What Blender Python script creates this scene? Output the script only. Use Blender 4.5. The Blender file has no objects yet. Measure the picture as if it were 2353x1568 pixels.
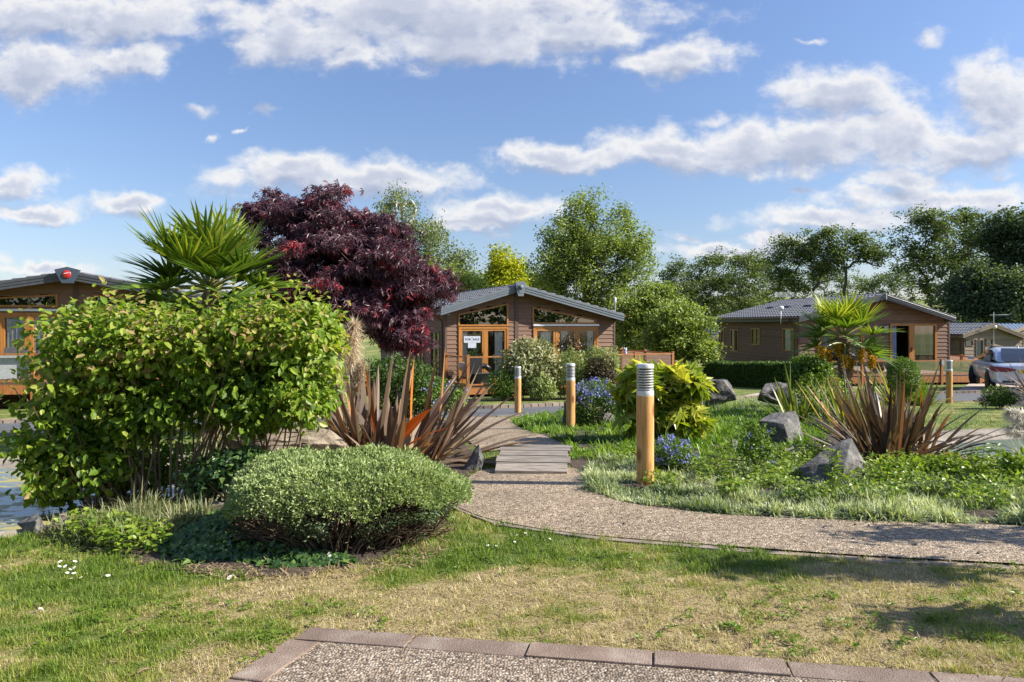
import bpy, bmesh, math, random
import numpy as np
from mathutils import Vector, Matrix
random.seed(4)
R = np.random.default_rng(11)
scene = bpy.context.scene
COL = scene.collection
rad = math.radians

# ------------------------------------------------------------------ frame of reference
F, HZ, CX, CAMZ = 1569.0, 745.0, 1176.5, 1.0       # focal length and horizon measured on the photograph

def sstep(a, b, x):
    t = np.clip((np.asarray(x, float) - a) / (b - a), 0, 1)
    return t * t * (3 - 2 * t)

_sw = np.random.default_rng(5)
_dirs = _sw.uniform(0, 2 * np.pi, 64); _ph = _sw.uniform(0, 6.28, 64); _fr = _sw.uniform(.55, 1.9, 64)
def nz(x, y, s, k=0, n=9):
    "smooth noise about -1..1, feature size s"
    v = 0
    for i in range(n):
        j = (k * 7 + i) % 64
        v = v + np.sin((x * math.cos(_dirs[j]) + y * math.sin(_dirs[j])) * 6.28 / s * _fr[j] * .6 + _ph[j])
    return v / (n ** .5) / 1.1

def inpoly(x, y, poly):
    x = np.asarray(x, float); y = np.asarray(y, float)
    c = np.zeros(np.broadcast(x, y).shape, bool)
    p = np.asarray(poly, float); n = len(p)
    for i in range(n):
        x0, y0 = p[i]; x1, y1 = p[(i + 1) % n]
        if y0 == y1: continue
        k = ((y0 > y) != (y1 > y)) & (x < (x1 - x0) * (y - y0) / (y1 - y0) + x0)
        c ^= k
    return c

def polydist(x, y, poly, closed=True):
    x = np.asarray(x, float); y = np.asarray(y, float)
    p = np.asarray(poly, float); n = len(p); d = np.full(np.broadcast(x, y).shape, 1e9)
    for i in range(n if closed else n - 1):
        a = p[i]; b = p[(i + 1) % n]; e = b - a; L2 = max((e * e).sum(), 1e-9)
        t = np.clip(((x - a[0]) * e[0] + (y - a[1]) * e[1]) / L2, 0, 1)
        d = np.minimum(d, np.hypot(x - a[0] - t * e[0], y - a[1] - t * e[1]))
    return d

def smoothpoly(pts, n=6, closed=True):
    p = np.asarray(pts, float); m = len(p); out = []
    rng = range(m if closed else m - 1)
    for i in rng:
        if closed: a, b, c, d = p[(i - 1) % m], p[i], p[(i + 1) % m], p[(i + 2) % m]
        else: a, b, c, d = p[max(i - 1, 0)], p[i], p[i + 1], p[min(i + 2, m - 1)]
        for t in np.linspace(0, 1, n, endpoint=False):
            out.append(.5 * (2 * b + (c - a) * t + (2 * a - 5 * b + 4 * c - d) * t * t + (3 * b - a - 3 * c + d) * t ** 3))
    if not closed: out.append(p[-1])
    return np.array(out)

WATER = -.43
POND_L = smoothpoly([(-9, 4.45), (-5, 4.4), (-3.5, 4.5), (-2.9, 5.0), (-2.1, 5.6), (-1.5, 6.2), (-1.7, 6.9), (-3.2, 7.15), (-4.9, 6.75), (-9, 6.6)])
POND_R = smoothpoly([(4.75, 7.35), (5.1, 7.95), (5.75, 8.35), (6.6, 8.5), (9, 8.6), (11, 8), (11, 6.6), (8, 6.3), (6.2, 6.5), (5.1, 6.85)])

def base_z(X, Y):
    X = np.asarray(X, float); Y = np.asarray(Y, float)
    t = Y + .22 * np.clip(-X, 0, 40) - .2 * np.clip(X, 0, 22)
    z = np.interp(t, [-10, 0, 4, 7, 9, 11, 15, 17, 24, 40, 70, 300], [0, 0, -.25, -.38, -.48, -.66, -.95, -1.07, -1.5, -2.2, -2.8, -3])
    return z
def gz(X, Y):
    X = np.asarray(X, float); Y = np.asarray(Y, float)
    z = base_z(X, Y)
    for P in (POND_L, POND_R):
        d = polydist(X, Y, P); ins = inpoly(X, Y, P)
        rim = np.clip(d / .55, 0, 1)
        zo = np.where(rim < 1, (WATER - .06) + (z - .0 - (WATER - .06)) * rim ** .8, z)
        zi = WATER - .06 - .45 * np.clip(d / .8, 0, 1)
        z = np.where(ins, zi, zo)
    return z
def g1(x, y): return float(gz(np.array([x]), np.array([y]))[0])
def G(px, py):
    "ground point under a photo point"
    k = (py - HZ) / F; m = (px - CX) / F
    lo, hi = .5, 120.
    for _ in range(50):
        Y = (lo + hi) / 2
        if 1 - float(base_z(m * Y, Y)) > k * Y: lo = Y
        else: hi = Y
    return np.array([m * Y, Y, float(base_z(m * Y, Y))])
def G2(pts): return [tuple(G(*p)[:2]) for p in pts]
def at(px, py, Y): return np.array([(px - CX) / F * Y, Y, CAMZ - (py - HZ) / F * Y])

# ------------------------------------------------------------------ mesh building
class Acc:
    def __init__(s): s.V = []; s.F = {}; s.n = 0; s.T = []; s.A = []; s.MI = {}
    def add(s, V, faces, tint=0., along=0., mi=0):
        V = np.asarray(V, float).reshape(-1, 3); n = len(V)
        s.V.append(V)
        s.T.append(np.broadcast_to(np.asarray(tint, float).reshape(-1), (n,)) if np.size(tint) in (1, n) else np.repeat(tint, n // np.size(tint)))
        s.A.append(np.broadcast_to(np.asarray(along, float).reshape(-1), (n,)))
        if isinstance(faces, np.ndarray): faces = [faces]
        for f in faces:
            f = np.asarray(f, int)
            if f.ndim == 1: f = f[None]
            s.F.setdefault(f.shape[1], []).append(f + s.n)
            s.MI.setdefault(f.shape[1], []).append(np.full(len(f), mi))
        s.n += n
        return s
    def build(s, name, mats, parent=None, smooth=False, attrs=True):
        me = bpy.data.meshes.new(name)
        V = np.concatenate(s.V)
        me.vertices.add(len(V)); me.vertices.foreach_set('co', V.astype(np.float32).ravel())
        ks = sorted(s.F); loops = []; starts = []; mi = []; off = 0
        for k in ks:
            f = np.concatenate(s.F[k]); loops.append(f.ravel())
            starts.append(off + np.arange(len(f)) * k); off += f.size; mi.append(np.concatenate(s.MI[k]))
        loops = np.concatenate(loops); starts = np.concatenate(starts); mi = np.concatenate(mi)
        me.loops.add(len(loops)); me.loops.foreach_set('vertex_index', loops.astype(np.int32))
        me.polygons.add(len(starts)); me.polygons.foreach_set('loop_start', starts.astype(np.int32))
        if not isinstance(mats, (list, tuple)): mats = [mats]
        for m in mats: me.materials.append(m)
        me.polygons.foreach_set('material_index', mi.astype(np.int32))
        me.update(calc_edges=True)
        me.polygons.foreach_set('use_smooth', np.full(len(starts), bool(smooth)))
        if smooth == 'auto': me.set_sharp_from_angle(angle=rad(38))
        if attrs:
            a = me.attributes.new('tint', 'FLOAT', 'POINT'); a.data.foreach_set('value', np.concatenate(s.T).astype(np.float32))
            a = me.attributes.new('along', 'FLOAT', 'POINT'); a.data.foreach_set('value', np.concatenate(s.A).astype(np.float32))
        me.validate()
        o = bpy.data.objects.new(name, me); COL.objects.link(o)
        if parent is not None: o.parent = parent
        return o

def unit(v):
    v = np.asarray(v, float); return v / np.maximum(np.linalg.norm(v, axis=-1, keepdims=True), 1e-9)

def box(acc, lo, hi, M=None, mi=0, tint=0.):
    x0, y0, z0 = lo; x1, y1, z1 = hi
    V = np.array([(x0, y0, z0), (x1, y0, z0), (x1, y1, z0), (x0, y1, z0), (x0, y0, z1), (x1, y0, z1), (x1, y1, z1), (x0, y1, z1)], float)
    if M is not None: V = M(V)
    Fq = np.array([(0, 3, 2, 1), (4, 5, 6, 7), (0, 1, 5, 4), (1, 2, 6, 5), (2, 3, 7, 6), (3, 0, 4, 7)])
    return acc.add(V, Fq, tint=tint, mi=mi)

def bar(acc, p, q, w, h, mi=0, up=(0, 0, 1), tint=0.):
    "rectangular bar from p to q, w across, h along up"
    p = np.array(p, float); q = np.array(q, float); d = unit(q - p); up = np.array(up, float)
    s = unit(np.cross(d, up)); u = np.cross(s, d)
    V = [e + s * a * w / 2 + u * b * h / 2 for e in (p, q) for a, b in ((-1, -1), (1, -1), (1, 1), (-1, 1))]
    Fq = np.array([(0, 1, 2, 3), (7, 6, 5, 4), (0, 4, 5, 1), (1, 5, 6, 2), (2, 6, 7, 3), (3, 7, 4, 0)])
    return acc.add(np.array(V), Fq, mi=mi, tint=tint)

def tube(acc, path, radii, sides=6, mi=0, cap=True, tint=0., along=None):
    path = np.asarray(path, float); k = len(path); radii = np.broadcast_to(np.asarray(radii, float), (k,))
    tan = unit(np.gradient(path, axis=0)); ref = np.array([.31, .17, .93]) if abs(tan[0][2]) < .9 else np.array([1., .1, 0])
    s = unit(np.cross(tan, ref)); u = np.cross(s, tan)
    a = np.arange(sides) / sides * 2 * np.pi
    V = path[:, None] + radii[:, None, None] * (s[:, None] * np.cos(a)[None, :, None] + u[:, None] * np.sin(a)[None, :, None])
    i = np.arange(k - 1)[:, None] * sides; j = np.arange(sides)[None]; j2 = (j + 1) % sides
    Fq = np.stack([i + j, i + j2, i + sides + j2, i + sides + j], -1).reshape(-1, 4)
    fs = [Fq]
    if cap: fs += [np.arange(sides)[::-1], np.arange(sides) + (k - 1) * sides]
    al = np.repeat(np.linspace(0, 1, k), sides)
    return acc.add(V, fs, mi=mi, tint=tint, along=al)

def lathe(acc, prof, sides=24, c=(0, 0, 0), mi=0, tint=0.):
    prof = np.asarray(prof, float); k = len(prof); a = np.arange(sides) / sides * 2 * np.pi
    V = np.stack([prof[:, :1] * np.cos(a), prof[:, :1] * np.sin(a), np.repeat(prof[:, 1:], sides, 1)], -1) + np.array(c)
    i = np.arange(k - 1)[:, None] * sides; j = np.arange(sides)[None]; j2 = (j + 1) % sides
    Fq = np.stack([i + j, i + j2, i + sides + j2, i + sides + j], -1).reshape(-1, 4)
    return acc.add(V, [Fq, np.arange(sides)[::-1], np.arange(sides) + (k - 1) * sides], mi=mi, tint=tint)

def prism(acc, poly, f0, f1, mi=0, tint=0.):
    "poly: list of 2-D points; f0,f1 map 2-D arrays to 3-D for the two faces"
    p = np.asarray(poly, float); n = len(p); V = np.concatenate([f0(p), f1(p)])
    i = np.arange(n); j = (i + 1) % n
    return acc.add(V, [np.stack([i, j, j + n, i + n], -1), i[::-1], i + n], mi=mi, tint=tint)

def ribbons(acc, P, D, L, Wd, sag=0., S=None, nseg=4, prof=None, fold=0., tint=0., mi=0, power=2.):
    P = np.asarray(P, float); N = len(P); D = unit(np.broadcast_to(D, (N, 3)))
    L = np.broadcast_to(np.asarray(L, float), (N,)); Wd = np.broadcast_to(np.asarray(Wd, float), (N,)); sag = np.broadcast_to(np.asarray(sag, float), (N,))
    t = np.linspace(0, 1, nseg + 1)
    if S is None: S = np.cross(D, np.array([0, 0, 1.])) + 1e-6
    S = unit(np.broadcast_to(S, (N, 3))); nr = np.cross(S, D)
    pos = P[:, None] + D[:, None] * (L[:, None] * t)[..., None]
    pos[..., 2] -= sag[:, None] * L[:, None] * t ** power
    pr = (1 - t ** 1.6) * .97 + .03 if prof is None else np.interp(t, np.linspace(0, 1, len(prof)), prof)
    w = (Wd[:, None] * pr)[..., None] * .5
    if fold:
        V = np.stack([pos - S[:, None] * w + nr[:, None] * w * fold, pos, pos + S[:, None] * w + nr[:, None] * w * fold], 2); nc = 3
    else:
        V = np.stack([pos - S[:, None] * w, pos + S[:, None] * w], 2); nc = 2
    m = (nseg + 1) * nc
    i = np.arange(nseg)[:, None] * nc; j = np.arange(nc - 1)[None]
    q = np.stack([i + j, i + j + 1, i + nc + j + 1, i + nc + j], -1).reshape(-1, 4)
    Fq = (q[None] + (np.arange(N) * m)[:, None, None]).reshape(-1, 4)
    tt = np.repeat(np.broadcast_to(np.asarray(tint, float), (N,)), m); al = np.tile(np.repeat(t, nc), N)
    return acc.add(V, Fq, tint=tt, along=al, mi=mi)

def tmpl(v, f): return np.array(v, float), np.array(f, int)
T_OVAL = tmpl([(0, 0, 0), (0, .48, -.03), (0, 1, -.1), (-.40, .22, .07), (-.42, .6, .05), (.40, .22, .07), (.42, .6, .05)],
              [(0, 5, 1), (1, 5, 6), (1, 6, 2), (0, 1, 3), (1, 4, 3), (1, 2, 4)])
T_DIAM = tmpl([(0, 0, 0), (.5, .45, .06), (0, 1, -.05), (-.5, .45, .06)], [(0, 1, 2), (0, 2, 3)])
def palmate(angs, lens, wid, cen=0., droop=-.12):
    v = [(0, cen, 0)]; f = []
    for a, l in zip(angs, lens):
        a = rad(a); c, s = math.sin(a), math.cos(a); k = len(v)
        for side in (-1, 1):
            v.append((c * l * .5 + side * s * wid, cen + s * l * .5 - side * c * wid, .02))
        v.append((c * l, cen + s * l, droop))
        f += [(0, k + 1, k + 2), (0, k + 2, k)]
    return tmpl(v, f)
T_MAPLE = palmate([-78, -40, 0, 40, 78], [.62, .85, 1, .85, .62], .085)
T_FATSIA = palmate([-105, -70, -35, 0, 35, 70, 105], [.62, .8, .95, 1, .95, .8, .62], .15, .0, -.2)
T_IVY = tmpl([(0, 0, 0), (.5, .12, .04), (.3, .5, .02), (0, 1, -.06), (-.3, .5, .02), (-.5, .12, .04)], [(0, 1, 2), (0, 2, 3), (0, 3, 4), (0, 4, 5)])

def leaves(acc, P, D, N, L, Wd, T, tint=0., mi=0):
    P = np.asarray(P, float); n = len(P); D = unit(np.broadcast_to(D, (n, 3))); N = np.broadcast_to(N, (n, 3))
    S = unit(np.cross(D, N) + 1e-6); N = np.cross(S, D)
    v, f = T; L = np.broadcast_to(np.asarray(L, float), (n,))[:, None, None]; Wd = np.broadcast_to(np.asarray(Wd, float), (n,))[:, None, None]
    V = P[:, None] + S[:, None] * v[None, :, :1] * Wd + D[:, None] * v[None, :, 1:2] * L + N[:, None] * v[None, :, 2:] * L
    Ft = (f[None] + (np.arange(n) * len(v))[:, None, None]).reshape(-1, f.shape[1])
    return acc.add(V, Ft, tint=np.repeat(np.broadcast_to(np.asarray(tint, float), (n,)), len(v)), along=np.tile(v[:, 1], n), mi=mi)

def rdir(n): return unit(R.normal(size=(n, 3)))

def blob_points(blobs, n, shell=.45, bump=.16, seed=0):
    "points in the outer part of uneven ellipsoids; blobs rows: cx cy cz rx ry rz"
    B = np.asarray(blobs, float); wt = (B[:, 3] * B[:, 5] + B[:, 3] * B[:, 4] + B[:, 4] * B[:, 5]); wt = wt / wt.sum()
    k = R.choice(len(B), n, p=wt); d = rdir(n)
    r = 1 - shell * R.random(n) ** 1.5
    r = r * (1 + bump * nz(d[:, 0] * 2 + k * 3.1 + seed, d[:, 2] * 2 + d[:, 1] * 1.7, 1.1, 3 + seed))
    P = B[k, :3] + d * B[k, 3:] * r[:, None]
    return P, unit(d / B[k, 3:])

# ------------------------------------------------------------------ tagging
def tag(o, label=None, cat=None, group=None, kind=None):
    if label: o['label'] = label
    if cat: o['category'] = cat
    if group: o['group'] = group
    if kind: o['kind'] = kind
    return o
def thing(name, label, cat, loc=(0, 0, 0), rz=0., group=None):
    o = bpy.data.objects.new(name, None); COL.objects.link(o)
    o.empty_display_size = .1; o.location = loc; o.rotation_euler = (0, 0, rz)
    return tag(o, label, cat, group)
def dup(root, loc, label=None, rz=None, scale=None):
    c = root.copy(); COL.objects.link(c); c.location = loc
    if rz is not None: c.rotation_euler = (0, 0, rz)
    if scale is not None: c.scale = scale
    if label: c['label'] = label
    for ch in list(root.children):
        d = ch.copy(); COL.objects.link(d); d.parent = c
        for g in list(ch.children):
            e = g.copy(); COL.objects.link(e); e.parent = d
    return c

# ------------------------------------------------------------------ materials
def nt(name):
    m = bpy.data.materials.new(name); m.use_nodes = True
    t = m.node_tree; t.nodes.clear()
    o = t.nodes.new('ShaderNodeOutputMaterial')
    return m, t, o
def node(t, kind, **kw):
    n = t.nodes.new(kind)
    for k, v in kw.items():
        if k.startswith('_'): setattr(n, k[1:], v)
        else: n.inputs[k].default_value = v
    return n
def rgba(c): return (c[0], c[1], c[2], 1)
def ramp(t, stops, interp='LINEAR'):
    n = t.nodes.new('ShaderNodeValToRGB'); e = n.color_ramp.elements; n.color_ramp.interpolation = interp
    e[0].position, e[0].color = stops[0][0], rgba(stops[0][1])
    e[1].position, e[1].color = stops[-1][0], rgba(stops[-1][1])
    for p, c in stops[1:-1]:
        x = e.new(p); x.color = rgba(c)
    return n
def pm(name, c1, c2=None, scale=6., rough=.6, metal=0., bump=0., bscale=30., spec=.5, stretch=(1, 1, 1), coat=0., detail=5., alt=None):
    m, t, o = nt(name)
    b = node(t, 'ShaderNodeBsdfPrincipled', Roughness=rough, Metallic=metal)
    b.inputs['Specular IOR Level'].default_value = spec; b.inputs['Coat Weight'].default_value = coat
    tc = t.nodes.new('ShaderNodeTexCoord'); mp = node(t, 'ShaderNodeMapping', Scale=stretch); t.links.new(tc.outputs['Object'], mp.inputs[0])
    if c2 is None: b.inputs['Base Color'].default_value = rgba(c1)
    else:
        n = node(t, 'ShaderNodeTexNoise', Scale=scale, Detail=detail, Roughness=.6); t.links.new(mp.outputs[0], n.inputs[0])
        st = [(.3, c1), (.7, c2)] if alt is None else [(.28, c1), (.52, c2), (.68, alt)]
        r = ramp(t, st); t.links.new(n.outputs[0], r.inputs[0]); t.links.new(r.outputs[0], b.inputs['Base Color'])
    if bump:
        n2 = node(t, 'ShaderNodeTexNoise', Scale=bscale, Detail=6., Roughness=.65); t.links.new(mp.outputs[0], n2.inputs[0])
        bp = node(t, 'ShaderNodeBump', Strength=bump, Distance=.02); t.links.new(n2.outputs[0], bp.inputs['Height']); t.links.new(bp.outputs[0], b.inputs['Normal'])
    t.links.new(b.outputs[0], o.inputs[0])
    return m
def leafmat(name, stops, rough=.45, trans=.35, spec=.35, tcol=(1.15, 1.2, .5), along=None):
    "colour picked per leaf by its own tint; thin leaf that lets light through"
    m, t, o = nt(name)
    a = t.nodes.new('ShaderNodeAttribute'); a.attribute_name = 'tint'
    r = ramp(t, stops); t.links.new(a.outputs['Fac'], r.inputs[0]); col = r.outputs[0]
    if along:
        a2 = t.nodes.new('ShaderNodeAttribute'); a2.attribute_name = 'along'
        r2 = ramp(t, along); t.links.new(a2.outputs['Fac'], r2.inputs[0])
        mx = node(t, 'ShaderNodeMixRGB', _blend_type='MULTIPLY', Fac=1.); t.links.new(col, mx.inputs[1]); t.links.new(r2.outputs[0], mx.inputs[2]); col = mx.outputs[0]
    b = node(t, 'ShaderNodeBsdfPrincipled', Roughness=rough); b.inputs['Specular IOR Level'].default_value = spec
    t.links.new(col, b.inputs['Base Color'])
    tm = node(t, 'ShaderNodeMixRGB', _blend_type='MULTIPLY', Fac=1.); t.links.new(col, tm.inputs[1]); tm.inputs[2].default_value = rgba(tcol)
    tr = t.nodes.new('ShaderNodeBsdfTranslucent'); t.links.new(tm.outputs[0], tr.inputs[0])
    mx = node(t, 'ShaderNodeMixShader', Fac=trans); t.links.new(b.outputs[0], mx.inputs[1]); t.links.new(tr.outputs[0], mx.inputs[2])
    t.links.new(mx.outputs[0], o.inputs[0])
    return m
def glassmat(name, refl=.12, tint=(.8, .85, .83), rough=.01, edge=.9):
    m, t, o = nt(name)
    fr = node(t, 'ShaderNodeLayerWeight', Blend=.35)
    mr = node(t, 'ShaderNodeMapRange'); mr.inputs['To Min'].default_value = refl; mr.inputs['To Max'].default_value = edge
    t.links.new(fr.outputs['Fresnel'], mr.inputs[0])
    tb = node(t, 'ShaderNodeBsdfTransparent', Color=rgba(tint)); gb = node(t, 'ShaderNodeBsdfGlossy', Roughness=rough)
    mx = t.nodes.new('ShaderNodeMixShader'); t.links.new(mr.outputs[0], mx.inputs[0]); t.links.new(tb.outputs[0], mx.inputs[1]); t.links.new(gb.outputs[0], mx.inputs[2])
    t.links.new(mx.outputs[0], o.inputs[0])
    return m
def woodmat(name, dark, mid, light, ring=14., rough=.45, knots=True, axis=2):
    m, t, o = nt(name)
    tc = t.nodes.new('ShaderNodeTexCoord'); info = t.nodes.new('ShaderNodeObjectInfo')
    ad = node(t, 'ShaderNodeVectorMath', _operation='ADD'); t.links.new(tc.outputs['Object'], ad.inputs[0])
    sc = node(t, 'ShaderNodeVectorMath', _operation='SCALE'); sc.inputs['Scale'].default_value = 7.; t.links.new(info.outputs['Random'], sc.inputs[0]); t.links.new(sc.outputs[0], ad.inputs[1])
    st = [ring, ring, ring]; st[axis] = ring * .07
    mp = node(t, 'ShaderNodeMapping', Scale=st); t.links.new(ad.outputs[0], mp.inputs[0])
    n = node(t, 'ShaderNodeTexNoise', Scale=1.6, Detail=7., Roughness=.62, Distortion=.6); t.links.new(mp.outputs[0], n.inputs[0])
    r = ramp(t, [(.3, dark), (.5, mid), (.72, light)]); t.links.new(n.outputs[0], r.inputs[0]); col = r.outputs[0]
    if knots:
        st2 = [7., 7., 7.]; st2[axis] = 3.2
        mp2 = node(t, 'ShaderNodeMapping', Scale=st2); t.links.new(ad.outputs[0], mp2.inputs[0])
        v = node(t, 'ShaderNodeTexVoronoi', Scale=1.15, Randomness=1.); t.links.new(mp2.outputs[0], v.inputs[0])
        r2 = ramp(t, [(.0, (.14, .06, .025)), (.13, (.3, .15, .06)), (.3, (1, 1, 1))]); t.links.new(v.outputs['Distance'], r2.inputs[0])
        mx = node(t, 'ShaderNodeMixRGB', _blend_type='MULTIPLY', Fac=.85); t.links.new(col, mx.inputs[1]); t.links.new(r2.outputs[0], mx.inputs[2]); col = mx.outputs[0]
    b = node(t, 'ShaderNodeBsdfPrincipled', Roughness=rough); t.links.new(col, b.inputs['Base Color'])
    bp = node(t, 'ShaderNodeBump', Strength=.15, Distance=.01); t.links.new(n.outputs[0], bp.inputs['Height']); t.links.new(bp.outputs[0], b.inputs['Normal'])
    t.links.new(b.outputs[0], o.inputs[0])
    return m
def gravelmat(name, scale, stops, big=(.75, 1.1), bump=.6):
    m, t, o = nt(name)
    tc = t.nodes.new('ShaderNodeTexCoord')
    v = node(t, 'ShaderNodeTexVoronoi', Scale=scale); t.links.new(tc.outputs['Object'], v.inputs[0])
    sep = t.nodes.new('ShaderNodeSeparateColor'); t.links.new(v.outputs['Color'], sep.inputs[0])
    r = ramp(t, stops); t.links.new(sep.outputs[0], r.inputs[0])
    n = node(t, 'ShaderNodeTexNoise', Scale=1.7, Detail=5.); t.links.new(tc.outputs['Object'], n.inputs[0])
    r2 = ramp(t, [(.3, (big[0],) * 3), (.7, (big[1],) * 3)]); t.links.new(n.outputs[0], r2.inputs[0])
    mx = node(t, 'ShaderNodeMixRGB', _blend_type='MULTIPLY', Fac=1.); t.links.new(r.outputs[0], mx.inputs[1]); t.links.new(r2.outputs[0], mx.inputs[2])
    b = node(t, 'ShaderNodeBsdfPrincipled', Roughness=.7); t.links.new(mx.outputs[0], b.inputs['Base Color'])
    inv = node(t, 'ShaderNodeMath', _operation='MULTIPLY'); inv.inputs[1].default_value = -1.; t.links.new(v.outputs['Distance'], inv.inputs[0])
    bp = node(t, 'ShaderNodeBump', Strength=bump, Distance=.012); t.links.new(inv.outputs[0], bp.inputs['Height']); t.links.new(bp.outputs[0], b.inputs['Normal'])
    t.links.new(b.outputs[0], o.inputs[0])
    return m

MT = {}
MT['clad'] = pm('brown_cladding', (.17, .092, .06), (.225, .125, .082), 3, .75, bump=.25, bscale=60, stretch=(1, 1, 3))
MT['clad_dark'] = pm('dark_brown_cladding', (.12, .062, .034), (.16, .085, .048), 3, .75, bump=.25, bscale=60, stretch=(1, 1, 3))
MT['clad_far'] = pm('grey_brown_cladding', (.2, .155, .12), (.26, .205, .16), 3, .8)
MT['oak'] = woodmat('golden_oak_frame', (.26, .1, .022), (.4, .17, .038), (.5, .225, .055), 20, .4, False)
MT['rail'] = woodmat('stained_deck_timber', (.24, .085, .025), (.37, .145, .045), (.44, .19, .065), 16, .5, False)
MT['deckboard'] = pm('deck_boards', (.13, .075, .045), (.2, .12, .075), 9, .7, stretch=(1, 8, 1))
MT['barge'] = pm('grey_bargeboard', (.105, .13, .155), (.14, .165, .19), 4, .5)
MT['barge_dark'] = pm('dark_grey_bargeboard', (.06, .065, .075), (.085, .09, .1), 4, .5)
MT['tile'] = pm('grey_roof_tile', (.12, .125, .14), (.165, .17, .185), 8, .5, bump=.1)
MT['tile_far'] = pm('slate_roof_tile', (.075, .09, .115), (.12, .135, .16), 8, .55)
MT['trim'] = pm('brown_trim', (.085, .05, .035), (.11, .066, .046), 3, .6)
MT['pipe'] = pm('brown_pipe', (.11, .05, .03), None, rough=.4)
MT['white'] = pm('white_plastic', (.75, .75, .75), None, rough=.5)
MT['silverbar'] = pm('silver_awning', (.7, .72, .74), None, rough=.35, metal=.3)
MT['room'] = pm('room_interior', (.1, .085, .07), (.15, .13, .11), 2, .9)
MT['curtain'] = pm('pale_curtain', (.78, .8, .82), (.88, .89, .9), 4, .85)
MT['curtain_blue'] = pm('blue_curtain', (.22, .3, .48), (.3, .4, .58), 4, .85)
MT['glass'] = glassmat('window_glass', .07, (.9, .92, .91))
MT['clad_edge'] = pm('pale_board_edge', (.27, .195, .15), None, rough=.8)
MT['glass_dark'] = glassmat('high_window_glass', .22, (.45, .48, .45))
MT['railglass'] = glassmat('balustrade_glass', .07, (.9, .92, .91))
MT['steel'] = pm('brushed_steel', (.6, .6, .59), (.75, .75, .74), 40, .38, .35, stretch=(1, 1, 12))
MT['steel_dark'] = pm('louvre_shadow_core', (.12, .115, .1), None, rough=.5, metal=.6)
MT['clear'] = glassmat('clear_tube', .03, (.97, .98, .97), edge=.35)
MT['post'] = woodmat('pine_post', (.33, .15, .045), (.56, .3, .1), (.7, .43, .17), 24, .5, True)
MT['plank'] = woodmat('weathered_plank', (.09, .078, .066), (.24, .21, .18), (.38, .34, .3), 34, .85, False, axis=0)
MT['rock'] = pm('dark_grey_rock', (.036, .036, .035), (.105, .101, .096), 9, .85, bump=1., bscale=24, alt=(.22, .207, .19), detail=9)
MT['rock_warm'] = pm('tan_grey_rock', (.13, .1, .075), (.24, .19, .14), 4, .9, bump=.9, bscale=16, alt=(.36, .3, .22))
MT['bark'] = pm('tree_bark', (.06, .05, .04), (.12, .1, .08), 10, .9, bump=.5)
MT['stem'] = pm('shrub_stem', (.12, .08, .045), (.24, .17, .1), 14, .8)
MT['twig'] = pm('dry_twig', (.06, .042, .028), (.2, .14, .09), 12, .85)
MT['fibre'] = pm('palm_trunk_fibre', (.12, .075, .045), (.3, .2, .12), 20, .95, bump=1., bscale=30, stretch=(1, 1, 3))
MT['soil'] = pm('bark_mulch_soil', (.035, .025, .018), (.1, .07, .048), 22, .95, bump=1., bscale=45)
MT['asphalt'] = pm('asphalt', (.075, .08, .085), (.12, .125, .13), 3, .85, bump=.3, bscale=250, detail=9)
MT['paver'] = pm('brick_paver_edging', (.22, .17, .135), (.33, .27, .22), 9, .85, bump=.4, bscale=90)
MT['block'] = pm('pinkish_concrete_block', (.2, .14, .105), (.29, .215, .17), 6, .9, bump=.7, bscale=160, alt=(.4, .33, .27), detail=12)
MT['concrete'] = pm('pond_concrete', (.15, .125, .095), (.25, .215, .17), 3, .9, bump=.9, bscale=14, detail=8, alt=(.32, .28, .23))
MT['pave'] = pm('pale_paving', (.38, .3, .24), (.46, .38, .31), 4, .9)
MT['gravel'] = gravelmat('resin_bound_gravel', 95., [(0, (.08, .055, .035)), (.25, (.18, .13, .082)), (.55, (.32, .24, .155)), (.85, (.44, .345, .235)), (1, (.62, .53, .4))], (.75, 1.1))
MT['gravel_near'] = gravelmat('bound_gravel_drive', 105., [(0, (.07, .05, .035)), (.25, (.17, .125, .085)), (.55, (.28, .215, .15)), (.85, (.38, .3, .22)), (1, (.58, .5, .4))], (.7, 1.12), bump=.6)
def per_board(m, lo=.84, hi=1.14):
    t = m.node_tree; b = next(n for n in t.nodes if n.type == 'BSDF_PRINCIPLED'); src = b.inputs['Base Color'].links[0].from_socket
    at_ = t.nodes.new('ShaderNodeAttribute'); at_.attribute_name = 'tint'; r = ramp(t, [(0, (lo, lo, lo)), (1, (hi, hi * .98, hi * .95))]); t.links.new(at_.outputs['Fac'], r.inputs[0])
    mx = node(t, 'ShaderNodeMixRGB', _blend_type='MULTIPLY', Fac=1.); t.links.new(src, mx.inputs[1]); t.links.new(r.outputs[0], mx.inputs[2]); t.links.new(mx.outputs[0], b.inputs['Base Color'])
for k_ in ('clad', 'clad_far', 'block', 'paver', 'plank'): per_board(MT[k_])
MT['rubber'] = pm('tyre_rubber', (.018, .018, .018), None, rough=.8)
MT['black'] = pm('black_trim', (.012, .012, .013), None, rough=.35)
MT['carpaint'] = pm('silver_car_paint', (.6, .64, .72), None, rough=.3, metal=.4, coat=.6)
MT['carglass'] = pm('tinted_car_glass', (.02, .022, .028), None, rough=.04, spec=.8, coat=.5)
MT['redlens'] = pm('red_lamp_lens', (.2, .008, .014), None, rough=.35, coat=.15)
MT['headlens'] = pm('clear_lamp_lens', (.55, .58, .6), None, rough=.1, coat=.8)
MT['plate'] = pm('yellow_plate', (.78, .5, .03), None, rough=.4)
MT['paper'] = pm('reflection_tinted_paper', (.46, .5, .58), None, rough=.8)  # blue grey tone paints in the reflection of the door glass
MT['ink'] = pm('dark_ink', (.05, .04, .06), None, rough=.7)
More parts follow.
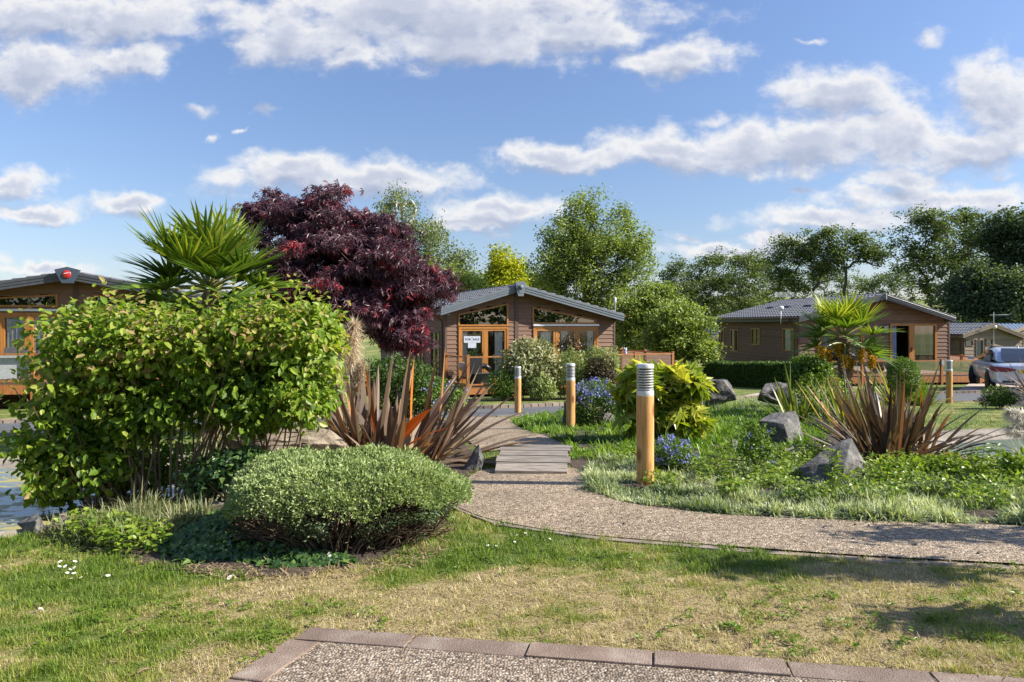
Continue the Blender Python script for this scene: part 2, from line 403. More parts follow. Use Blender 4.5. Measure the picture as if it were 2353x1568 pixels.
MT['wicker'] = pm('grey_woven_panel', (.27, .29, .3), (.5, .52, .53), 26, .85, stretch=(1, 1, 3))
MT['rattan'] = pm('dark_rattan', (.05, .05, .05), (.16, .155, .15), 40, .8)
MT['planter'] = pm('black_planter', (.02, .02, .022), (.04, .04, .043), 30, .5)
MT['redglass'] = pm('red_emblem', (.5, .02, .02), None, rough=.25, coat=.6)
MT['petal'] = pm('daisy_petal', (.8, .79, .77), None, rough=.6)
MT['yolk'] = pm('daisy_centre', (.65, .42, .03), None, rough=.7)
# ------------------------------------------------------------------ camera, sun, sky
cam = bpy.data.cameras.new('camera'); cam.lens = F / 2353 * 36; cam.sensor_width = 36; cam.clip_end = 3000; cam.clip_start = .05
cam.shift_y = -39 / 2353
co = bpy.data.objects.new('camera', cam); COL.objects.link(co); co.location = (0, 0, CAMZ); co.rotation_euler = (rad(90), 0, 0)
scene.camera = co
SUN_EL, SUN_AZ = rad(35), rad(97)      # azimuth clockwise from +Y
sd = Vector((math.sin(SUN_AZ) * math.cos(SUN_EL), math.cos(SUN_AZ) * math.cos(SUN_EL), math.sin(SUN_EL)))
sl = bpy.data.lights.new('sun', 'SUN'); sl.energy = 4.6; sl.angle = rad(.5); sl.color = (1, .93, .82)
so = bpy.data.objects.new('sun', sl); COL.objects.link(so); so.rotation_euler = (-sd).to_track_quat('-Z', 'Y').to_euler()

w = bpy.data.worlds.new('World'); scene.world = w; w.use_nodes = True
t = w.node_tree; t.nodes.clear()
out = t.nodes.new('ShaderNodeOutputWorld'); bg = node(t, 'ShaderNodeBackground', Strength=.08); t.links.new(bg.outputs[0], out.inputs[0])
sky = t.nodes.new('ShaderNodeTexSky'); sky.sky_type = 'NISHITA'; sky.sun_disc = False; sky.sun_elevation = SUN_EL; sky.sun_rotation = SUN_AZ
sky.air_density = 1.0; sky.dust_density = .6; sky.ozone_density = 2.2
SKYTINT = node(t, 'ShaderNodeMixRGB', _blend_type='MULTIPLY', Fac=1.); t.links.new(sky.outputs[0], SKYTINT.inputs[1])
def vm(op, *a, **k):
    n = t.nodes.new('ShaderNodeVectorMath'); n.operation = op
    for i, x in enumerate(a):
        if hasattr(x, 'links') or isinstance(x, bpy.types.NodeSocket): t.links.new(x, n.inputs[i])
        elif isinstance(x, (tuple, list)): n.inputs[i].default_value = x
    return n
def fm(op, *a, clamp=False):
    n = t.nodes.new('ShaderNodeMath'); n.operation = op; n.use_clamp = clamp
    for i, x in enumerate(a):
        if isinstance(x, bpy.types.NodeSocket): t.links.new(x, n.inputs[i])
        else: n.inputs[i].default_value = x
    return n.outputs[0]
tc = t.nodes.new('ShaderNodeTexCoord'); sx = t.nodes.new('ShaderNodeSeparateXYZ'); t.links.new(tc.outputs['Generated'], sx.inputs[0])
ya = fm('MAXIMUM', fm('ABSOLUTE', sx.outputs[1]), .02)
uu = fm('DIVIDE', sx.outputs[0], ya); vv = fm('DIVIDE', sx.outputs[2], ya)
hz = node(t, 'ShaderNodeMapRange'); hz.inputs['From Min'].default_value = .02; hz.inputs['From Max'].default_value = .42; t.links.new(sx.outputs[2], hz.inputs[0])
hr = ramp(t, [(0, (.76, .72, .82)), (.3, (.8, .8, .88)), (1, (.95, .97, 1.1))]); t.links.new(hz.outputs[0], hr.inputs[0]); t.links.new(hr.outputs[0], SKYTINT.inputs[2])
cv = t.nodes.new('ShaderNodeCombineXYZ'); t.links.new(uu, cv.inputs[0]); t.links.new(vv, cv.inputs[1])
CLOUDS = [(60, 25, 330, 50), (270, 35, 260, 60), (90, 145, 195, 70), (290, 130, 100, 42),
          (1000, 20, 500, 75), (700, 70, 200, 66), (1100, 85, 260, 66), (1330, 60, 190, 48), (830, 120, 120, 36),
          (1560, 128, 125, 40), (1640, 145, 60, 26), (1364, 130, 26, 22), (1865, 83, 36, 11), (2140, 82, 66, 20),
          (1290, 360, 165, 32), (1560, 335, 210, 48), (1800, 345, 300, 62), (2050, 310, 220, 70), (2250, 330, 140, 62), (1920, 225, 160, 58), (1640, 268, 62, 18), (2310, 225, 140, 80),
          (700, 405, 220, 46), (860, 425, 220, 48), (1000, 395, 40, 20),
          (1160, 490, 165, 40), (1080, 527, 100, 18),
          (45, 418, 88, 46), (70, 487, 140, 22), (265, 465, 95, 24), (15, 590, 40, 14), (110, 610, 120, 14),
          (2070, 418, 95, 38), (1890, 512, 210, 30), (2140, 462, 240, 34), (1825, 443, 56, 15), (2290, 402, 40, 16),
          (460, 240, 46, 18), (625, 238, 32, 18), (487, 306, 20, 16), (565, 290, 20, 9), (1560, 543, 46, 13), (1640, 575, 130, 20), (1780, 560, 90, 24)]
MAPC = [((cx - CX) / F, (HZ - cy) / F, rx / F, ry / F) for cx, cy, rx, ry in CLOUDS]
def density(vec, detail):
    wn = node(t, 'ShaderNodeTexNoise', Scale=7., Detail=5., Roughness=.6); t.links.new(vec, wn.inputs[0])
    wv_ = vm('MULTIPLY_ADD', vm('SUBTRACT', wn.outputs['Color'], (.5, .5, .5)).outputs[0], (.17, .1, 0)); t.links.new(vec, wv_.inputs[2])
    best = None; small = None
    for cx, cy, rx, ry in MAPC:
        n = vm('MULTIPLY_ADD', wv_.outputs[0], (1 / rx, 1 / ry, 0), (-cx / rx, -cy / ry, 0)); l = vm('LENGTH', n.outputs[0]).outputs['Value']
        
        if rx < 70 / F: small = l if small is None else fm('SMOOTH_MIN', small, l, .1)
        else: best = l if best is None else fm('SMOOTH_MIN', best, l, .2)
    mp = node(t, 'ShaderNodeMapping', Scale=(1, 1.5, 1)); t.links.new(vec, mp.inputs[0])
    nn = node(t, 'ShaderNodeTexNoise', Scale=16., Detail=detail, Roughness=.58, Distortion=.15); t.links.new(mp.outputs[0], nn.inputs[0])
    global dsmall; dsmall = fm('ADD', fm('SUBTRACT', 1.05, small), fm('MULTIPLY', fm('SUBTRACT', nn.outputs[0], .5), 1.7))
    return fm('ADD', fm('SUBTRACT', 1.24, best), fm('MULTIPLY', fm('SUBTRACT', nn.outputs[0], .51), 2.0))
d1 = density(cv.outputs[0], 9.); ds = dsmall
off = vm('ADD', cv.outputs[0], (.008, .02, 0)); d2 = density(off.outputs[0], 5.)
def smooth(x, a, b):
    n = node(t, 'ShaderNodeMapRange'); n.interpolation_type = 'SMOOTHSTEP'; n.inputs['From Min'].default_value = a; n.inputs['From Max'].default_value = b
    t.links.new(x, n.inputs[0]); return n.outputs[0]
alpha = fm('MAXIMUM', smooth(d1, -.18, .72), fm('MULTIPLY', smooth(ds, -.1, 1.1), .85))
thick = smooth(d1, .35, 1.25)
lit = fm('MULTIPLY_ADD', fm('SUBTRACT', d1, d2), .85, .72, clamp=True)
shade = fm('MULTIPLY', lit, fm('SUBTRACT', 1.0, fm('MULTIPLY', thick, .56)), clamp=True)
cr = ramp(t, [(0, (2.3, 2.6, 3.45)), (.3, (2.8, 3.1, 3.9)), (.62, (4.1, 4.25, 4.75)), (.92, (5.4, 5.35, 5.3))]); t.links.new(shade, cr.inputs[0])
mx = t.nodes.new('ShaderNodeMixRGB'); t.links.new(fm('MULTIPLY', alpha, .95), mx.inputs[0]); t.links.new(SKYTINT.outputs[0], mx.inputs[1]); t.links.new(cr.outputs[0], mx.inputs[2])
t.links.new(mx.outputs[0], bg.inputs[0])

scene.view_settings.view_transform = 'Standard'; scene.view_settings.look = 'None'; scene.view_settings.gamma = 1; scene.view_settings.exposure = 1.15
cy = scene.cycles; cy.max_bounces = 7; cy.diffuse_bounces = 3; cy.glossy_bounces = 3; cy.transmission_bounces = 4; cy.transparent_max_bounces = 12
cy.use_denoising = True; cy.caustics_reflective = False; cy.caustics_refractive = False; cy.sample_clamp_indirect = 6
try: cy.denoiser = 'OPENIMAGEDENOISE'; cy.denoising_prefilter = 'ACCURATE'
except Exception: pass

# ------------------------------------------------------------------ outlines on the ground (from photo points)
PATH_S = G2([(2750, 1337), (2353, 1303), (2000, 1283), (1700, 1262), (1500, 1247), (1300, 1228), (1150, 1203), (1080, 1182), (1042, 1160), (1052, 1125), (1095, 1088), (1128, 1080)])
PATH_N = G2([(2800, 1240), (2353, 1214), (2000, 1202), (1700, 1190), (1520, 1172), (1420, 1155), (1362, 1130), (1345, 1105), (1335, 1090), (1325, 1082), (1316, 1079), (1308, 1078)])
PATH_S = smoothpoly(PATH_S, 6, False); PATH_N = smoothpoly(PATH_N, 6, False)
PATHPOLY = np.concatenate([PATH_S, PATH_N[::-1]])
BACK_W = smoothpoly(G2([(1118, 1040), (1075, 1015), (1050, 992), (1035, 974), (1028, 960)]), 5, False)
BACK_E = smoothpoly(G2([(1300, 1025), (1262, 1008), (1215, 993), (1180, 976), (1170, 961)]), 5, False)
BACKPOLY = np.concatenate([BACK_W, BACK_E[::-1]])
ROAD_S = smoothpoly(G2([(-700, 1040), (-200, 1014), (30, 1000), (400, 982), (1000, 962), (1170, 957), (1500, 943), (1900, 930), (2200, 923), (2500, 919), (2900, 915)]), 5, False)
ROAD_N = smoothpoly(G2([(-700, 1000), (-200, 984), (30, 975), (400, 962), (1000, 944), (1170, 940), (1500, 926), (1900, 913), (2200, 906), (2500, 902), (2900, 898)]), 5, False)
ROADPOLY = np.concatenate([ROAD_S, ROAD_N[::-1]])
C0 = G(710, 1445)[:2]; C1 = G(2353, 1561)[:2]; C2 = G(520, 1568)[:2]
ex = unit(C1 - C0); ey = unit(C2 - C0)
DRIVE = [tuple(C0), tuple(C0 + ex * 7), tuple(C0 + ex * 7 + ey * 3), tuple(C0 + ey * 3)]
BED_L = smoothpoly(G2([(95, 1225), (150, 1262), (300, 1285), (430, 1318), (640, 1326), (800, 1305), (930, 1275), (1010, 1200), (1040, 1150), (1085, 1090), (1105, 1060), (1060, 1010), (1025, 965), (760, 975), (700, 1010), (450, 1090), (300, 1120), (160, 1180)]), 4)
BED_R = np.concatenate([PATH_N, smoothpoly(G2([(1308, 1060), (1300, 1025), (1215, 993), (1180, 972), (1230, 952), (1400, 935), (1640, 925), (1900, 925), (2080, 945), (2120, 990), (2180, 1040), (2353, 1090), (2800, 1110)]), 4, False)])
BED_R = np.asarray(BED_R)

# ------------------------------------------------------------------ ground
def axis(parts): return np.unique(np.concatenate([np.linspace(a, b, n) for a, b, n in parts]).round(4))
gx = axis([(-260, -60, 21), (-60, -12, 33), (-12, -5, 50), (-5, 7, 150), (7, 12, 40), (12, 30, 37), (30, 260, 40)])
gy = axis([(-12, 1.5, 12), (1.5, 9.5, 120), (9.5, 24, 60), (24, 60, 30), (60, 420, 40)])
XX, YY = np.meshgrid(gx, gy); ZZ = gz(XX, YY)
hill = np.exp(-((YY - 250) / 90) ** 2) * (9 + 3.5 * sstep(-20, 60, XX) - 6 * sstep(-10, -60, XX)) * (1 + .2 * nz(XX, YY, 160, 2)) * sstep(90, 200, YY)
ZZ = ZZ + np.maximum(hill, 0)
a = Acc(); nx = len(gx)
i = np.arange(len(gy) - 1)[:, None] * nx; j = np.arange(nx - 1)[None]
DRY = lambda X, Y: np.clip(.15 + .75 * sstep(3.7, 3.0, Y + .12 * nz(X, Y, 1.6, 1)) * sstep(-2.1, -.7, X + .3 * nz(X, Y, 1.2, 4)) + .26 * nz(X, Y, .75, 2) + .2 * nz(X, Y, .28, 3) + .16 * nz(X, Y, .11, 5) + .25 * sstep(4.3, 4.9, Y) * sstep(-.6, 0, X) * sstep(5.5, 5, Y), 0, 1)
a.add(np.stack([XX, YY, ZZ], -1), np.stack([i + j, i + j + 1, i + nx + j + 1, i + nx + j], -1).reshape(-1, 4), tint=DRY(XX, YY).ravel())
m, t, o = nt('lawn_turf')
at1 = t.nodes.new('ShaderNodeAttribute'); at1.attribute_name = 'tint'
tcg = t.nodes.new('ShaderNodeTexCoord')
n1 = node(t, 'ShaderNodeTexNoise', Scale=9., Detail=9., Roughness=.75); t.links.new(tcg.outputs['Object'], n1.inputs[0])
n2 = node(t, 'ShaderNodeTexNoise', Scale=90., Detail=4., Roughness=.7); t.links.new(tcg.outputs['Object'], n2.inputs[0])
ra = ramp(t, [(.2, (.12, .17, .025)), (.5, (.24, .25, .06)), (.85, (.4, .32, .15))])
ad = node(t, 'ShaderNodeMath', _operation='MULTIPLY_ADD'); t.links.new(n1.outputs[0], ad.inputs[0]); ad.inputs[1].default_value = .9; t.links.new(at1.outputs['Fac'], ad.inputs[2])
sb = node(t, 'ShaderNodeMath', _operation='SUBTRACT'); t.links.new(ad.outputs[0], sb.inputs[0]); sb.inputs[1].default_value = .36
t.links.new(sb.outputs[0], ra.inputs[0])
r3 = ramp(t, [(.3, (.55, .5, .45)), (.7, (1.25, 1.25, 1.2))]); t.links.new(n2.outputs[0], r3.inputs[0])
mxg = node(t, 'ShaderNodeMixRGB', _blend_type='MULTIPLY', Fac=1.); t.links.new(ra.outputs[0], mxg.inputs[1]); t.links.new(r3.outputs[0], mxg.inputs[2])
bs = node(t, 'ShaderNodeBsdfPrincipled', Roughness=.9); t.links.new(mxg.outputs[0], bs.inputs['Base Color'])
bp = node(t, 'ShaderNodeBump', Strength=.8, Distance=.03); t.links.new(n2.outputs[0], bp.inputs['Height']); t.links.new(bp.outputs[0], bs.inputs['Normal'])
t.links.new(bs.outputs[0], o.inputs[0])
MT['turf'] = m
tag(a.build('ground', MT['turf'], smooth=True), kind='structure')

def resample(p, n):
    p = np.asarray(p, float); d = np.concatenate([[0], np.cumsum(np.hypot(*np.diff(p, axis=0).T))]); q = np.linspace(0, d[-1], n)
    return np.stack([np.interp(q, d, p[:, 0]), np.interp(q, d, p[:, 1])], -1)
def strip(name, A, B, mat, dz, n=60, m=10):
    A = resample(A, n); B = resample(B, n); s = np.linspace(0, 1, m)[None, :, None]
    Pp = A[:, None] * (1 - s) + B[:, None] * s; Z = gz(Pp[..., 0], Pp[..., 1]) + dz
    i = np.arange(n - 1)[:, None] * m; j = np.arange(m - 1)[None]
    ac = Acc().add(np.concatenate([Pp, Z[..., None]], -1), np.stack([i + j, i + m + j, i + m + j + 1, i + j + 1], -1).reshape(-1, 4))
    return tag(ac.build(name, mat, smooth=True), kind='structure')
def drape(name, poly, mat, dz, step=.06):
    p = np.asarray(poly); x = np.arange(p[:, 0].min(), p[:, 0].max() + step, step); y = np.arange(p[:, 1].min(), p[:, 1].max() + step, step)
    Xs, Ys = np.meshgrid(x, y); Z = gz(Xs, Ys) + dz + .02 * np.abs(nz(Xs, Ys, .5, 6)) * np.clip(polydist(Xs, Ys, poly) / .3, 0, 1)
    cx = (Xs[:-1, :-1] + step / 2); cyy = (Ys[:-1, :-1] + step / 2)
    k = inpoly(cx, cyy, poly) & ~inpoly(cx, cyy, POND_L) & ~inpoly(cx, cyy, POND_R); n = len(x)
    ii, jj = np.nonzero(k); q = np.stack([ii * n + jj, ii * n + jj + 1, (ii + 1) * n + jj + 1, (ii + 1) * n + jj], -1)
    return tag(Acc().add(np.stack([Xs, Ys, Z], -1), q).build(name, mat, smooth=True), kind='structure')
drape('planting_bed', BED_L, MT['soil'], .006)
drape('planting_bed', BED_R, MT['soil'], .006)
strip('footpath', PATH_S, PATH_N, MT['gravel'], .014, 90, 26)
strip('footpath', BACK_W, BACK_E, MT['gravel'], .014, 40, 14)
strip('road', ROAD_S, ROAD_N, MT['asphalt'], .02, 140, 12)
# far drive beside the right-hand lodge, with its strip of paving
RD = G2([(2190, 906), (2600, 902), (2420, 868), (2240, 872)])
strip('driveway', [RD[0], RD[3]], [RD[1], RD[2]], MT['pave'], .025, 12, 12)
strip('paving', G2([(1560, 935), (1690, 915), (1740, 905)]), G2([(1640, 938), (1750, 920), (1800, 908)]), MT['pave'], .022, 12, 6)

# kerbs and edgings, one mesh each (joints modelled as gaps between blocks)
def blocks(name, line, wd, h, ln, mat, side=1, gap=.006, tilt=0., dz=0.):
    p = np.asarray(line, float); d = np.concatenate([[0], np.cumsum(np.hypot(*np.diff(p, axis=0).T))]); n = max(2, int(d[-1] / ln))
    e = np.linspace(0, d[-1], n + 1); ac = Acc()
    for k in range(n):
        q = [np.array([np.interp(v, d, p[:, 0]), np.interp(v, d, p[:, 1])]) for v in (e[k] + gap, e[k + 1] - gap)]
        dr = unit(q[1] - q[0]); nn = np.array([-dr[1], dr[0]]) * side
        jit = R.uniform(-.004, .004, 2)
        c = [q[0], q[1], q[1] + nn * wd, q[0] + nn * wd]
        zt = [g1(*v) + h + dz + jit[0] for v in c]; bv = .006
        V = [(v[0], v[1], z - h - .08) for v, z in zip(c, zt)] + [(v[0], v[1], z - .003) for v, z in zip(c, zt)]
        ctr = np.mean(c, 0); V += [(v[0] + (ctr[0] - v[0]) * .008, v[1] + (ctr[1] - v[1]) * .015, z + tilt * (i in (2, 3))) for i, (v, z) in enumerate(zip(c, zt))]
        Fq = [(a, (a + 1) % 4, (a + 1) % 4 + 4, a + 4) for a in range(4)] + [(a + 4, (a + 1) % 4 + 4, (a + 1) % 4 + 8, a + 8) for a in range(4)] + [(8, 9, 10, 11)]
        ac.add(np.array(V), np.array(Fq), tint=R.random())
    return tag(ac.build(name, mat), kind='structure')
blocks('path_kerb', PATH_S[:56], .065, .008, .62, MT['paver'], 1)
blocks('road_kerb', ROAD_N[5:], .2, .1, .2, MT['paver'], 1, gap=.012)
blocks('road_kerb', ROAD_S, .1, .02, .5, MT['paver'], -1)
ix = C0 + ex * .0
def lineseg(p, q, n=30): return np.array([p + (q - p) * s for s in np.linspace(0, 1, n)])
dir_n = np.array([-ex[1], ex[0]]); dir_n = dir_n if dir_n @ ey > 0 else -dir_n
dir_m = np.array([-ey[1], ey[0]]); dir_m = dir_m if dir_m @ ex > 0 else -dir_m
EDW = .115
blocks('drive_kerb', lineseg(C0, C0 + ex * 6.5), EDW, .004, .42, MT['block'], 1 if np.array([-ex[1], ex[0]]) @ ey > 0 else -1, gap=.004, dz=.004)
blocks('drive_kerb', lineseg(C0 + ey * .118 + ex * .0, C0 + ey * 2.4), EDW * 1.05, .004, .3, MT['block'], 1 if np.array([-ey[1], ey[0]]) @ ex > 0 else -1, gap=.004, dz=.004)
q0 = C0 + ex * .05 + ey * .05
strip('driveway', [q0, q0 + ex * 6.5], [q0 + ey * 2.4, q0 + ey * 2.4 + ex * 6.5], MT['gravel_near'], .002, 40, 16)

# ponds: water sheet and concrete bank
mw, t, o = nt('pond_water')
tcw = t.nodes.new('ShaderNodeTexCoord')
nw = node(t, 'ShaderNodeTexNoise', Scale=4.5, Detail=8., Roughness=.62, Distortion=.5); mpw = node(t, 'ShaderNodeMapping', Scale=(1, 2.2, 1)); t.links.new(tcw.outputs['Object'], mpw.inputs[0]); t.links.new(mpw.outputs[0], nw.inputs[0])
rw = ramp(t, [(.47, (.1, .12, .09)), (.54, (.34, .31, .1))]); t.links.new(nw.outputs[0], rw.inputs[0])
rr = ramp(t, [(.47, (.03, .03, .03)), (.56, (.55, .55, .55))]); t.links.new(nw.outputs[0], rr.inputs[0])
bw = node(t, 'ShaderNodeBsdfPrincipled'); t.links.new(rw.outputs[0], bw.inputs['Base Color']); t.links.new(rr.outputs[0], bw.inputs['Roughness']); bw.inputs['IOR'].default_value = 1.5; bw.inputs['Specular IOR Level'].default_value = .8
nb = node(t, 'ShaderNodeTexNoise', Scale=14., Detail=3.); t.links.new(tcw.outputs['Object'], nb.inputs[0])
bpw = node(t, 'ShaderNodeBump', Strength=.05, Distance=.02); t.links.new(nb.outputs[0], bpw.inputs['Height']); t.links.new(bpw.outputs[0], bw.inputs['Normal'])
t.links.new(bw.outputs[0], o.inputs[0])
mw2, t, o = nt('clear_pond_water')
bw = node(t, 'ShaderNodeBsdfPrincipled', Roughness=.03); bw.inputs['Base Color'].default_value = (.22, .27, .22, 1); bw.inputs['Specular IOR Level'].default_value = .8
tcw = t.nodes.new('ShaderNodeTexCoord'); nb = node(t, 'ShaderNodeTexNoise', Scale=14., Detail=3.); t.links.new(tcw.outputs['Object'], nb.inputs[0])
bpw = node(t, 'ShaderNodeBump', Strength=.06, Distance=.02); t.links.new(nb.outputs[0], bpw.inputs['Height']); t.links.new(bpw.outputs[0], bw.inputs['Normal']); t.links.new(bw.outputs[0], o.inputs[0])
for P, mm in ((POND_L, mw), (POND_R, mw2)):
    c = P.mean(0); Q = c + (P - c) * 1.012
    tag(Acc().add(np.column_stack([Q, np.full(len(Q), WATER)]), np.arange(len(Q))).build('pond_water', mm), kind='structure')
    n = len(P); prev, nxt = np.roll(P, 1, 0), np.roll(P, -1, 0); tg = unit(nxt - prev); nr = np.column_stack([tg[:, 1], -tg[:, 0]])
    area = np.sum(P[:, 0] * nxt[:, 1] - nxt[:, 0] * P[:, 1])
    if area < 0: nr = -nr
    offs = np.array([-.12, 0, .12, .25, .38, .5, .58]); V = P[:, None] + nr[:, None] * offs[None, :, None]
    Z = gz(V[..., 0], V[..., 1]) + np.array([.02, .03, .045, .05, .05, .045, -.05]); m = len(offs)
    i = np.arange(n)[:, None]; j = np.arange(m - 1)[None]; i2 = (i + 1) % n
    tag(Acc().add(np.concatenate([V, Z[..., None]], -1), np.stack([i * m + j, i * m + j + 1, i2 * m + j + 1, i2 * m + j], -1).reshape(-1, 4)).build('pond_bank', MT['concrete'], smooth=True), kind='structure')
# ------------------------------------------------------------------ lodges
class Plane:
    "front plane of a lodge: origin at its left wall corner, local x along the front, y into the house"
    def __init__(s, px0, Y0, a):
        s.a = rad(a); s.o = np.array([(px0 - CX) / F * Y0, Y0]); s.c, s.s = math.cos(s.a), math.sin(s.a)
        s.n = np.array([s.s, -s.c]); s.zb = g1(*s.o)
    def sz(s, px, py, out=0.):
        m = (px - CX) / F; o = s.o + out * s.n
        k = (m * o[1] - o[0]) / (s.c - m * s.s); Y = o[1] + k * s.s
        return np.array([k, CAMZ - (py - HZ) / F * Y - s.zb])
    def side(s, px, py):
        m = (px - CX) / F; k = (m * s.o[1] - s.o[0]) / (-s.s - m * s.c); Y = s.o[1] + k * s.c
        return np.array([k, CAMZ - (py - HZ) / F * Y - s.zb])
    def root(s, name, label, cat): return thing(name, label, cat, (s.o[0], s.o[1], s.zb), s.a)

FRONT = lambda u, z, out: np.stack(np.broadcast_arrays(np.asarray(u, float), -np.asarray(out, float), np.asarray(z, float)), -1)
LEFT = lambda u, z, out: np.stack(np.broadcast_arrays(-np.asarray(out, float), np.asarray(u, float), np.asarray(z, float)), -1)
def RIGHT(W): return lambda u, z, out: np.stack(np.broadcast_arrays(W + np.asarray(out, float), np.asarray(u, float), np.asarray(z, float)), -1)
def BACK(L): return lambda u, z, out: np.stack(np.broadcast_arrays(np.asarray(u, float), L + np.asarray(out, float), np.asarray(z, float)), -1)

def spans(poly, z):
    p = np.asarray(poly, float); xs = []
    for k in range(len(p)):
        a, b = p[k], p[(k + 1) % len(p)]
        if (a[1] - z) * (b[1] - z) < 0: xs.append(a[0] + (b[0] - a[0]) * (z - a[1]) / (b[1] - a[1]))
    return (min(xs), max(xs)) if len(xs) > 1 else None
def cladding(acc, mp, xl, xr, z0, z1, holes, board=.15, mi=0):
    n = max(1, int(round((z1 - z0) / board))); h = (z1 - z0) / n
    for k in range(n):
        # split a board where an opening starts or stops
        cuts = sorted({z0 + k * h, z0 + k * h + h} | {p[1] for q in holes for p in q if z0 + k * h < p[1] < z0 + k * h + h})
        for za, zc in zip(cuts[:-1], cuts[1:]):
            if zc - za < .004: continue
            zm = (za + zc) / 2; segs = [(xl(zm), xr(zm))]
            for q in holes:
                sp = spans(q, zm)
                if sp:
                    new = []
                    for A, B in segs:
                        if sp[1] <= A or sp[0] >= B: new.append((A, B))
                        else:
                            if sp[0] > A: new.append((A, sp[0]))
                            if sp[1] < B: new.append((sp[1], B))
                    segs = new
            fa = 1 - (za - z0 - k * h) / h; fc = 1 - (zc - z0 - k * h) / h
            for A, B in segs:
                if B - A < .01: continue
                oa, oc = .004 + .022 * fa, .004 + .022 * fc
                A0, A1 = (xl(za), xl(zc)) if abs(A - xl(zm)) < 1e-6 else (A, A); B0, B1 = (xr(za), xr(zc)) if abs(B - xr(zm)) < 1e-6 else (B, B)
                V = mp(np.array([A0, B0, B1, A1, A0, B0]), np.array([za, za, zc, zc, za, za]), np.array([oa, oa, oc, oc, -.02, -.02]))
                acc.add(V, np.array([(0, 1, 2, 3), (4, 5, 1, 0)]), mi=mi, tint=R.random())
                if fa > .99:
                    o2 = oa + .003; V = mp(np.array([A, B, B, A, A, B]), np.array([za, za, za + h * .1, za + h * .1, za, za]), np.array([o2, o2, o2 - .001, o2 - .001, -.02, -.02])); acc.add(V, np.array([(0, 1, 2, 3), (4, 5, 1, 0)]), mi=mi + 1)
def inset(poly, d):
    p = np.asarray(poly, float); n = len(p); ar = np.sum(p[:, 0] * np.roll(p[:, 1], -1) - np.roll(p[:, 0], -1) * p[:, 1]); sg = 1 if ar > 0 else -1
    out = []
    for k in range(n):
        a, b, c = p[k - 1], p[k], p[(k + 1) % n]; e1 = unit(b - a); e2 = unit(c - b)
        n1 = np.array([-e1[1], e1[0]]) * sg; n2 = np.array([-e2[1], e2[0]]) * sg
        A = np.array([n1, n2]); out.append(np.linalg.solve(A, [n1 @ b + d, n2 @ b + d]))
    return np.array(out)
def frame_ring(acc, mp, outer, inner, o0, o1, mi=0):
    n = len(outer); O = np.asarray(outer); I = np.asarray(inner)
    V = np.concatenate([mp(O[:, 0], O[:, 1], np.full(n, o1)), mp(I[:, 0], I[:, 1], np.full(n, o1)), mp(O[:, 0], O[:, 1], np.full(n, o0)), mp(I[:, 0], I[:, 1], np.full(n, o0))])
    i = np.arange(n); j = (i + 1) % n
    acc.add(V, np.concatenate([np.stack([i, j, j + n, i + n], -1), np.stack([i + 2 * n, i, i + n * 0, i + 2 * n], -1)[:0], np.stack([i + 2 * n, j + 2 * n, j, i], -1), np.stack([i + n, j + n, j + 3 * n, i + 3 * n], -1)]), mi=mi)
def curtain(parent, mp, u0, u1, z0, z1, mat, out=-.05, folds=5):
    u = np.linspace(u0, u1, folds * 8 + 1); wv = .025 * np.sin(np.linspace(0, folds * 6.28, len(u)))
    V = np.concatenate([mp(u, np.full(len(u), z0), out + wv * 1.3), mp(u, np.full(len(u), z1), out + wv)]); n = len(u); i = np.arange(n - 1)
    return Acc().add(V, np.stack([i, i + 1, i + n + 1, i + n], -1)).build('curtain', mat, parent, smooth=True)
def window(parent, mp, poly, mat, name='window', fw=.055, mull=(), glass=None, out=.055, curtains=(), leaf_fw=0., bars=(), handle=None):
    """poly: outline in (u, z). mull: u positions of frame uprights; bars: z positions of cross bars"""
    poly = np.asarray(poly, float); inn = inset(poly, fw); ac = Acc(); frame_ring(ac, mp, poly, inn, -.06, out)
    z0, z1 = inn[:, 1].min(), inn[:, 1].max()
    for u in mull:
        box(ac, (u - fw * .6, z0 - .01, -.05), (u + fw * .6, z1 + .01, out - .012), M=lambda V: mp(V[:, 0], V[:, 1], V[:, 2]))
    for zb in bars:
        sp = spans(inn, zb); box(ac, (sp[0] - .01, zb - fw * .5, -.05), (sp[1] + .01, zb + fw * .5, out - .015), M=lambda V: mp(V[:, 0], V[:, 1], V[:, 2]))
    if leaf_fw:
        es = [inn[:, 0].min()] + sorted(mull) + [inn[:, 0].max()]
        for k in range(len(es) - 1):
            A = es[k] + (fw * .6 if k else .004); B = es[k + 1] - (fw * .6 if k < len(es) - 2 else .004)
            q = [(A, z0 + .004), (B, z0 + .004), (B, z1 - .004), (A, z1 - .004)]
            frame_ring(ac, mp, q, inset(q, leaf_fw), -.045, out - .018)
    fr = ac.build(name, mat, parent)
    Acc().add(mp(inn[:, 0], inn[:, 1], np.full(len(inn), .0)), np.arange(len(inn))).build('pane', glass or MT['glass'], fr)
    for u0, u1, cm in curtains: curtain(fr, mp, u0, u1, z0 - .02, z1 + .02, cm)
    if handle:
        h = Acc(); bar(h, mp(handle[0], handle[1] - .09, out + .03), mp(handle[0], handle[1] + .09, out + .03), .022, .022, up=(1, 0, .2)); box(h, (handle[0] - .015, handle[1] - .02, out - .02), (handle[0] + .015, handle[1] + .02, out + .03), M=lambda V: mp(V[:, 0], V[:, 1], V[:, 2]))
        h.build('handle', MT['black'], fr)
    return fr
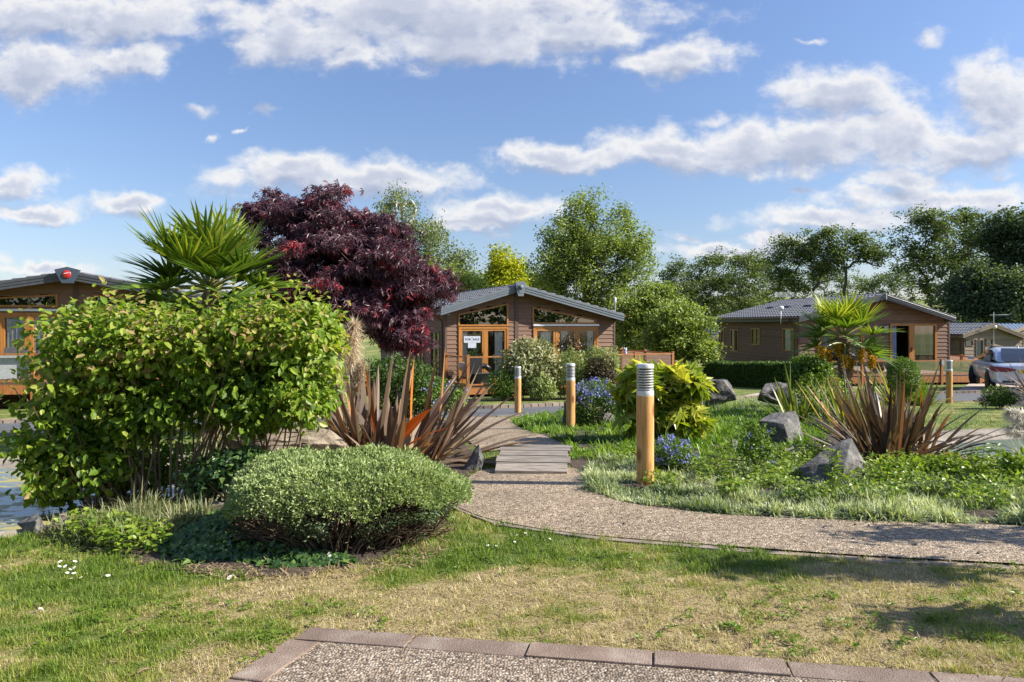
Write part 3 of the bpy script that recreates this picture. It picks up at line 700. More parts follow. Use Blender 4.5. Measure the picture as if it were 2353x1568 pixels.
def roof_slope(acc, e0, r0, y0, y1, row=.36, col=.24, mi=0):
    "tiled slope from eave point e0 to ridge point r0 (x, z), running y0..y1"
    e0 = np.array(e0, float); r0 = np.array(r0, float); L = np.hypot(*(r0 - e0)); d = (r0 - e0) / L; nrm = np.array([-d[1], d[0]]); nrm = nrm if nrm[1] > 0 else -nrm
    rows = max(2, int(L / row)); cols = int((y1 - y0) / col); sub = 6
    y = np.linspace(y0, y1, cols * sub + 1); ph = (np.arange(len(y)) % sub) / sub
    prof = .034 * np.clip(np.sin(ph * 2 * np.pi) * 1.1, -.35, 1)
    f = []; hgt = []
    for k in range(rows):
        f += [k / rows, (k + .999) / rows]; hgt += [.045, .004]
    f = np.array(f); hgt = np.array(hgt)
    X = (e0[0] + d[0] * L * f)[:, None] + nrm[0] * (hgt[:, None] + prof[None]); Z = (e0[1] + d[1] * L * f)[:, None] + nrm[1] * (hgt[:, None] + prof[None])
    V = np.stack([X, np.broadcast_to(y[None], X.shape), Z], -1); n = len(y)
    i = np.arange(len(f) - 1)[:, None] * n; j = np.arange(n - 1)[None]
    acc.add(V, np.stack([i + j, i + j + 1, i + n + j + 1, i + n + j], -1).reshape(-1, 4), mi=mi)

def lodge(pl, name, label, W, L, eL, ap, eR, over=.55, clad=None, tile=None, barge=None, front_holes=(), left_holes=(), board=.15, bd=.23, right=True, corner=None):
    """eL, ap, eR: (x, z) of the roof's top line over the front; returns the root Empty"""
    root = pl.root(name, label, 'lodge'); clad = clad or MT['clad']; tile = tile or MT['tile']; barge = barge or MT['barge']
    eL, ap, eR = map(lambda v: np.array(v, float), (eL, ap, eR)); back = L + .3; dr = .105
    def wl(z): return max(0., eL[0] + (ap[0] - eL[0]) * np.clip((z + dr - eL[1]) / (ap[1] - eL[1]), 0, 1)) if z + dr > eL[1] else 0.
    def wr(z): return min(W, eR[0] + (ap[0] - eR[0]) * np.clip((z + dr - eR[1]) / (ap[1] - eR[1]), 0, 1)) if z + dr > eR[1] else W
    zl = eL[1] + (ap[1] - eL[1]) * (0 - eL[0]) / (ap[0] - eL[0]) - dr; zr = eR[1] + (ap[1] - eR[1]) * (eR[0] - W) / (eR[0] - ap[0]) - dr
    ac = Acc()
    cladding(ac, FRONT, wl, wr, 0., ap[1] - dr, front_holes, board)
    cladding(ac, LEFT, lambda z: 0., lambda z: L, 0., zl, left_holes, board)
    cladding(ac, RIGHT(W), lambda z: 0., lambda z: L, 0., zr, (), board)
    cladding(ac, BACK(L), wl, wr, 0., ap[1] - dr - .02, (), board)
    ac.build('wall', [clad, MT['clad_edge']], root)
    tb = [((-.035, -.034, 0), (.035, .036, zl)), ((W - .035, -.034, 0), (W + .035, .036, zr)), ((-.034, L - .035, 0), (.035, L + .035, zl))]
    if corner is not None: tb.append(((corner - .07, -.04, 0), (corner + .07, .0, ap[1] - dr - .05)))
    for lo, hi in tb: tr = Acc(); box(tr, lo, hi); tr.build('corner_trim', MT['trim'], root)
    # room inside, open towards the openings
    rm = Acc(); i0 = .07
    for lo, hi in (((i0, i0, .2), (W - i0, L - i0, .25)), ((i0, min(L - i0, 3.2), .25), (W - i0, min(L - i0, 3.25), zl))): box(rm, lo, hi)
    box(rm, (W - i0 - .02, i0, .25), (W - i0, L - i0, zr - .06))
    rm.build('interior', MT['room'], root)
    rf = Acc(); roof_slope(rf, eL, ap, -over + .03, back, ); roof_slope(rf, eR, ap, -over + .03, back)
    for e in (eL, eR):   # underside and soffit
        V = [(e[0], -over, e[1] - .1), (ap[0], -over, ap[1] - .1), (ap[0], back, ap[1] - .1), (e[0], back, e[1] - .1)]; rf.add(np.array(V), np.array([(0, 1, 2, 3)]))
    rf.build('roof', tile, root)
    rd = Acc(); tube(rd, [(ap[0], -over, ap[1] + .0), (ap[0], back, ap[1] + .0)], .07, 8); rd.build('ridge', tile, root)
    for e, sgn in ((eL, -1), (eR, 1)):
        for yy, th in ((-over - .03, .05), (back - .02, .05)):
            bg_ = Acc()
            for k, (z0, z1, yo) in enumerate(((.03, -.055, -.028), (-.055, -.14, -.014), (-.14, -bd, 0.))):
                q = np.array([(e[0], e[1] + z0), (ap[0], ap[1] + z0), (ap[0], ap[1] + z1), (e[0], e[1] + z1)])
                prism(bg_, q, lambda p, y=yy + yo: np.column_stack([p[:, 0], np.full(len(p), y), p[:, 1]]), lambda p, y=yy + th: np.column_stack([p[:, 0], np.full(len(p), y), p[:, 1]]))
            bg_.build('bargeboard', barge, root)
    for e, x in ((eL, 0), (eR, W)):
        fa = Acc()
        box(fa, (e[0] - .01 if e is eL else e[0] - .02, -over + .03, e[1] - .2), (e[0] + .02 if e is eL else e[0] + .01, back - .04, e[1] - .03))
        lo, hi = sorted((e[0], x)); box(fa, (lo + .02, -over + .03, e[1] - .21), (hi, back - .06, e[1] - .19))
        fa.build('fascia', barge, root)
    for e, sx, zz in ((eL, -1, zl), (eR, 1, zr)):
        gt = Acc(); tube(gt, [(e[0] + sx * .05, -over + .0, e[1] - .04), (e[0] + sx * .05, back, e[1] - .04)], .055, 8); gt.build('gutter', MT['pipe'], root)
        xw = -.07 if sx < 0 else W + .07; p = Acc()
        tube(p, [(e[0] + sx * .05, .1, e[1] - .08), (e[0] + sx * .05, .12, e[1] - .2), (xw, .22, e[1] - .42), (xw, .22, 0.05)], .033, 8)
        p.build('downpipe', MT['pipe'], root)
    return root

# ---- middle lodge
P1 = Plane(1024, 24., 21.)
c3 = lambda x, y: (968.1 + x / 4.802, 643.4 + y / 4.802)          # a close-up's own pixels -> photo points
f = lambda x, y, out=0.: P1.sz(*c3(x, y), out)
W1 = P1.sz(1411, 800)[0]; FL1 = -1.1 - P1.zb
triL = [f(405, 515), f(955, 505), f(955, 258), f(405, 378)]; triR = [f(1222, 497), f(1930, 475), f(1930, 437), f(1222, 297)]
ztL = (f(405, 537)[1] + f(955, 517)[1]) / 2
for q in (triL, triR):
    z = (q[0][1] + q[1][1]) / 2; q[0][1] = q[1][1] = z
triL[3][0] = triL[0][0]; triL[2][0] = triL[1][0]; triR[3][0] = triR[0][0]; triR[2][0] = triR[1][0]
zt1 = min(triL[0][1], triR[0][1]) - .045
dL = [(f(408, 530)[0], FL1), (f(957, 530)[0], FL1), (f(957, 530)[0], triL[0][1] - .03), (f(408, 530)[0], triL[0][1] - .03)]
dR = [(f(1232, 530)[0], FL1), (f(1945, 520)[0], FL1), (f(1945, 520)[0], triR[0][1] - .1), (f(1232, 530)[0], triR[0][1] - .1)]
ap1 = f(1080, 58, .55); eL1 = f(213, 318, .55); eR1 = f(2232, 388, .55)
sw = [[P1.side(1012, 749), P1.side(992, 749), P1.side(992, 849), P1.side(1012, 852)], [P1.side(975, 749), P1.side(958, 749), P1.side(958, 841), P1.side(975, 843)], [P1.side(909, 760), P1.side(902, 760), P1.side(902, 832), P1.side(909, 832)]]
sw = [[(q[0][0], 2.25), (q[1][0], 2.25), (q[1][0], .62), (q[0][0], .62)] for q in sw]
L1 = lodge(P1, 'lodge', 'brown timber clad lodge in the middle with a FOR SALE sign in its window', W1, 12.5, eL1, ap1, eR1, front_holes=[triL, triR, dL, dR], left_holes=sw, corner=f(1048, 500)[0], board=.155)
window(L1, FRONT, triL, MT['oak'], glass=MT['glass_dark']); window(L1, FRONT, triR, MT['oak'], glass=MT['glass_dark'])
ml = f(700, 700)[0]
window(L1, FRONT, dL, MT['oak'], 'door', fw=.07, mull=[ml], leaf_fw=.07, curtains=[(dL[0][0] + .16, dL[0][0] + .34, MT['curtain']), (dL[1][0] - .5, dL[1][0] - .2, MT['curtain'])], handle=(ml - .1, FL1 + 1.0))
m1, m2 = f(1487, 640)[0], f(1710, 640)[0]
window(L1, FRONT, dR, MT['oak'], 'door', fw=.07, mull=[m1, m2], leaf_fw=.085, curtains=[(m1 - .6, m1 - .2, MT['curtain']), (m1 + .22, m1 + .5, MT['curtain']), (dR[1][0] - .42, dR[1][0] - .15, MT['curtain'])], handle=(m2 - .1, FL1 + 1.0))
for q in sw: window(L1, LEFT, q, MT['trim'], fw=.06, mull=[(q[0][0] + q[1][0]) / 2], bars=[1.12], out=.04)
ab = Acc(); zb_ = dR[2][1] + .05; box(ab, (dR[0][0] - .02, -.1, zb_ - .03), (dR[1][0] + .02, -.02, zb_ + .04)); ab.build('awning_box', MT['silverbar'], L1)
kz = Acc(); q = [(ap1[0] - .2, ap1[1] + .09), (ap1[0], ap1[1] + .13), (ap1[0] + .2, ap1[1] + .09), (ap1[0] + .1, ap1[1] - .4), (ap1[0] - .1, ap1[1] - .4)]
fy = lambda y: (lambda p: np.column_stack([p[:, 0], np.full(len(p), y), p[:, 1]]))
prism(kz, q, fy(-.72), fy(-.58)); prism(kz, [(ap1[0] + (x - ap1[0]) * .62, z * .6 + (ap1[1] - .12) * .4) for x, z in q], fy(-.735), fy(-.7)); KZ = kz.build('gable_plate', MT['barge'], L1)
b_ = Acc(); lathe(b_, [(.0, .0), (.075, .0), (.085, .03), (.05, .05), (.0, .06)], 16); ob = b_.build('boss', MT['barge'], KZ, smooth=True); ob.location = (ap1[0], -.73, ap1[1] - .08); ob.rotation_euler = (rad(90), 0, 0)

# FOR SALE notice hanging behind the glass of the sliding door
def text_obj(s, size, mat, parent, loc, rot=(rad(90), 0, 0), name='lettering', ext=.002, align='CENTER'):
    cu = bpy.data.curves.new(name, 'FONT'); cu.body = s; cu.size = size; cu.extrude = ext; cu.align_x = align; cu.align_y = 'CENTER'; cu.materials.append(mat)
    tmp = bpy.data.objects.new(name, cu); COL.objects.link(tmp); dg = bpy.context.evaluated_depsgraph_get(); dg.update()
    me = bpy.data.meshes.new_from_object(tmp.evaluated_get(dg)); me.name = name; bpy.data.objects.remove(tmp); bpy.data.curves.remove(cu)
    ob = bpy.data.objects.new(name, me); COL.objects.link(ob); ob.parent = parent; ob.location = loc; ob.rotation_euler = rot
    return ob
A_, B_ = f(468, 622), f(650, 693); cxs = (A_[0] + B_[0]) / 2; czs = (A_[1] + B_[1]) / 2
p3 = P1.o + np.array([P1.c, P1.s]) * cxs - P1.n * -.012
sg = thing('sale_sign', 'white FOR SALE notice in the sliding door of the middle lodge', 'sign', (p3[0] , p3[1], P1.zb + czs), P1.a)
hw, hh = (B_[0] - A_[0]) / 2, (A_[1] - B_[1]) / 2
sa = Acc(); box(sa, (-hw, -.003, -hh), (-.004, .0, hh)); box(sa, (.004, -.003, -hh), (hw, 0, hh)); box(sa, (-hw * .5, .001, -hh * 2.6), (hw * .5, .004, -hh * .9)); sa.build('paper', MT['paper'], sg)
text_obj('FOR', hh * 1.0, MT['ink'], sg, (-hw * .5, -.006, .0)); text_obj('SALE', hh * .95, MT['ink'], sg, (hw * .5, -.006, .0))

# short mast with a white aerial on the right eave
xm = eR1[0] + .06; zt_ = P1.sz(1436, 684, 0.)[1]
a_ = Acc(); tube(a_, [(xm, .2, eR1[1] - .25), (xm, .2, zt_ - .2)], .014, 6); AE = a_.build('aerial_pole', MT['silverbar'], L1)
a_ = Acc(); lathe(a_, [(.02, 0), (.045, .03), (.045, .2), (.03, .23)], 10, (xm, .2, zt_ - .22)); a_.build('antenna', MT['white'], AE, smooth=True)

# ---- right lodge
P2 = Plane(1835, 30., 7.6)
c1 = lambda x, y: (1617.6 + x / 7.527, 661.8 + y / 7.527); c2 = lambda x, y: (1899.5 + x / 7.527, 661.8 + y / 7.527)
W2 = P2.sz(2180, 800)[0]; FL2 = -1.15 - P2.zb
h = lambda x, y, out=0.: P2.sz(*c2(x, y), out)
ap2, eR2 = h(1010, 108, .6), h(2215, 498, .6); k2 = (ap2[1] - eR2[1]) / (eR2[0] - ap2[0]); eL2 = np.array([-.35, eR2[1] - .02])
dr2 = [(h(1085, 630)[0], FL2), (h(1895, 620)[0], FL2), (h(1895, 620)[0], h(1895, 618)[1]), (h(1085, 630)[0], h(1895, 618)[1])]
wz = h(0, 690)[1]
wn2 = [(h(-160, 700)[0], FL2), (h(640, 700)[0], FL2), (h(640, 700)[0], wz), (h(-160, 700)[0], wz)]
sl2 = []
for x0, x1, y0, y1 in ((302, 352, 722, 1065), (465, 595, 718, 1100), (825, 975, 700, 990), (1372, 1610, 700, 1095)):
    a0, b0 = P2.side(*c1(x0, y1)), P2.side(*c1(x1, y0)); b1 = P2.side(*c1(x1, y1)); zlo = (a0[1] + b1[1]) / 2
    sl2.append([(a0[0], zlo), (b0[0], zlo), (b0[0], b0[1]), (a0[0], b0[1])])
L2 = lodge(P2, 'lodge', 'brown clad lodge on the right behind the palm with an open sliding door', W2, 8.0, eL2, ap2, eR2, over=.6, clad=MT['clad'], barge=MT['barge_dark'], front_holes=[dr2, wn2], left_holes=sl2, board=.165)
mm = h(1475, 800)[0]
# sliding door: left leaf open on a dark room
fr = Acc(); frame_ring(fr, FRONT, dr2, inset(dr2, .1), -.06, .06); box(fr, (mm - .16, FL2 + .05, -.04), (mm + .1, dr2[2][1] - .08, .045), M=lambda V: FRONT(V[:, 0], V[:, 1], V[:, 2]))
DR = fr.build('door', MT['oak'], L2); q = [(mm + .1, FL2 + .1), (dr2[1][0] - .1, FL2 + .1), (dr2[1][0] - .1, dr2[2][1] - .1), (mm + .1, dr2[2][1] - .1)]
Acc().add(FRONT(np.array(q)[:, 0], np.array(q)[:, 1], np.zeros(4)), np.arange(4)).build('pane', MT['glass_dark'], DR)
curtain(DR, FRONT, dr2[0][0] + .1, dr2[0][0] + .38, FL2 + .3, dr2[2][1] - .1, MT['curtain_blue'], -.05, 3); curtain(DR, FRONT, dr2[1][0] - .75, dr2[1][0] - .5, FL2 + .1, dr2[2][1] - .1, MT['curtain'], -.06, 3); curtain(DR, FRONT, dr2[1][0] - .3, dr2[1][0] - .16, FL2 + .1, dr2[2][1] - .1, MT['curtain'], -.06, 2)
hd = Acc(); bar(hd, (mm - .08, -.09, FL2 + .9), (mm - .08, -.09, FL2 + 1.12), .025, .03, up=(1, 0, 0)); bar(hd, (mm - .08, -.02, FL2 + 1.0), (mm - .08, -.1, FL2 + 1.0), .03, .03); hd.build('handle', MT['black'], DR)
window(L2, FRONT, wn2, MT['oak'], 'door', fw=.08, mull=[(wn2[0][0] + wn2[1][0]) / 2], leaf_fw=.07, curtains=[(wn2[0][0] + .2, wn2[0][0] + .5, MT['curtain_blue']), (wn2[1][0] - .5, wn2[1][0] - .2, MT['curtain_blue'])])
for k, q in enumerate(sl2):
    u0, u1 = min(q[0][0], q[1][0]), max(q[0][0], q[1][0])
    window(L2, LEFT, q, MT['oak'], fw=.05, mull=[(u0 + u1) / 2] if k in (1, 2) else [], out=.04, glass=MT['glass'], curtains=[] if k in (0, 2) else [((u0 + u1) / 2 + .05, u1 - .1, MT['curtain'])])
vt = Acc(); vx, vz = h(1012, 725); box(vt, (vx - .15, -.07, vz - .24), (vx + .15, -.03, vz + .24))
VT = vt.build('wall_lamp', MT['black'], L2); v2 = Acc()
for k in range(6): box(v2, (vx - .1, -.085, vz - .14 + k * .055), (vx + .1, -.068, vz - .105 + k * .055))
v2.build('louvre', pm('cream_slat', (.6, .55, .33), None), VT)
for px, py in ((915, 380), (1215, 365), (1535, 355)):      # roof vents on the left slope
    u_, z_ = P2.side(*c1(px, py)); zt = FL2 + 2.6
    s_ = .33 + .1 * (px > 1000); x_ = eL2[0] + (ap2[0] - eL2[0]) * .52; z0 = eL2[1] + (ap2[1] - eL2[1]) * .52
    yv = {915: 5.4, 1215: 3.7, 1535: 1.9}[px]
    v_ = Acc(); sl_ = math.atan2(ap2[1] - eL2[1], ap2[0] - eL2[0]); M_ = Matrix.Rotation(-sl_, 4, 'Y')
    box(v_, (-.16, -.3, .03), (.16, .3, .12)); box(v_, (-.2, -.24, .0), (-.15, .24, .08)); ob = v_.build('roof_vent', MT['tile'], L2); ob.location = (x_, yv, z0); ob.rotation_euler = (0, -sl_, 0)
# light strip of wire along the front verge and an aerial on the back ridge
a_ = Acc(); bar(a_, (ap2[0], 7.9, ap2[1]), (ap2[0], 7.9, ap2[1] + .55), .03, .03)
for k in range(5): bar(a_, (ap2[0] - .5, 7.9, ap2[1] + .22 + k * .06), (ap2[0] + .7, 7.9, ap2[1] + .22 + k * .06), .015, .015)
a_.build('aerial', MT['silverbar'], L2)
a_ = Acc(); tube(a_, [(ap2[0] + .08, -.68, ap2[1] - .06), (eR2[0], -.68, eR2[1] - .07)], .012, 5); tube(a_, [(ap2[0], -.69, ap2[1] + .03), (ap2[0], -.69, ap2[1] - .24)], .02, 5); a_.build('verge_trim', MT['white'], L2)
# small round vent and swan-neck pipe by the left eave
a_ = Acc(); tube(a_, [(-.55, .5, eL2[1] - .3), (-.55, .5, eL2[1] + .32)], .02, 6); lathe(a_, [(0, 0), (.1, .03), (.13, .1), (.1, .18), (0, .2)], 12, (-.55, .5, eL2[1] + .3)); a_.build('pole_lamp', MT['white'], L2, smooth=True)

# ---- left lodge
a3 = rad(13.4); o3 = np.array([(45 - CX) / F * 20.8, 20.8]) - 3.1 * np.array([math.cos(a3), math.sin(a3)])
P3 = Plane(o3[0] / o3[1] * F + CX, o3[1], 13.4); FL3 = -.66 - P3.zb
e1 = lambda x, y, out=0.: P3.sz(x / 3.655, 582 + y / 3.655, out)
ap3 = e1(580, 160, .55); W3 = 2 * ap3[0] if ap3[0] > 2.5 else 6.4
q = e1(0, 245, .55); t3 = (ap3[1] - q[1]) / (ap3[0] - q[0]); eL3 = np.array([-.3, ap3[1] - t3 * (ap3[0] + .3)]); eR3 = np.array([W3 + .3, ap3[1] - t3 * (W3 + .3 - ap3[0])])
zw3 = e1(100, 452)[1]; zd3 = zw3 - .17
tri3 = [(e1(-330, 450)[0], zw3), (e1(490, 450)[0], zw3), (e1(490, 345)[0], e1(490, 345)[1]), (e1(-330, 345)[0], zw3 + .22)]
tri3b = [(2 * ap3[0] - tri3[1][0], zw3), (2 * ap3[0] - tri3[0][0], zw3), (2 * ap3[0] - tri3[0][0], zw3 + .22), (2 * ap3[0] - tri3[1][0], tri3[2][1])]
d3 = [(tri3[0][0], FL3), (tri3[1][0], FL3), (tri3[1][0], zd3), (tri3[0][0], zd3)]; d3b = [(tri3b[0][0], FL3), (tri3b[1][0], FL3), (tri3b[1][0], zd3), (tri3b[0][0], zd3)]
L3 = lodge(P3, 'lodge', 'brown lodge at the left edge with a red emblem on its gable', W3, 10., eL3, ap3, eR3, front_holes=[tri3, tri3b, d3, d3b], corner=ap3[0], barge=MT['barge_dark'])
window(L3, FRONT, tri3, MT['oak'], glass=MT['glass_dark']); window(L3, FRONT, tri3b, MT['oak'], glass=MT['glass_dark'])
x0, x1 = d3[0][0], d3[1][0]; mu = [e1(5, 600)[0], e1(248, 600)[0]]; mu = [mu[0]] + [mu[1]]
cw = mu[1] - mu[0]
window(L3, FRONT, d3, MT['oak'], 'door', fw=.07, mull=mu, leaf_fw=.08, curtains=[(mu[0] + .14, mu[0] + .72, MT['curtain']), (mu[0] + .72, mu[1] - .1, MT['curtain']), (mu[1] + .1, mu[1] + .6, MT['curtain'])])
window(L3, FRONT, d3b, MT['oak'], 'door', fw=.07, mull=[(d3b[0][0] + d3b[1][0]) / 2], leaf_fw=.08, curtains=[(d3b[0][0] + .1, d3b[1][0] - .1, MT['curtain'])])
ab = Acc(); box(ab, (x0 - .02, -.1, zd3 + .04), (x1 + .02, -.02, zd3 + .11)); ab.build('awning_box', MT['silverbar'], L3)
kz = Acc(); prism(kz, [(ap3[0] - .34, ap3[1] + .06), (ap3[0], ap3[1] + .15), (ap3[0] + .34, ap3[1] + .06), (ap3[0] + .14, ap3[1] - .34), (ap3[0] - .14, ap3[1] - .34)], fy(-.72), fy(-.6))
KZ = kz.build('gable_plate', pm('slate_blue_plate', (.06, .085, .12), None, rough=.4), L3)
b_ = Acc(); lathe(b_, [(0, 0), (.12, 0), (.12, .02), (.09, .035), (0, .04)], 20); ob = b_.build('emblem', MT['redglass'], KZ, smooth=True); ob.location = (ap3[0], -.72, ap3[1] - .08); ob.rotation_euler = (rad(90), 0, 0)
b_ = Acc(); bar(b_, (ap3[0] - .06, -.765, ap3[1] - .06), (ap3[0] + .06, -.765, ap3[1] - .03), .008, .02); b_.build('emblem_mark', MT['white'], KZ)

# ---- far lodges on the right
P4 = Plane(2230, 44., 12.); j4 = lambda x, y, out=0.: P4.sz(2107.8 + x / 6.4, 704.7 + y / 6.4, out)
P4.zb = g1(*P4.o) - .3
W4 = j4(1555, 500)[0] - j4(690, 500)[0]; P4 = Plane(2107.8 + 690 / 6.4, 44., 12.); P4.zb = 1 - (822 - HZ) / F * 44
ap4, eL4, eR4 = j4(1135, 250, .3), j4(665, 412, .3), j4(1590, 425, .3)
ho = [[j4(705, 580), j4(818, 575), j4(818, 492), j4(705, 495)], [j4(850, 740), j4(965, 740), j4(965, 485), j4(850, 487)], [j4(995, 570), j4(1108, 568), j4(1108, 482), j4(995, 485)]]
ho = [[(q[0][0], q[0][1]), (q[1][0], q[0][1]), (q[1][0], q[2][1]), (q[0][0], q[2][1])] for q in ho]
L4 = lodge(P4, 'lodge', 'distant grey brown lodge with a small door beyond the silver car', W4, 6., eL4, ap4, eR4, over=.3, clad=MT['clad_far'], tile=MT['tile_far'], barge=MT['clad_far'], front_holes=ho, board=.22)
for k, q in enumerate(ho): window(L4, FRONT, q, MT['trim'], 'door' if k == 1 else 'window', fw=.06, curtains=[(q[0][0] + .05, q[1][0] - .05, MT['curtain_blue'] if k == 1 else MT['curtain'])])
wg = Acc(); X_ = -5.2; cladding(wg, lambda u, z, o: FRONT(u, z, np.asarray(o) - 1.1), lambda z: X_, lambda z: 0., 0., eL4[1] - .12, (), .22); roof_slope(wg, (ap4[0], 0), (ap4[0], 1), 0, .4) if 0 else None
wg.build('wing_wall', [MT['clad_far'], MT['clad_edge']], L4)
wr_ = Acc(); zr0, zr1 = eL4[1] - .02, ap4[1] + .05; rows = 11; cols = 40
f_ = np.repeat(np.arange(rows), 2) / rows + np.tile([0, .99 / rows], rows); hg = np.tile([.05, 0.], rows); xs = np.linspace(X_, ap4[0], cols * 4 + 1); wv = .03 * np.sin(np.arange(len(xs)) / 4 * 6.28)
V = np.stack(np.broadcast_arrays(xs[None], (.75 + 3.2 * f_)[:, None], (zr0 + (zr1 - zr0) * f_ + hg)[:, None] + wv[None]), -1); n = len(xs)
i = np.arange(len(f_) - 1)[:, None] * n; j = np.arange(n - 1)[None]; wr_.add(V, np.stack([i + j, i + j + 1, i + n + j + 1, i + n + j], -1).reshape(-1, 4)); wr_.build('wing_roof', MT['tile_far'], L4)
ta = Acc(); xa = ap4[0] + .05; tube(ta, [(xa, -.2, .0), (xa, -.2, ap4[1] + .75)], .022, 6); bar(ta, (xa - .1, -.2, ap4[1] + .55), (xa + .12, -1.0, ap4[1] + .58), .02, .02)
for k in range(6): s_ = k / 5; bar(ta, (xa - .1 + .22 * s_ - .22, -.2 - .8 * s_, ap4[1] + .55), (xa - .1 + .22 * s_ + .22, -.2 - .8 * s_, ap4[1] + .56), .014, .014)
TA = ta.build('aerial', MT['silverbar'], L4); ta = Acc(); lathe(ta, [(0, 0), (.12, .04), (.15, .12), (.12, .22), (0, .26)], 12, (xa, -.25, ap4[1] - .35)); ta.build('dish', MT['white'], TA, smooth=True)
def small_lodge(px, Y, a, W, Lg, zt, ze, label, zbpy, clad, tile):
    P = Plane(px, Y, a); P.zb = 1 - (zbpy - HZ) / F * Y
    z0, z1 = 1 - (ze - HZ) / F * Y - P.zb, 1 - (zt - HZ) / F * Y - P.zb
    wnd = [(W * .3, .9), (W * .45, .9), (W * .45, 1.8), (W * .3, 1.8)]
    r = lodge(P, 'lodge', label, W, Lg, (-.3, z0), (W / 2, z1), (W + .3, z0), over=.3, clad=clad, tile=tile, barge=clad, front_holes=[wnd], board=.2)
    window(r, FRONT, wnd, MT['trim'], curtains=[(W * .32, W * .43, MT['curtain'])])
    return r
small_lodge(2300, 50., 30., 7.5, 9., 745, 770, 'distant lodge with a shiny blue grey tiled roof at the right edge', 822, MT['clad_far'], pm('blue_grey_tile', (.14, .2, .3), (.2, .27, .38), 8, .35))
small_lodge(1628, 46., 10., 2.6, 8., 757, 782, 'small distant lodge showing between the bushes and the right lodge', 828, MT['clad_far'], MT['tile_far'])

# ------------------------------------------------------------------ decks
def deck(pl, name, label, line, floor_z, depth_lines, rail_h=.92, posts_dark=(), glass=None, fascia=.2, boards=None, panelmat=None, glazed=True):
    """line: (x, out) corner points of the railing in the lodge's own frame; floor polygon closes back to the wall"""
    root = pl.root(name, label, 'deck'); pt = lambda p, z: np.array([p[0], -p[1], z])
    fl = Acc(); poly = np.array(depth_lines, float)
    prism(fl, poly, lambda p: np.column_stack([p[:, 0], -p[:, 1], np.full(len(p), floor_z - .035)]), lambda p: np.column_stack([p[:, 0], -p[:, 1], np.full(len(p), floor_z)]))
    fl.build('floor', MT['deckboard'], root)
    fs = Acc()
    for p, q in zip(line[:-1], line[1:]): bar(fs, pt(p, floor_z - .04 - fascia / 2), pt(q, floor_z - .04 - fascia / 2), .035, fascia)
    fs.build('fascia', MT['rail'], root)
    ps = []
    for p, q in zip(line[:-1], line[1:]):
        d = math.hypot(q[0] - p[0], q[1] - p[1]); n = max(1, int(round(d / 1.7)))
        for k in range(n): ps.append((p[0] + (q[0] - p[0]) * k / n, p[1] + (q[1] - p[1]) * k / n))
    ps.append(line[-1])
    for p in ps:
        b = Acc(); box(b, (p[0] - .045, -p[1] - .045, .0), (p[0] + .045, -p[1] + .045, floor_z + rail_h + .05)); box(b, (p[0] - .055, -p[1] - .055, floor_z + rail_h + .05), (p[0] + .055, -p[1] + .055, floor_z + rail_h + .075))
        b.build('post', MT['rail'], root)
    for p, q in zip(ps[:-1], ps[1:]):
        d = unit(np.array(q) - np.array(p)); p_ = np.array(p) + d * .05; q_ = np.array(q) - d * .05
        b = Acc(); bar(b, pt(p_, floor_z + rail_h), pt(q_, floor_z + rail_h), .075, .045); b.build('handrail', MT['rail'], root)
        b = Acc(); bar(b, pt(p_, floor_z + .08), pt(q_, floor_z + .08), .05, .05); b.build('lower_rail', MT['rail'], root)
        if not glazed: continue
        g = Acc(); V = [pt(p_, floor_z + .1), pt(q_, floor_z + .1), pt(q_, floor_z + rail_h - .02), pt(p_, floor_z + rail_h - .02)]
        g.add(np.array(V), np.array([(0, 1, 2, 3)])); g.build('glass_panel', glass or MT['railglass'], root)
    return root
lx = 8.3
arc = [(0.0, .06), (.05, .7), (.16, 1.25), (.32, 1.6)]
D1 = deck(P1, 'deck', 'curved timber deck with glass rail along the front of the middle lodge', arc[:1] + arc[3:] + [(lx, 1.6), (lx, -2.2)], FL1, [(0, .03), (.05, .7), (.16, 1.25), (.32, 1.6), (lx, 1.6), (lx, -2.2), (W1 + .1, -2.2), (W1 + .1, .03)], 1.0)
D2 = deck(P2, 'deck', 'timber deck with mirror like glass rail before the right lodge', [(-.3, 2.2), (W2 + 1.4, 2.2), (W2 + 1.9, -3.)], FL2, [(-.3, .03), (-.3, 2.2), (W2 + 1.4, 2.2), (W2 + 1.9, -3), (W2 + .1, -3), (W2 + .1, .03)], .62, glass=glassmat('dark_balustrade_glass', .42, (.4, .43, .4)), fascia=.25)
for k in (3, 6):
    pp = [c for c in D2.children if c.name.startswith('post')][min(k, 6)]; m_ = np.array([v.co[:] for v in pp.data.vertices]); lo, hi = m_.min(0), m_.max(0)
    b = Acc(); box(b, (lo[0] + .0, lo[1] - .03, hi[2] - .26), (hi[0] - .0, lo[1] + .02, hi[2] - .05)); b.build('post_light', pm('chequered_lamp', (.02, .02, .03), (.7, .7, .7), 30, .3), pp)
D3 = deck(P3, 'deck', 'raised timber deck with woven grey screen at the left edge', [(-1, 2.), (e1(275, 900, 2.)[0], 2.), (W3, 2.)], FL3, [(-1, .03), (-1, 2.), (W3, 2.), (W3, .03)], .82, fascia=.16, glazed=False)
sc_ = Acc(); xe = e1(240, 900, 1.9)[0]; box(sc_, (-1, -1.9, FL3 + .12), (xe, -1.88, FL3 + .78)); sc_.build('woven_screen', MT['wicker'], D3)
b = Acc(); box(b, (-1, -2.02, FL3 - .3), (W3, -1.98, FL3 - .2)); b.build('lower_beam', MT['rail'], D3)
def at_local(pl, x, out, z): return (pl.o[0] + pl.c * x + pl.n[0] * out, pl.o[1] + pl.s * x + pl.n[1] * out, pl.zb + z)
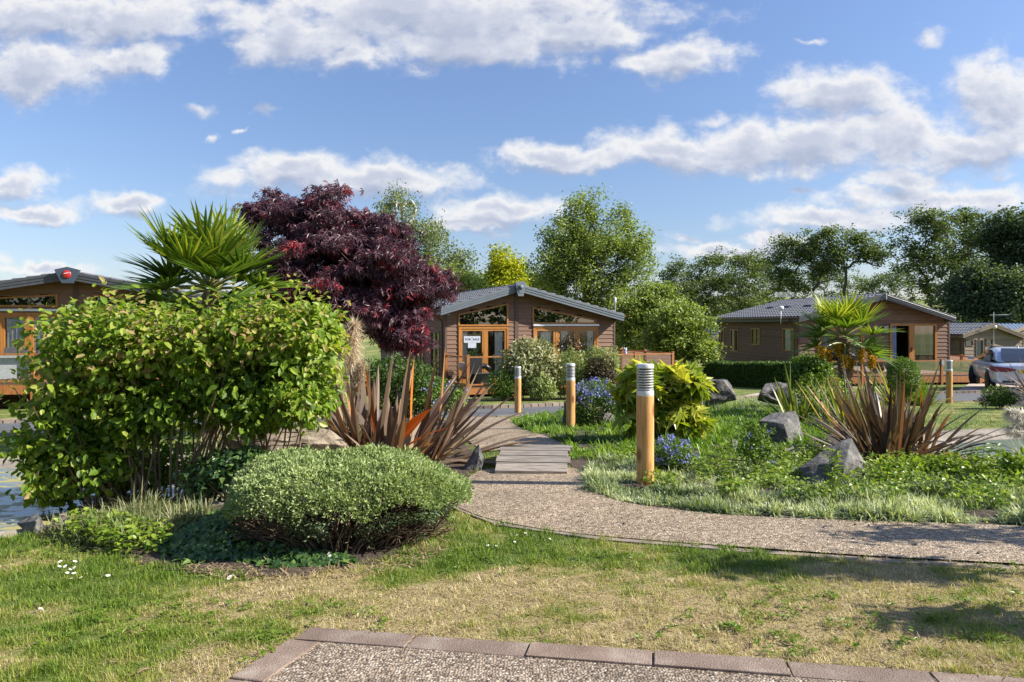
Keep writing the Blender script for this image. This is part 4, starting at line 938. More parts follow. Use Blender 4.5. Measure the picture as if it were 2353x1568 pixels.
# wicker chair on the left deck
xc = e1(70, 900, 1.2)[0]
ch = thing('deck_chair', 'grey woven chair on the left deck behind the screen', 'chair', at_local(P3, xc, 1.0, FL3 + .012), P3.a)
b = Acc(); box(b, (-.3, -.3, .28), (.3, .3, .42)); b.build('seat', MT['rattan'], ch); b = Acc(); box(b, (-.3, .24, .42), (.3, .32, .95)); b.build('backrest', MT['rattan'], ch)
for s in (-1, 1):
    b = Acc(); box(b, (s * .34 - .04, -.3, 0), (s * .34 + .04, .32, .62)); b.build('armrest', MT['rattan'], ch)
# tall planters with spiky plants, armchair and lantern ball on the middle deck
def spiky(acc, c, n, L, Wd, tint=(0, 1), up=.5, sag=.25):
    d = rdir(n); d[:, 2] = np.abs(d[:, 2]) * .9 + up; ribbons(acc, np.tile(c, (n, 1)) + d * .02, d, L * R.uniform(.75, 1.1, n), Wd, sag * R.uniform(.3, 1.2, n), nseg=4, prof=(.8, 1, .85, .5, .04), fold=.35, tint=R.uniform(*tint, n))
MT['spiky'] = leafmat('spiky_leaf', [(0, (.03, .07, .03)), (1, (.1, .16, .07))], trans=.15)
def planter(pl, x, out, label, hgt, wd):
    r = thing('planter', label, 'planter', at_local(pl, x, out, (FL1 if pl is P1 else FL2) + .01), pl.a)
    b = Acc(); V = [(sx * k, sy * k, z) for z, k in ((0, wd * .4), (hgt, wd * .5), (hgt, wd * .42), (hgt - .06, wd * .42)) for sx, sy in ((-1, -1), (1, -1), (1, 1), (-1, 1))]
    b.add(np.array(V), np.array([(a + k * 4, (a + 1) % 4 + k * 4, (a + 1) % 4 + k * 4 + 4, a + k * 4 + 4) for k in range(3) for a in range(4)] + [(12, 13, 14, 15)])); b.build('pot', MT['planter'], r)
    b = Acc(); spiky(b, (0, 0, hgt - .03), 46, .5, .035, up=.35); b.build('plant', MT['spiky'], r)
    return r
planter(P1, f(575, 860, .75)[0], .75, 'tall black planter with a spiky plant by the FOR SALE door', .95, .5)
planter(P1, P1.sz(1500, 810, 0.)[0] + .2, -.6, 'low black planter with a spiky plant on the right end of the deck', .75, .62)
r = thing('armchair', 'dark woven armchair on the middle deck beside the tall planter', 'chair', at_local(P1, f(680, 1000, 1.0)[0], 1.0, FL1 + .012), P1.a)
b = Acc(); box(b, (-.32, -.3, .1), (.32, .3, .4)); b.build('seat', MT['rattan'], r); b = Acc(); tube(b, [(-.34, .25, .5), (-.2, .34, .62), (.2, .34, .62), (.34, .25, .5)], .1, 8); b.build('backrest', MT['black'], r, smooth=True)
r = thing('lantern', 'round pale woven lantern on the deck by the middle lodge wall', 'lantern', at_local(P1, f(450, 960, .3)[0], .3, FL1 + .012), P1.a)
b = Acc(); zc = f(450, 960, .3)[1] - FL1; lathe(b, [(.15 * math.sin(v), zc - .15 * math.cos(v)) for v in np.linspace(.1, 3.04, 14)], 20); b.build('globe', pm('pale_globe', (.45, .45, .42), (.6, .6, .56), 60, .7), r, smooth=True)
b = Acc(); tube(b, [(0, 0, 0), (0, 0, zc - .14)], .012, 6); lathe(b, [(.1, 0), (.1, .015)], 14); b.build('stand', MT['black'], r)
r = thing('wind_spinner', 'small white and blue ornament on the right deck post of the middle lodge', 'ornament', at_local(P1, P1.sz(1438, 800, 1.6)[0], 1.56, FL1 + .98))
b = Acc(); lathe(b, [(.0, 0), (.05, .02), (.07, .08), (.04, .13), (.06, .17), (.06, .22), (0, .25)], 10); b.build('body', pm('white_blue', (.7, .72, .75), (.12, .2, .5), 22, .5), r, smooth=True)
b = Acc()
for s in (-1, 1): lathe(b, [(0, 0), (.025, .01), (.025, .04), (0, .05)], 8, (s * .04, 0, .22))
b.build('ear', MT['white'], r)

# ------------------------------------------------------------------ silver car
def loft(rings, closed_ends=True):
    rings = np.asarray(rings, float); k, m, _ = rings.shape; i = np.arange(k - 1)[:, None] * m; j = np.arange(m)[None]; j2 = (j + 1) % m
    fs = [np.stack([i + j, i + j2, i + m + j2, i + m + j], -1).reshape(-1, 4)]
    if closed_ends: fs += [np.arange(m)[::-1], np.arange(m) + (k - 1) * m]
    return rings.reshape(-1, 3), fs
def subsurf(o, n=2): md = o.modifiers.new('sub', 'SUBSURF'); md.levels = n; md.render_levels = n; return o
g = G(2268, 898); head = math.atan2(.90, .43)
cp = g.copy(); car = thing('parked_car', 'silver saloon car parked at the right edge with black wheels', 'car', tuple(cp), head)
CWD = .95
def ring(x, w, zb, zs, zt, wt):
    h_ = [(w * .86, zb), (w * .97, zb + .12), (w, (zb + zs) / 2), (w * .985, zs), (wt, zt)]
    return [(x, y, z) for y, z in h_] + [(x, -y, z) for y, z in h_[::-1]]
# car frame: origin at the left rear wheel's foot; rear bumper at x = -1.0, left side at y = 0
sx_ = [(-1.04, .80, .32, .70, .84, .6), (-1.0, .88, .26, .78, .94, .7), (-.8, .94, .24, .84, .995, .8), (-.3, .955, .24, .9, 1.0, .8), (.6, .955, .22, .93, .985, .8), (1.8, .955, .24, .92, .97, .8), (2.7, .955, .24, .89, .95, .8), (3.2, .95, .28, .84, .9, .78), (3.75, .92, .3, .74, .82, .68), (4.05, .84, .32, .62, .7, .56), (4.12, .76, .36, .56, .62, .5)]
V, fs = loft([ring(*v) for v in sx_]); V[:, 1] -= .95
b = Acc(); b.add(V, fs); BODY = subsurf(b.build('body', MT['carpaint'], car, smooth=True))
def ring2(x, wb, zb, wt, zt): return [(x, wb, zb), (x, (wb * .5 + wt * .5) + .02, (zb + zt) / 2), (x, wt, zt), (x, wt * .6, zt + .03), (x, -wt * .6, zt + .03), (x, -wt, zt), (x, -(wb * .5 + wt * .5) - .02, (zb + zt) / 2), (x, -wb, zb)]
V, fs = loft([ring2(-.55, .74, .93, .7, .99), ring2(-.1, .8, .95, .68, 1.22), ring2(.35, .82, .95, .64, 1.38), (ring2(1.1, .84, .95, .63, 1.44)), ring2(1.7, .84, .94, .63, 1.42), ring2(2.2, .82, .93, .66, 1.25), ring2(2.8, .78, .9, .72, .98)]); V[:, 1] -= .95
b = Acc(); b.add(V, fs); CAB = subsurf(b.build('cabin', MT['carpaint'], car, smooth=True))
# glass: rear screen, windscreen, two side windows on each side, set just proud of the cabin skin
def pane(pts, name='window'):
    p = np.array(pts, float); p[:, 1] -= .95; Acc().add(p, np.arange(len(p))).build(name, MT['carglass'], car)
rw_ = [(-.57, -.62, 1.0), (-.57, .62, 1.0), (-.12, .6, 1.225), (.28, .52, 1.405), (.28, -.52, 1.405), (-.12, -.6, 1.225)]
P_ = np.array(rw_); P_[:, 0] -= .03; P_[:, 2] += .025; P_[:, 1] -= .95
Acc().add(P_, np.array([(0, 1, 2, 5)])).add(P_, np.array([(5, 2, 3, 4)])).build('rear_window', MT['carglass'], car)
P_ = np.array([(2.86, -.64, 1.0), (2.86, .64, 1.0), (2.3, .6, 1.26), (1.78, .54, 1.42), (1.78, -.54, 1.42), (2.3, -.6, 1.26)]); P_[:, 2] += .03; P_[:, 1] -= .95
Acc().add(P_, np.array([(0, 5, 2, 1)])).add(P_, np.array([(5, 4, 3, 2)])).build('windscreen', MT['carglass'], car)
for s in (-1, 1):
    for q in ([(.02, .835, .985), (.98, .865, .985), (.98, .69, 1.36), (.42, .7, 1.325)], [(1.05, .865, .985), (2.3, .85, .98), (1.86, .69, 1.3), (1.05, .69, 1.36)]):
        pane([(x, s * (y + .015), z) for x, y, z in q], 'side_window')
def wheel(x, y, steer, out):
    wv = Acc(); lathe(wv, [(.2, -.11), (.3, -.115), (.335, -.09), (.335, .09), (.3, .115), (.2, .11)], 28)
    WH = wv.build('wheel', MT['rubber'], car, smooth=False); WH.location = (x, y, .335); WH.rotation_euler = (rad(90), 0, steer)
    rv = Acc(); lathe(rv, [(.2, .06), (.255, .118), (.24, .118), (.2, .075)], 28)
    for k in range(5):
        for dd in (-.11, .11):
            an = k * 2 * math.pi / 5; p0 = (.05 * math.cos(an), .05 * math.sin(an), .1); p1 = (.24 * math.cos(an + dd), .24 * math.sin(an + dd), .112); bar(rv, p0, p1, .03, .02)
    lathe(rv, [(.0, .08), (.06, .08), (.06, .115), (.0, .12)], 14); lathe(rv, [(.0, .02), (.24, .02), (.24, .03), (0, .03)], 24)
    RM = rv.build('rim', MT['black'], WH)
    if not out: RM.rotation_euler = (math.pi, 0, 0)
for x in (0., 2.98):
    wheel(x, -.12 + .03, rad(-22) if x else 0, False); wheel(x, -1.9 + .12 - .03, rad(-22) if x else 0, True)
for x in (0., 2.98):
    for y in (.0, -1.9):
        ar = Acc(); s = 1 if y == 0 else -1; an = np.linspace(-.25, math.pi + .25, 18)
        Pa = np.stack([x + .385 * np.cos(an), np.full(18, y + s * .012 - s * .0), .335 + .385 * np.sin(an)], -1); Pb = Pa - np.array([0, s * .2, 0])
        i = np.arange(17); ar.add(np.concatenate([Pa, Pb, [[x, y + s * .012, .2]]]), np.array([(k, k + 1, 36) for k in range(17)])); ar.build('wheel_arch', MT['black'], car)
for s in (-1, 1):
    b = Acc(); b.add(np.array([(-1.045, s * .36 - .95, .80), (-1.05, s * .6 - .95, .845), (-.98, s * .86 - .95, .865), (-.72, s * .965 - .95, .875), (-.72, s * .972 - .95, .75), (-.99, s * .895 - .95, .70), (-1.065, s * .62 - .95, .70), (-1.055, s * .36 - .95, .75)]), [np.array([(0, 1, 6, 7), (1, 2, 5, 6), (2, 3, 4, 5)])])
    o = b.build('tail_light', MT['redlens'], car); md = o.modifiers.new('th', 'SOLIDIFY'); md.thickness = .05; md.offset = 0
    b = Acc(); b.add(np.array([(4.08, s * .52 - .95, .62), (3.95, s * .78 - .95, .66), (3.7, s * .9 - .95, .7), (3.8, s * .9 - .95, .58), (4.06, s * .74 - .95, .52), (4.14, s * .52 - .95, .53)]), np.arange(6)); o = b.build('headlight', MT['headlens'], car); md = o.modifiers.new('th', 'SOLIDIFY'); md.thickness = .05; md.offset = 0
    b = Acc(); V, fs = loft([[(2.2 + x, s * (y) - .95, z) for y, z in ((.98, .95 - k), (1.16, .96 - k), (1.17, 1.06 + k), (1.0, 1.05 + k))] for x, k in ((-.02, .0), (.06, .0), (.12, -.02))]); b.add(V, fs); b.build('mirror', MT['carpaint'], car, smooth=False)
    b = Acc(); box(b, (-1.05, s * .55 - .95 - .16, .36), (-.9, s * .55 - .95 + .16, .42)); b.build('exhaust_tip', MT['black'], car)
    for x in (.75, 1.75):
        b = Acc(); box(b, (x, s * .955 - .95 - .015, .83), (x + .2, s * .955 - .95 + .015, .86)); b.build('door_handle', MT['carpaint'], car)
b = Acc(); box(b, (4.1, -.5 - .95, .36), (4.15, .5 - .95, .62)); GR = b.build('grille', MT['black'], car)
b = Acc()
for k in range(5): box(b, (4.148, -.46 - .95, .39 + k * .045), (4.156, .46 - .95, .4 + k * .045))
b.build('grille_bar', MT['silverbar'], GR)
b = Acc(); box(b, (-1.08, -.27 - .95, .66), (-1.03, .27 - .95, .78)); PLT = b.build('number_plate', MT['plate'], car)
text_obj('J3', .1, MT['black'], PLT, (-1.083, .22 - .95, .72), (rad(90), 0, rad(-90)), 'plate_lettering', .001, 'LEFT')
b = Acc(); box(b, (-1.045, -.36 - .95, .80), (-1.0, .36 - .95, .82)); b.build('boot_strip', MT['silverbar'], car)
b = Acc(); b.add(np.array([(.45, -.95, 1.43), (.65, -.95, 1.46), (.52, -.95, 1.53), (.47, -.93, 1.44), (.47, -.97, 1.44)]), [np.array([(0, 3, 2), (3, 1, 2), (1, 4, 2), (4, 0, 2)])]); b.build('roof_fin', MT['black'], car)

# ------------------------------------------------------------------ bollard lights
BH = 1.0
def bollard(loc, label):
    r = thing('bollard_light', label, 'bollard', loc, 0, 'round timber bollard lights')
    b = Acc(); lathe(b, [(.07, -.12), (.07, .745), (.066, .75)], 32); b.build('post', MT['post'], r, smooth='auto')
    b = Acc(); lathe(b, [(.0685, .745), (.0695, .75), (.0695, .785), (.067, .79)], 32); b.build('collar', MT['steel'], r, smooth='auto')
    b = Acc(); lathe(b, [(.045, .785), (.045, .965)], 20); b.build('core', MT['steel_dark'], r)
    b = Acc()
    for k in range(8):
        z = .794 + k * .0212; lathe(b, [(.047, z), (.0655, z + .001), (.0675, z + .006), (.066, z + .011), (.047, z + .0135)], 32)
    b.build('louvre', MT['steel'], r, smooth='auto')
    b = Acc(); lathe(b, [(.06, .965), (.0695, .968), (.0695, .994), (.066, 1.0), (.0, 1.002)], 32); b.build('cap', MT['steel'], r, smooth='auto')
    b = Acc(); lathe(b, [(.071, .79), (.071, .967)], 32); b.build('clear_sleeve', MT['clear'], r, smooth='auto')
    return r
g3 = G(1487, 1122); B3 = bollard((g3[0], 5.5, at(1487, 1122, 5.5)[2]), 'largest and nearest timber bollard light with steel louvres at the path edge')
for px, py, pt_, lb in ((1311, 986, 836, 'timber bollard light in green ground cover beside the blue ceanothus'), (1190, 951, 843, 'slimmest looking timber bollard light at the far end of the footpath by the road'), (2181, 927, 828, 'timber bollard light by the road to the left of the silver car')):
    g = G(px, py); zt = at(px, pt_, g[1])[2]; dup(B3, (g[0], g[1], zt - 1.0), lb, rz=R.uniform(0, 6))

# ------------------------------------------------------------------ footbridge of weathered planks
A0 = at(1133, 1080, 6.05); A1 = at(1307, 1083, 6.0); Bk = 7.25
fb = thing('footbridge', 'small arched footbridge of weathered grey planks on the gravel path', 'footbridge', (A0[0], A0[1], 0), math.atan2(A1[1] - A0[1], A1[0] - A0[0]) - .0)
wb = np.hypot(*(A1 - A0)[:2]); zg0 = g1(A0[0], A0[1]); span = 1.25
arch = lambda v: zg0 + .035 + .15 * math.sin(math.pi * np.clip(v / span, 0, 1)) ** .8 - .06 * v / span
pk = Acc(); vs = np.linspace(0, span, 10)
for k in range(9):
    v0, v1 = vs[k] + .008, vs[k + 1] - .008; z0, z1 = arch(v0), arch(v1); j_ = R.uniform(-.02, .02, 2)
    P = lambda x, v, z: (x + .03 * v, v, z)
    V = [P(j_[0], v0, z0 - .03), P(wb + j_[1], v0, z0 - .03), P(wb + j_[1], v1, z1 - .03), P(j_[0], v1, z1 - .03), P(j_[0], v0, z0), P(wb + j_[1], v0, z0), P(wb + j_[1], v1, z1), P(j_[0], v1, z1)]
    pk.add(np.array(V), np.array([(0, 3, 2, 1), (4, 5, 6, 7), (0, 1, 5, 4), (1, 2, 6, 5), (2, 3, 7, 6), (3, 0, 4, 7)]), tint=R.random())
pk.build('planks', MT['plank'], fb)
for x in (.05, wb - .05):
    br = Acc(); n = 12; v = np.linspace(0.01, span - .01, n); zt = np.array([arch(q) - .031 for q in v]); zb2 = np.minimum(zt - .02, zg0 - .0 - .1)
    Vt = np.stack([np.full(n, x - .025) + .03 * v, v, zt], -1); Vb = np.stack([np.full(n, x - .025) + .03 * v, v, zb2], -1); d = np.array([.05, 0, 0]); i = np.arange(n - 1)
    VV = np.concatenate([Vt, Vb, Vt + d, Vb + d]); br.add(VV, np.concatenate([np.stack([i, i + 1, i + n + 1, i + n], -1), np.stack([i + 2 * n, i + 3 * n, i + 3 * n + 1, i + 2 * n + 1], -1), np.stack([i, i + 2 * n, i + 2 * n + 1, i + 1], -1)])); br.build('side_beam', MT['plank'], fb)

# ------------------------------------------------------------------ rocks
def rock(loc, size, label, mat='rock', seed=0, rz=0., tilt=(0, 0), cut=16, name='boulder', flat=1.):
    rg = np.random.default_rng(seed); bm = bmesh.new()
    for _ in range(cut):
        v = rg.uniform(-1, 1, 3); v /= max(np.abs(v).max(), .01) ** .75; v[2] = v[2] * flat; bm.verts.new(v * np.array(size) / 2)
    r_ = bmesh.ops.convex_hull(bm, input=bm.verts[:]); bmesh.ops.delete(bm, geom=list({e for e in r_['geom_unused'] + r_['geom_interior'] if isinstance(e, bmesh.types.BMVert)}), context='VERTS')
    bmesh.ops.bevel(bm, geom=bm.edges[:], offset=min(size) * .018, segments=1, affect='EDGES')
    bmesh.ops.triangulate(bm, faces=bm.faces[:]); bmesh.ops.subdivide_edges(bm, edges=bm.edges[:], cuts=3, use_grid_fill=True)
    s0 = min(size)
    for v in bm.verts:
        c = v.co; q = nz(np.array(c.x + c.z * .7), np.array(c.y - c.z * .5), s0 * .5, seed) * .035 + nz(np.array(c.x - c.z), np.array(c.y + c.z * .8), s0 * .16, seed + 1) * .022
        v.co += c.normalized() * float(q) * s0
    me = bpy.data.meshes.new(name); bm.to_mesh(me); bm.free(); me.materials.append(MT[mat])
    o = bpy.data.objects.new(name, me); COL.objects.link(o); o.location = loc; o.rotation_euler = (tilt[0], tilt[1], rz)
    return tag(o, label, 'rock')
def rock_at(pts, label, seed=0, mat='rock'):
    P = np.array([at(*p) for p in pts]); ctr = P.mean(0); bm = bmesh.new()
    for p in P: bm.verts.new(p - ctr)
    r_ = bmesh.ops.convex_hull(bm, input=bm.verts[:]); bmesh.ops.delete(bm, geom=list({e for e in r_['geom_unused'] + r_['geom_interior'] if isinstance(e, bmesh.types.BMVert)}), context='VERTS')
    bmesh.ops.bevel(bm, geom=bm.edges[:], offset=.007, segments=1, affect='EDGES'); bmesh.ops.triangulate(bm, faces=bm.faces[:]); bmesh.ops.subdivide_edges(bm, edges=bm.edges[:], cuts=4, use_grid_fill=True)
    for v in bm.verts:
        c_ = v.co; q = nz(np.array(c_.x + c_.z * .7), np.array(c_.y - c_.z * .5), .16, seed) * .011 + nz(np.array(c_.x - c_.z), np.array(c_.y + c_.z * .8), .05, seed + 1) * .006; v.co += c_.normalized() * float(q)
    me = bpy.data.meshes.new('boulder'); bm.to_mesh(me); bm.free(); me.materials.append(MT[mat]); o = bpy.data.objects.new('boulder', me); COL.objects.link(o); o.location = ctr
    return tag(o, label, 'rock')
def rk(px, pyt, pyb, wpx, Y, label, depth=.8, **k):
    w_ = wpx / F * Y; hh = (pyb - pyt) / F * Y; c = at(px, (pyt + pyb) / 2, Y + w_ * depth * .4)
    return rock((c[0], c[1], c[2] - hh * .12), (w_ * 1.05, w_ * depth, hh * 1.3), label, **k)
rk(668, 978, 1056, 285, 5.95, 'broad low tan boulder between the hedge and the domed bush', mat='rock_warm', seed=3, cut=26, depth=.7)
rock_at([(1743, 967, 8.1), (1803, 974, 7.9), (1827, 945, 8.3), (1772, 950, 8.5), (1852, 1018, 8.2), (1815, 1030, 7.85), (1750, 1020, 8.0), (1760, 1018, 8.6), (1845, 1016, 8.6)], 'grey block of stone with a flat sloping top in the green ground cover', 12)
rock_at([(1957, 1007, 5.75), (2001, 1090, 5.8), (1962, 1135, 5.5), (1836, 1074, 5.6), (1892, 1038, 5.9), (1860, 1115, 5.45), (1945, 1062, 5.42), (1930, 1128, 5.32), (1985, 1078, 6.1), (1880, 1085, 6.1), (1940, 1011, 5.95)], 'largest dark grey boulder with a sharp peak before the bronze flax', 21)
rk(1818, 1027, 1068, 62, 6.4, 'small split grey stone left of the sharp peaked boulder', seed=8, cut=12)
rk(1645, 873, 924, 82, 14.5, 'grey boulder with upright face behind the yellow green shrub', seed=30, cut=14)
rk(1775, 879, 924, 84, 14.5, 'dark flat topped boulder left of the variegated flax', seed=35, cut=12)
rk(67, 1182, 1236, 62, 4.15, 'black upright stone at the corner of the left pond', seed=41, cut=12)
rk(185, 1180, 1250, 120, 4.2, 'tan stone half hidden by sedge under the left end of the hedge', mat='rock_warm', seed=44, cut=18)
rk(1085, 1022, 1090, 60, 6.3, 'pale grey slab leaning beside the footbridge', seed=50, cut=12, tilt=(0, -.4))
rk(1350, 915, 990, 110, 10.8, 'grey boulder beneath the blue ceanothus by the second bollard', seed=55, cut=16)
rk(1690, 1010, 1040, 46, 7.2, 'small dull stone low in the ground cover', seed=58, cut=12)
rk(2245, 1066, 1102, 90, 6.2, 'low stone on the bank of the right pond', seed=61, cut=14, mat='rock_warm')
rk(2318, 890, 936, 80, 14.6, 'dark boulder beneath the spiky plant at the right edge', seed=66, cut=14)
rk(1980, 985, 1030, 80, 7.6, 'grey stone tucked behind the bronze flax on the right', seed=70, cut=14)
# ------------------------------------------------------------------ foliage materials
LM = {}
LM['hedge'] = leafmat('dogwood_leaf', [(0, (.05, .11, .012)), (.4, (.15, .25, .022)), (.75, (.28, .38, .042)), (.93, (.42, .43, .1)), (1, (.42, .3, .15))], .42, .48)
LM['hebe'] = leafmat('hebe_leaf', [(0, (.14, .2, .07)), (.5, (.3, .38, .15)), (1, (.5, .56, .28))], .55, .3, .2)
LM['hebe_shade'] = leafmat('hebe_shaded_leaf', [(0, (.06, .09, .045)), (1, (.2, .27, .14))], .5, .25)  # darker copy of the hebe leaf: shade below the cap put into colour
LM['maple'] = leafmat('purple_maple_leaf', [(0, (.05, .024, .036)), (.5, (.115, .06, .083)), (.87, (.19, .105, .13)), (.97, (.24, .06, .08)), (1, (.36, .035, .05))], .42, .3, .45, (1.1, .55, .65))
LM['palm'] = leafmat('palm_frond_leaf', [(0, (.05, .11, .016)), (.6, (.13, .21, .028)), (1, (.32, .36, .05))], .45, .38, .3)
LM['palm_y'] = leafmat('yellow_palm_frond_leaf', [(0, (.07, .14, .02)), (.5, (.17, .26, .028)), (1, (.42, .44, .055))], .42, .4, .35)
LM['petiole'] = pm('palm_petiole', (.1, .13, .03), (.2, .2, .05), 8, .5)
LM['phorm'] = leafmat('bronze_flax_leaf', [(0, (.06, .042, .027)), (.35, (.15, .105, .07)), (.65, (.26, .195, .14)), (.84, (.34, .25, .14)), (.93, (.46, .17, .035)), (1, (.72, .17, .012))], .42, .22, .35, (1.4, .9, .5))
LM['phorm_d'] = leafmat('dark_bronze_flax_leaf', [(0, (.05, .035, .026)), (.35, (.12, .09, .065)), (.6, (.17, .15, .075)), (.82, (.23, .17, .13)), (.96, (.28, .15, .07)), (1, (.55, .07, .012))], .4, .2, .4, (1.3, .9, .5))
LM['phorm_g'] = leafmat('striped_flax_leaf', [(0, (.08, .12, .025)), (.5, (.18, .22, .045)), (.85, (.34, .33, .09)), (1, (.5, .33, .04))], .42, .3, .35)
LM['fatsia'] = leafmat('fatsia_leaf', [(0, (.09, .17, .02)), (.35, (.26, .34, .03)), (.75, (.46, .47, .05)), (1, (.68, .6, .16))], .3, .4, .5)
LM['green'] = leafmat('green_shrub_leaf', [(0, (.05, .11, .016)), (.5, (.11, .2, .028)), (1, (.23, .31, .06))], .42, .32)
LM['deep'] = leafmat('hedge_leaf', [(0, (.035, .08, .014)), (1, (.11, .19, .03))], .45, .28)
LM['olive'] = leafmat('variegated_olive_leaf', [(0, (.11, .14, .045)), (.4, (.27, .29, .13)), (1, (.6, .56, .38))], .5, .25)
LM['pitto'] = leafmat('pale_green_leaf', [(0, (.14, .2, .05)), (1, (.38, .43, .17))], .45, .3)
LM['dark'] = leafmat('bronze_shrub_leaf', [(0, (.025, .017, .012)), (.6, (.07, .045, .025)), (1, (.12, .1, .04))], .4, .25)
LM['tree'] = leafmat('broadleaf_tree_leaf', [(0, (.1, .15, .03)), (.5, (.22, .29, .06)), (1, (.38, .45, .14))], .42, .45)
LM['birch'] = leafmat('birch_leaf', [(0, (.1, .14, .055)), (1, (.26, .31, .13))], .45, .42)
LM['gold'] = leafmat('golden_tree_leaf', [(0, (.2, .26, .015)), (.5, (.4, .42, .02)), (1, (.62, .6, .05))], .45, .45)
LM['wood'] = leafmat('woodland_leaf', [(0, (.07, .105, .04)), (.6, (.14, .19, .065)), (1, (.22, .28, .1))], .5, .4)
LM['woodd'] = leafmat('dark_woodland_leaf', [(0, (.05, .08, .042)), (1, (.14, .19, .085))], .5, .38)
LM['lirio'] = leafmat('green_strap_leaf', [(0, (.06, .145, .016)), (.5, (.15, .27, .026)), (1, (.29, .4, .05))], .4, .42, .35)
LM['carex'] = leafmat('variegated_strap_leaf', [(0, (.1, .16, .06)), (.5, (.29, .35, .18)), (1, (.68, .7, .49))], .45, .35, .2)
LM['sedge'] = leafmat('dry_sedge_leaf', [(0, (.09, .13, .04)), (.6, (.24, .26, .11)), (1, (.5, .45, .28))], .5, .35)
LM['ivy'] = leafmat('ivy_leaf', [(0, (.03, .075, .026)), (.6, (.07, .14, .04)), (1, (.2, .3, .07))], .3, .3, .5)
LM['weed'] = leafmat('weed_leaf', [(0, (.1, .19, .02)), (1, (.3, .38, .045))], .4, .42)
LM['blue'] = leafmat('blue_flower', [(0, (.16, .18, .45)), (1, (.4, .43, .78))], .6, .2, .2, (1, 1, 1.1))
LM['grass'] = leafmat('lawn_blade', [(0, (.1, .175, .016)), (.35, (.22, .29, .036)), (.6, (.34, .33, .095)), (.8, (.49, .41, .19)), (1, (.7, .6, .4))], .5, .38)
LM['plume'] = leafmat('pampas_plume', [(0, (.58, .47, .33)), (1, (.85, .76, .6))], .8, .45, .2, (1, .95, .85))
LM['plume_w'] = leafmat('white_pampas_plume', [(0, (.55, .52, .45)), (1, (.8, .78, .72))], .8, .4, .2, (1, 1, .95))
LM['yflower'] = leafmat('yellow_palm_flower', [(0, (.36, .2, .01)), (1, (.72, .45, .03))], .6, .2, .3, (1, .9, .4))
LM['pinkish'] = leafmat('dry_leaf', [(0, (.16, .1, .05)), (1, (.42, .33, .2))], .7, .2)

def stems_to(acc, base, tips, r0, sag=.0, mi=0, sides=5, wob=.05):
    for b, e in zip(base, tips):
        b = np.array(b, float); e = np.array(e, float); L = np.linalg.norm(e - b); n = 6; t_ = np.linspace(0, 1, n)[:, None]
        mid = (b + e) / 2 + R.normal(size=3) * L * wob; mid[2] += L * .05
        path = (1 - t_) ** 2 * b + 2 * t_ * (1 - t_) * mid + t_ ** 2 * e
        tube(acc, path, np.linspace(r0, r0 * .35, n), sides, mi=mi, cap=False, tint=R.random())

# ------------------------------------------------------------------ trees
def skeleton(acc, trunk, clumps, r0, rmin=.01, wander=.12, lift=.35, sides=6):
    nodes = [np.array(p, float) for p in trunk]; par = [-1] + list(range(len(trunk) - 1)); n0 = len(nodes)
    order = np.argsort(np.linalg.norm(clumps - nodes[-1], axis=1) + 0 * clumps[:, 2]); leafn = []
    for k in order:
        c = clumps[k]; A = np.array(nodes); d = np.linalg.norm(A - c, axis=1); pen = np.where(A[:, 2] > c[2] - .15 * d, 1.8, 1.); start = 1 if n0 > 2 else 0
        cost = d * pen; cost[:start] += 5
        j = int(np.argmin(cost)); p = nodes[j]; L = d[j]; q = j
        for s in (.4, .75):
            x = p + (c - p) * s + R.normal(size=3) * L * wander; x[2] += L * lift * s * (1 - s) * (-.5 if c[2] < p[2] else .6)
            nodes.append(x); par.append(q); q = len(nodes) - 1
        nodes.append(c); par.append(q); leafn.append(len(nodes) - 1)
    w = np.zeros(len(nodes)); w[leafn] = 1
    for k in range(len(nodes) - 1, 0, -1): w[par[k]] += w[k]
    rr = np.maximum(r0 * (w / w[0]) ** .5, rmin)
    A = np.array(nodes); idx = np.arange(1, len(nodes)); pp = np.array(par)[1:]; P0, P1_ = A[pp], A[idx]
    r_a = np.minimum(rr[pp], rr[idx] * 1.5); r_b = rr[idx]; d = unit(P1_ - P0); s = unit(np.cross(d, np.array([.3, .2, .9]))); u = np.cross(s, d)
    a = np.arange(sides) / sides * 2 * np.pi; ring_ = s[:, None] * np.cos(a)[None, :, None] + u[:, None] * np.sin(a)[None, :, None]
    V = np.stack([P0[:, None] + ring_ * r_a[:, None, None], P1_[:, None] + ring_ * r_b[:, None, None]], 1)
    j = np.arange(sides); q = np.stack([j, (j + 1) % sides, (j + 1) % sides + sides, j + sides], -1)
    acc.add(V, (q[None] + (np.arange(len(idx)) * 2 * sides)[:, None, None]).reshape(-1, 4))
    return A
def crown_leaves(acc, clumps, per, cr, L, Wd, T=T_DIAM, droop=.2, flat=.7, upn=.6, tint0=0., tint1=1.):
    n = len(clumps) * per; k = np.repeat(np.arange(len(clumps)), per); o_ = R.normal(size=(n, 3)) * cr * np.array([1, 1, flat]) * .55
    ct = R.uniform(-.2, .2, len(clumps))[k]
    D = rdir(n); D[:, 2] = D[:, 2] * .5 - droop; N = rdir(n) * .7; N[:, 2] += upn
    leaves(acc, clumps[k] + o_, D, N, L * R.uniform(.7, 1.25, n), Wd * R.uniform(.8, 1.2, n), T, np.clip(R.uniform(tint0, tint1, n) + ct, 0, 1))
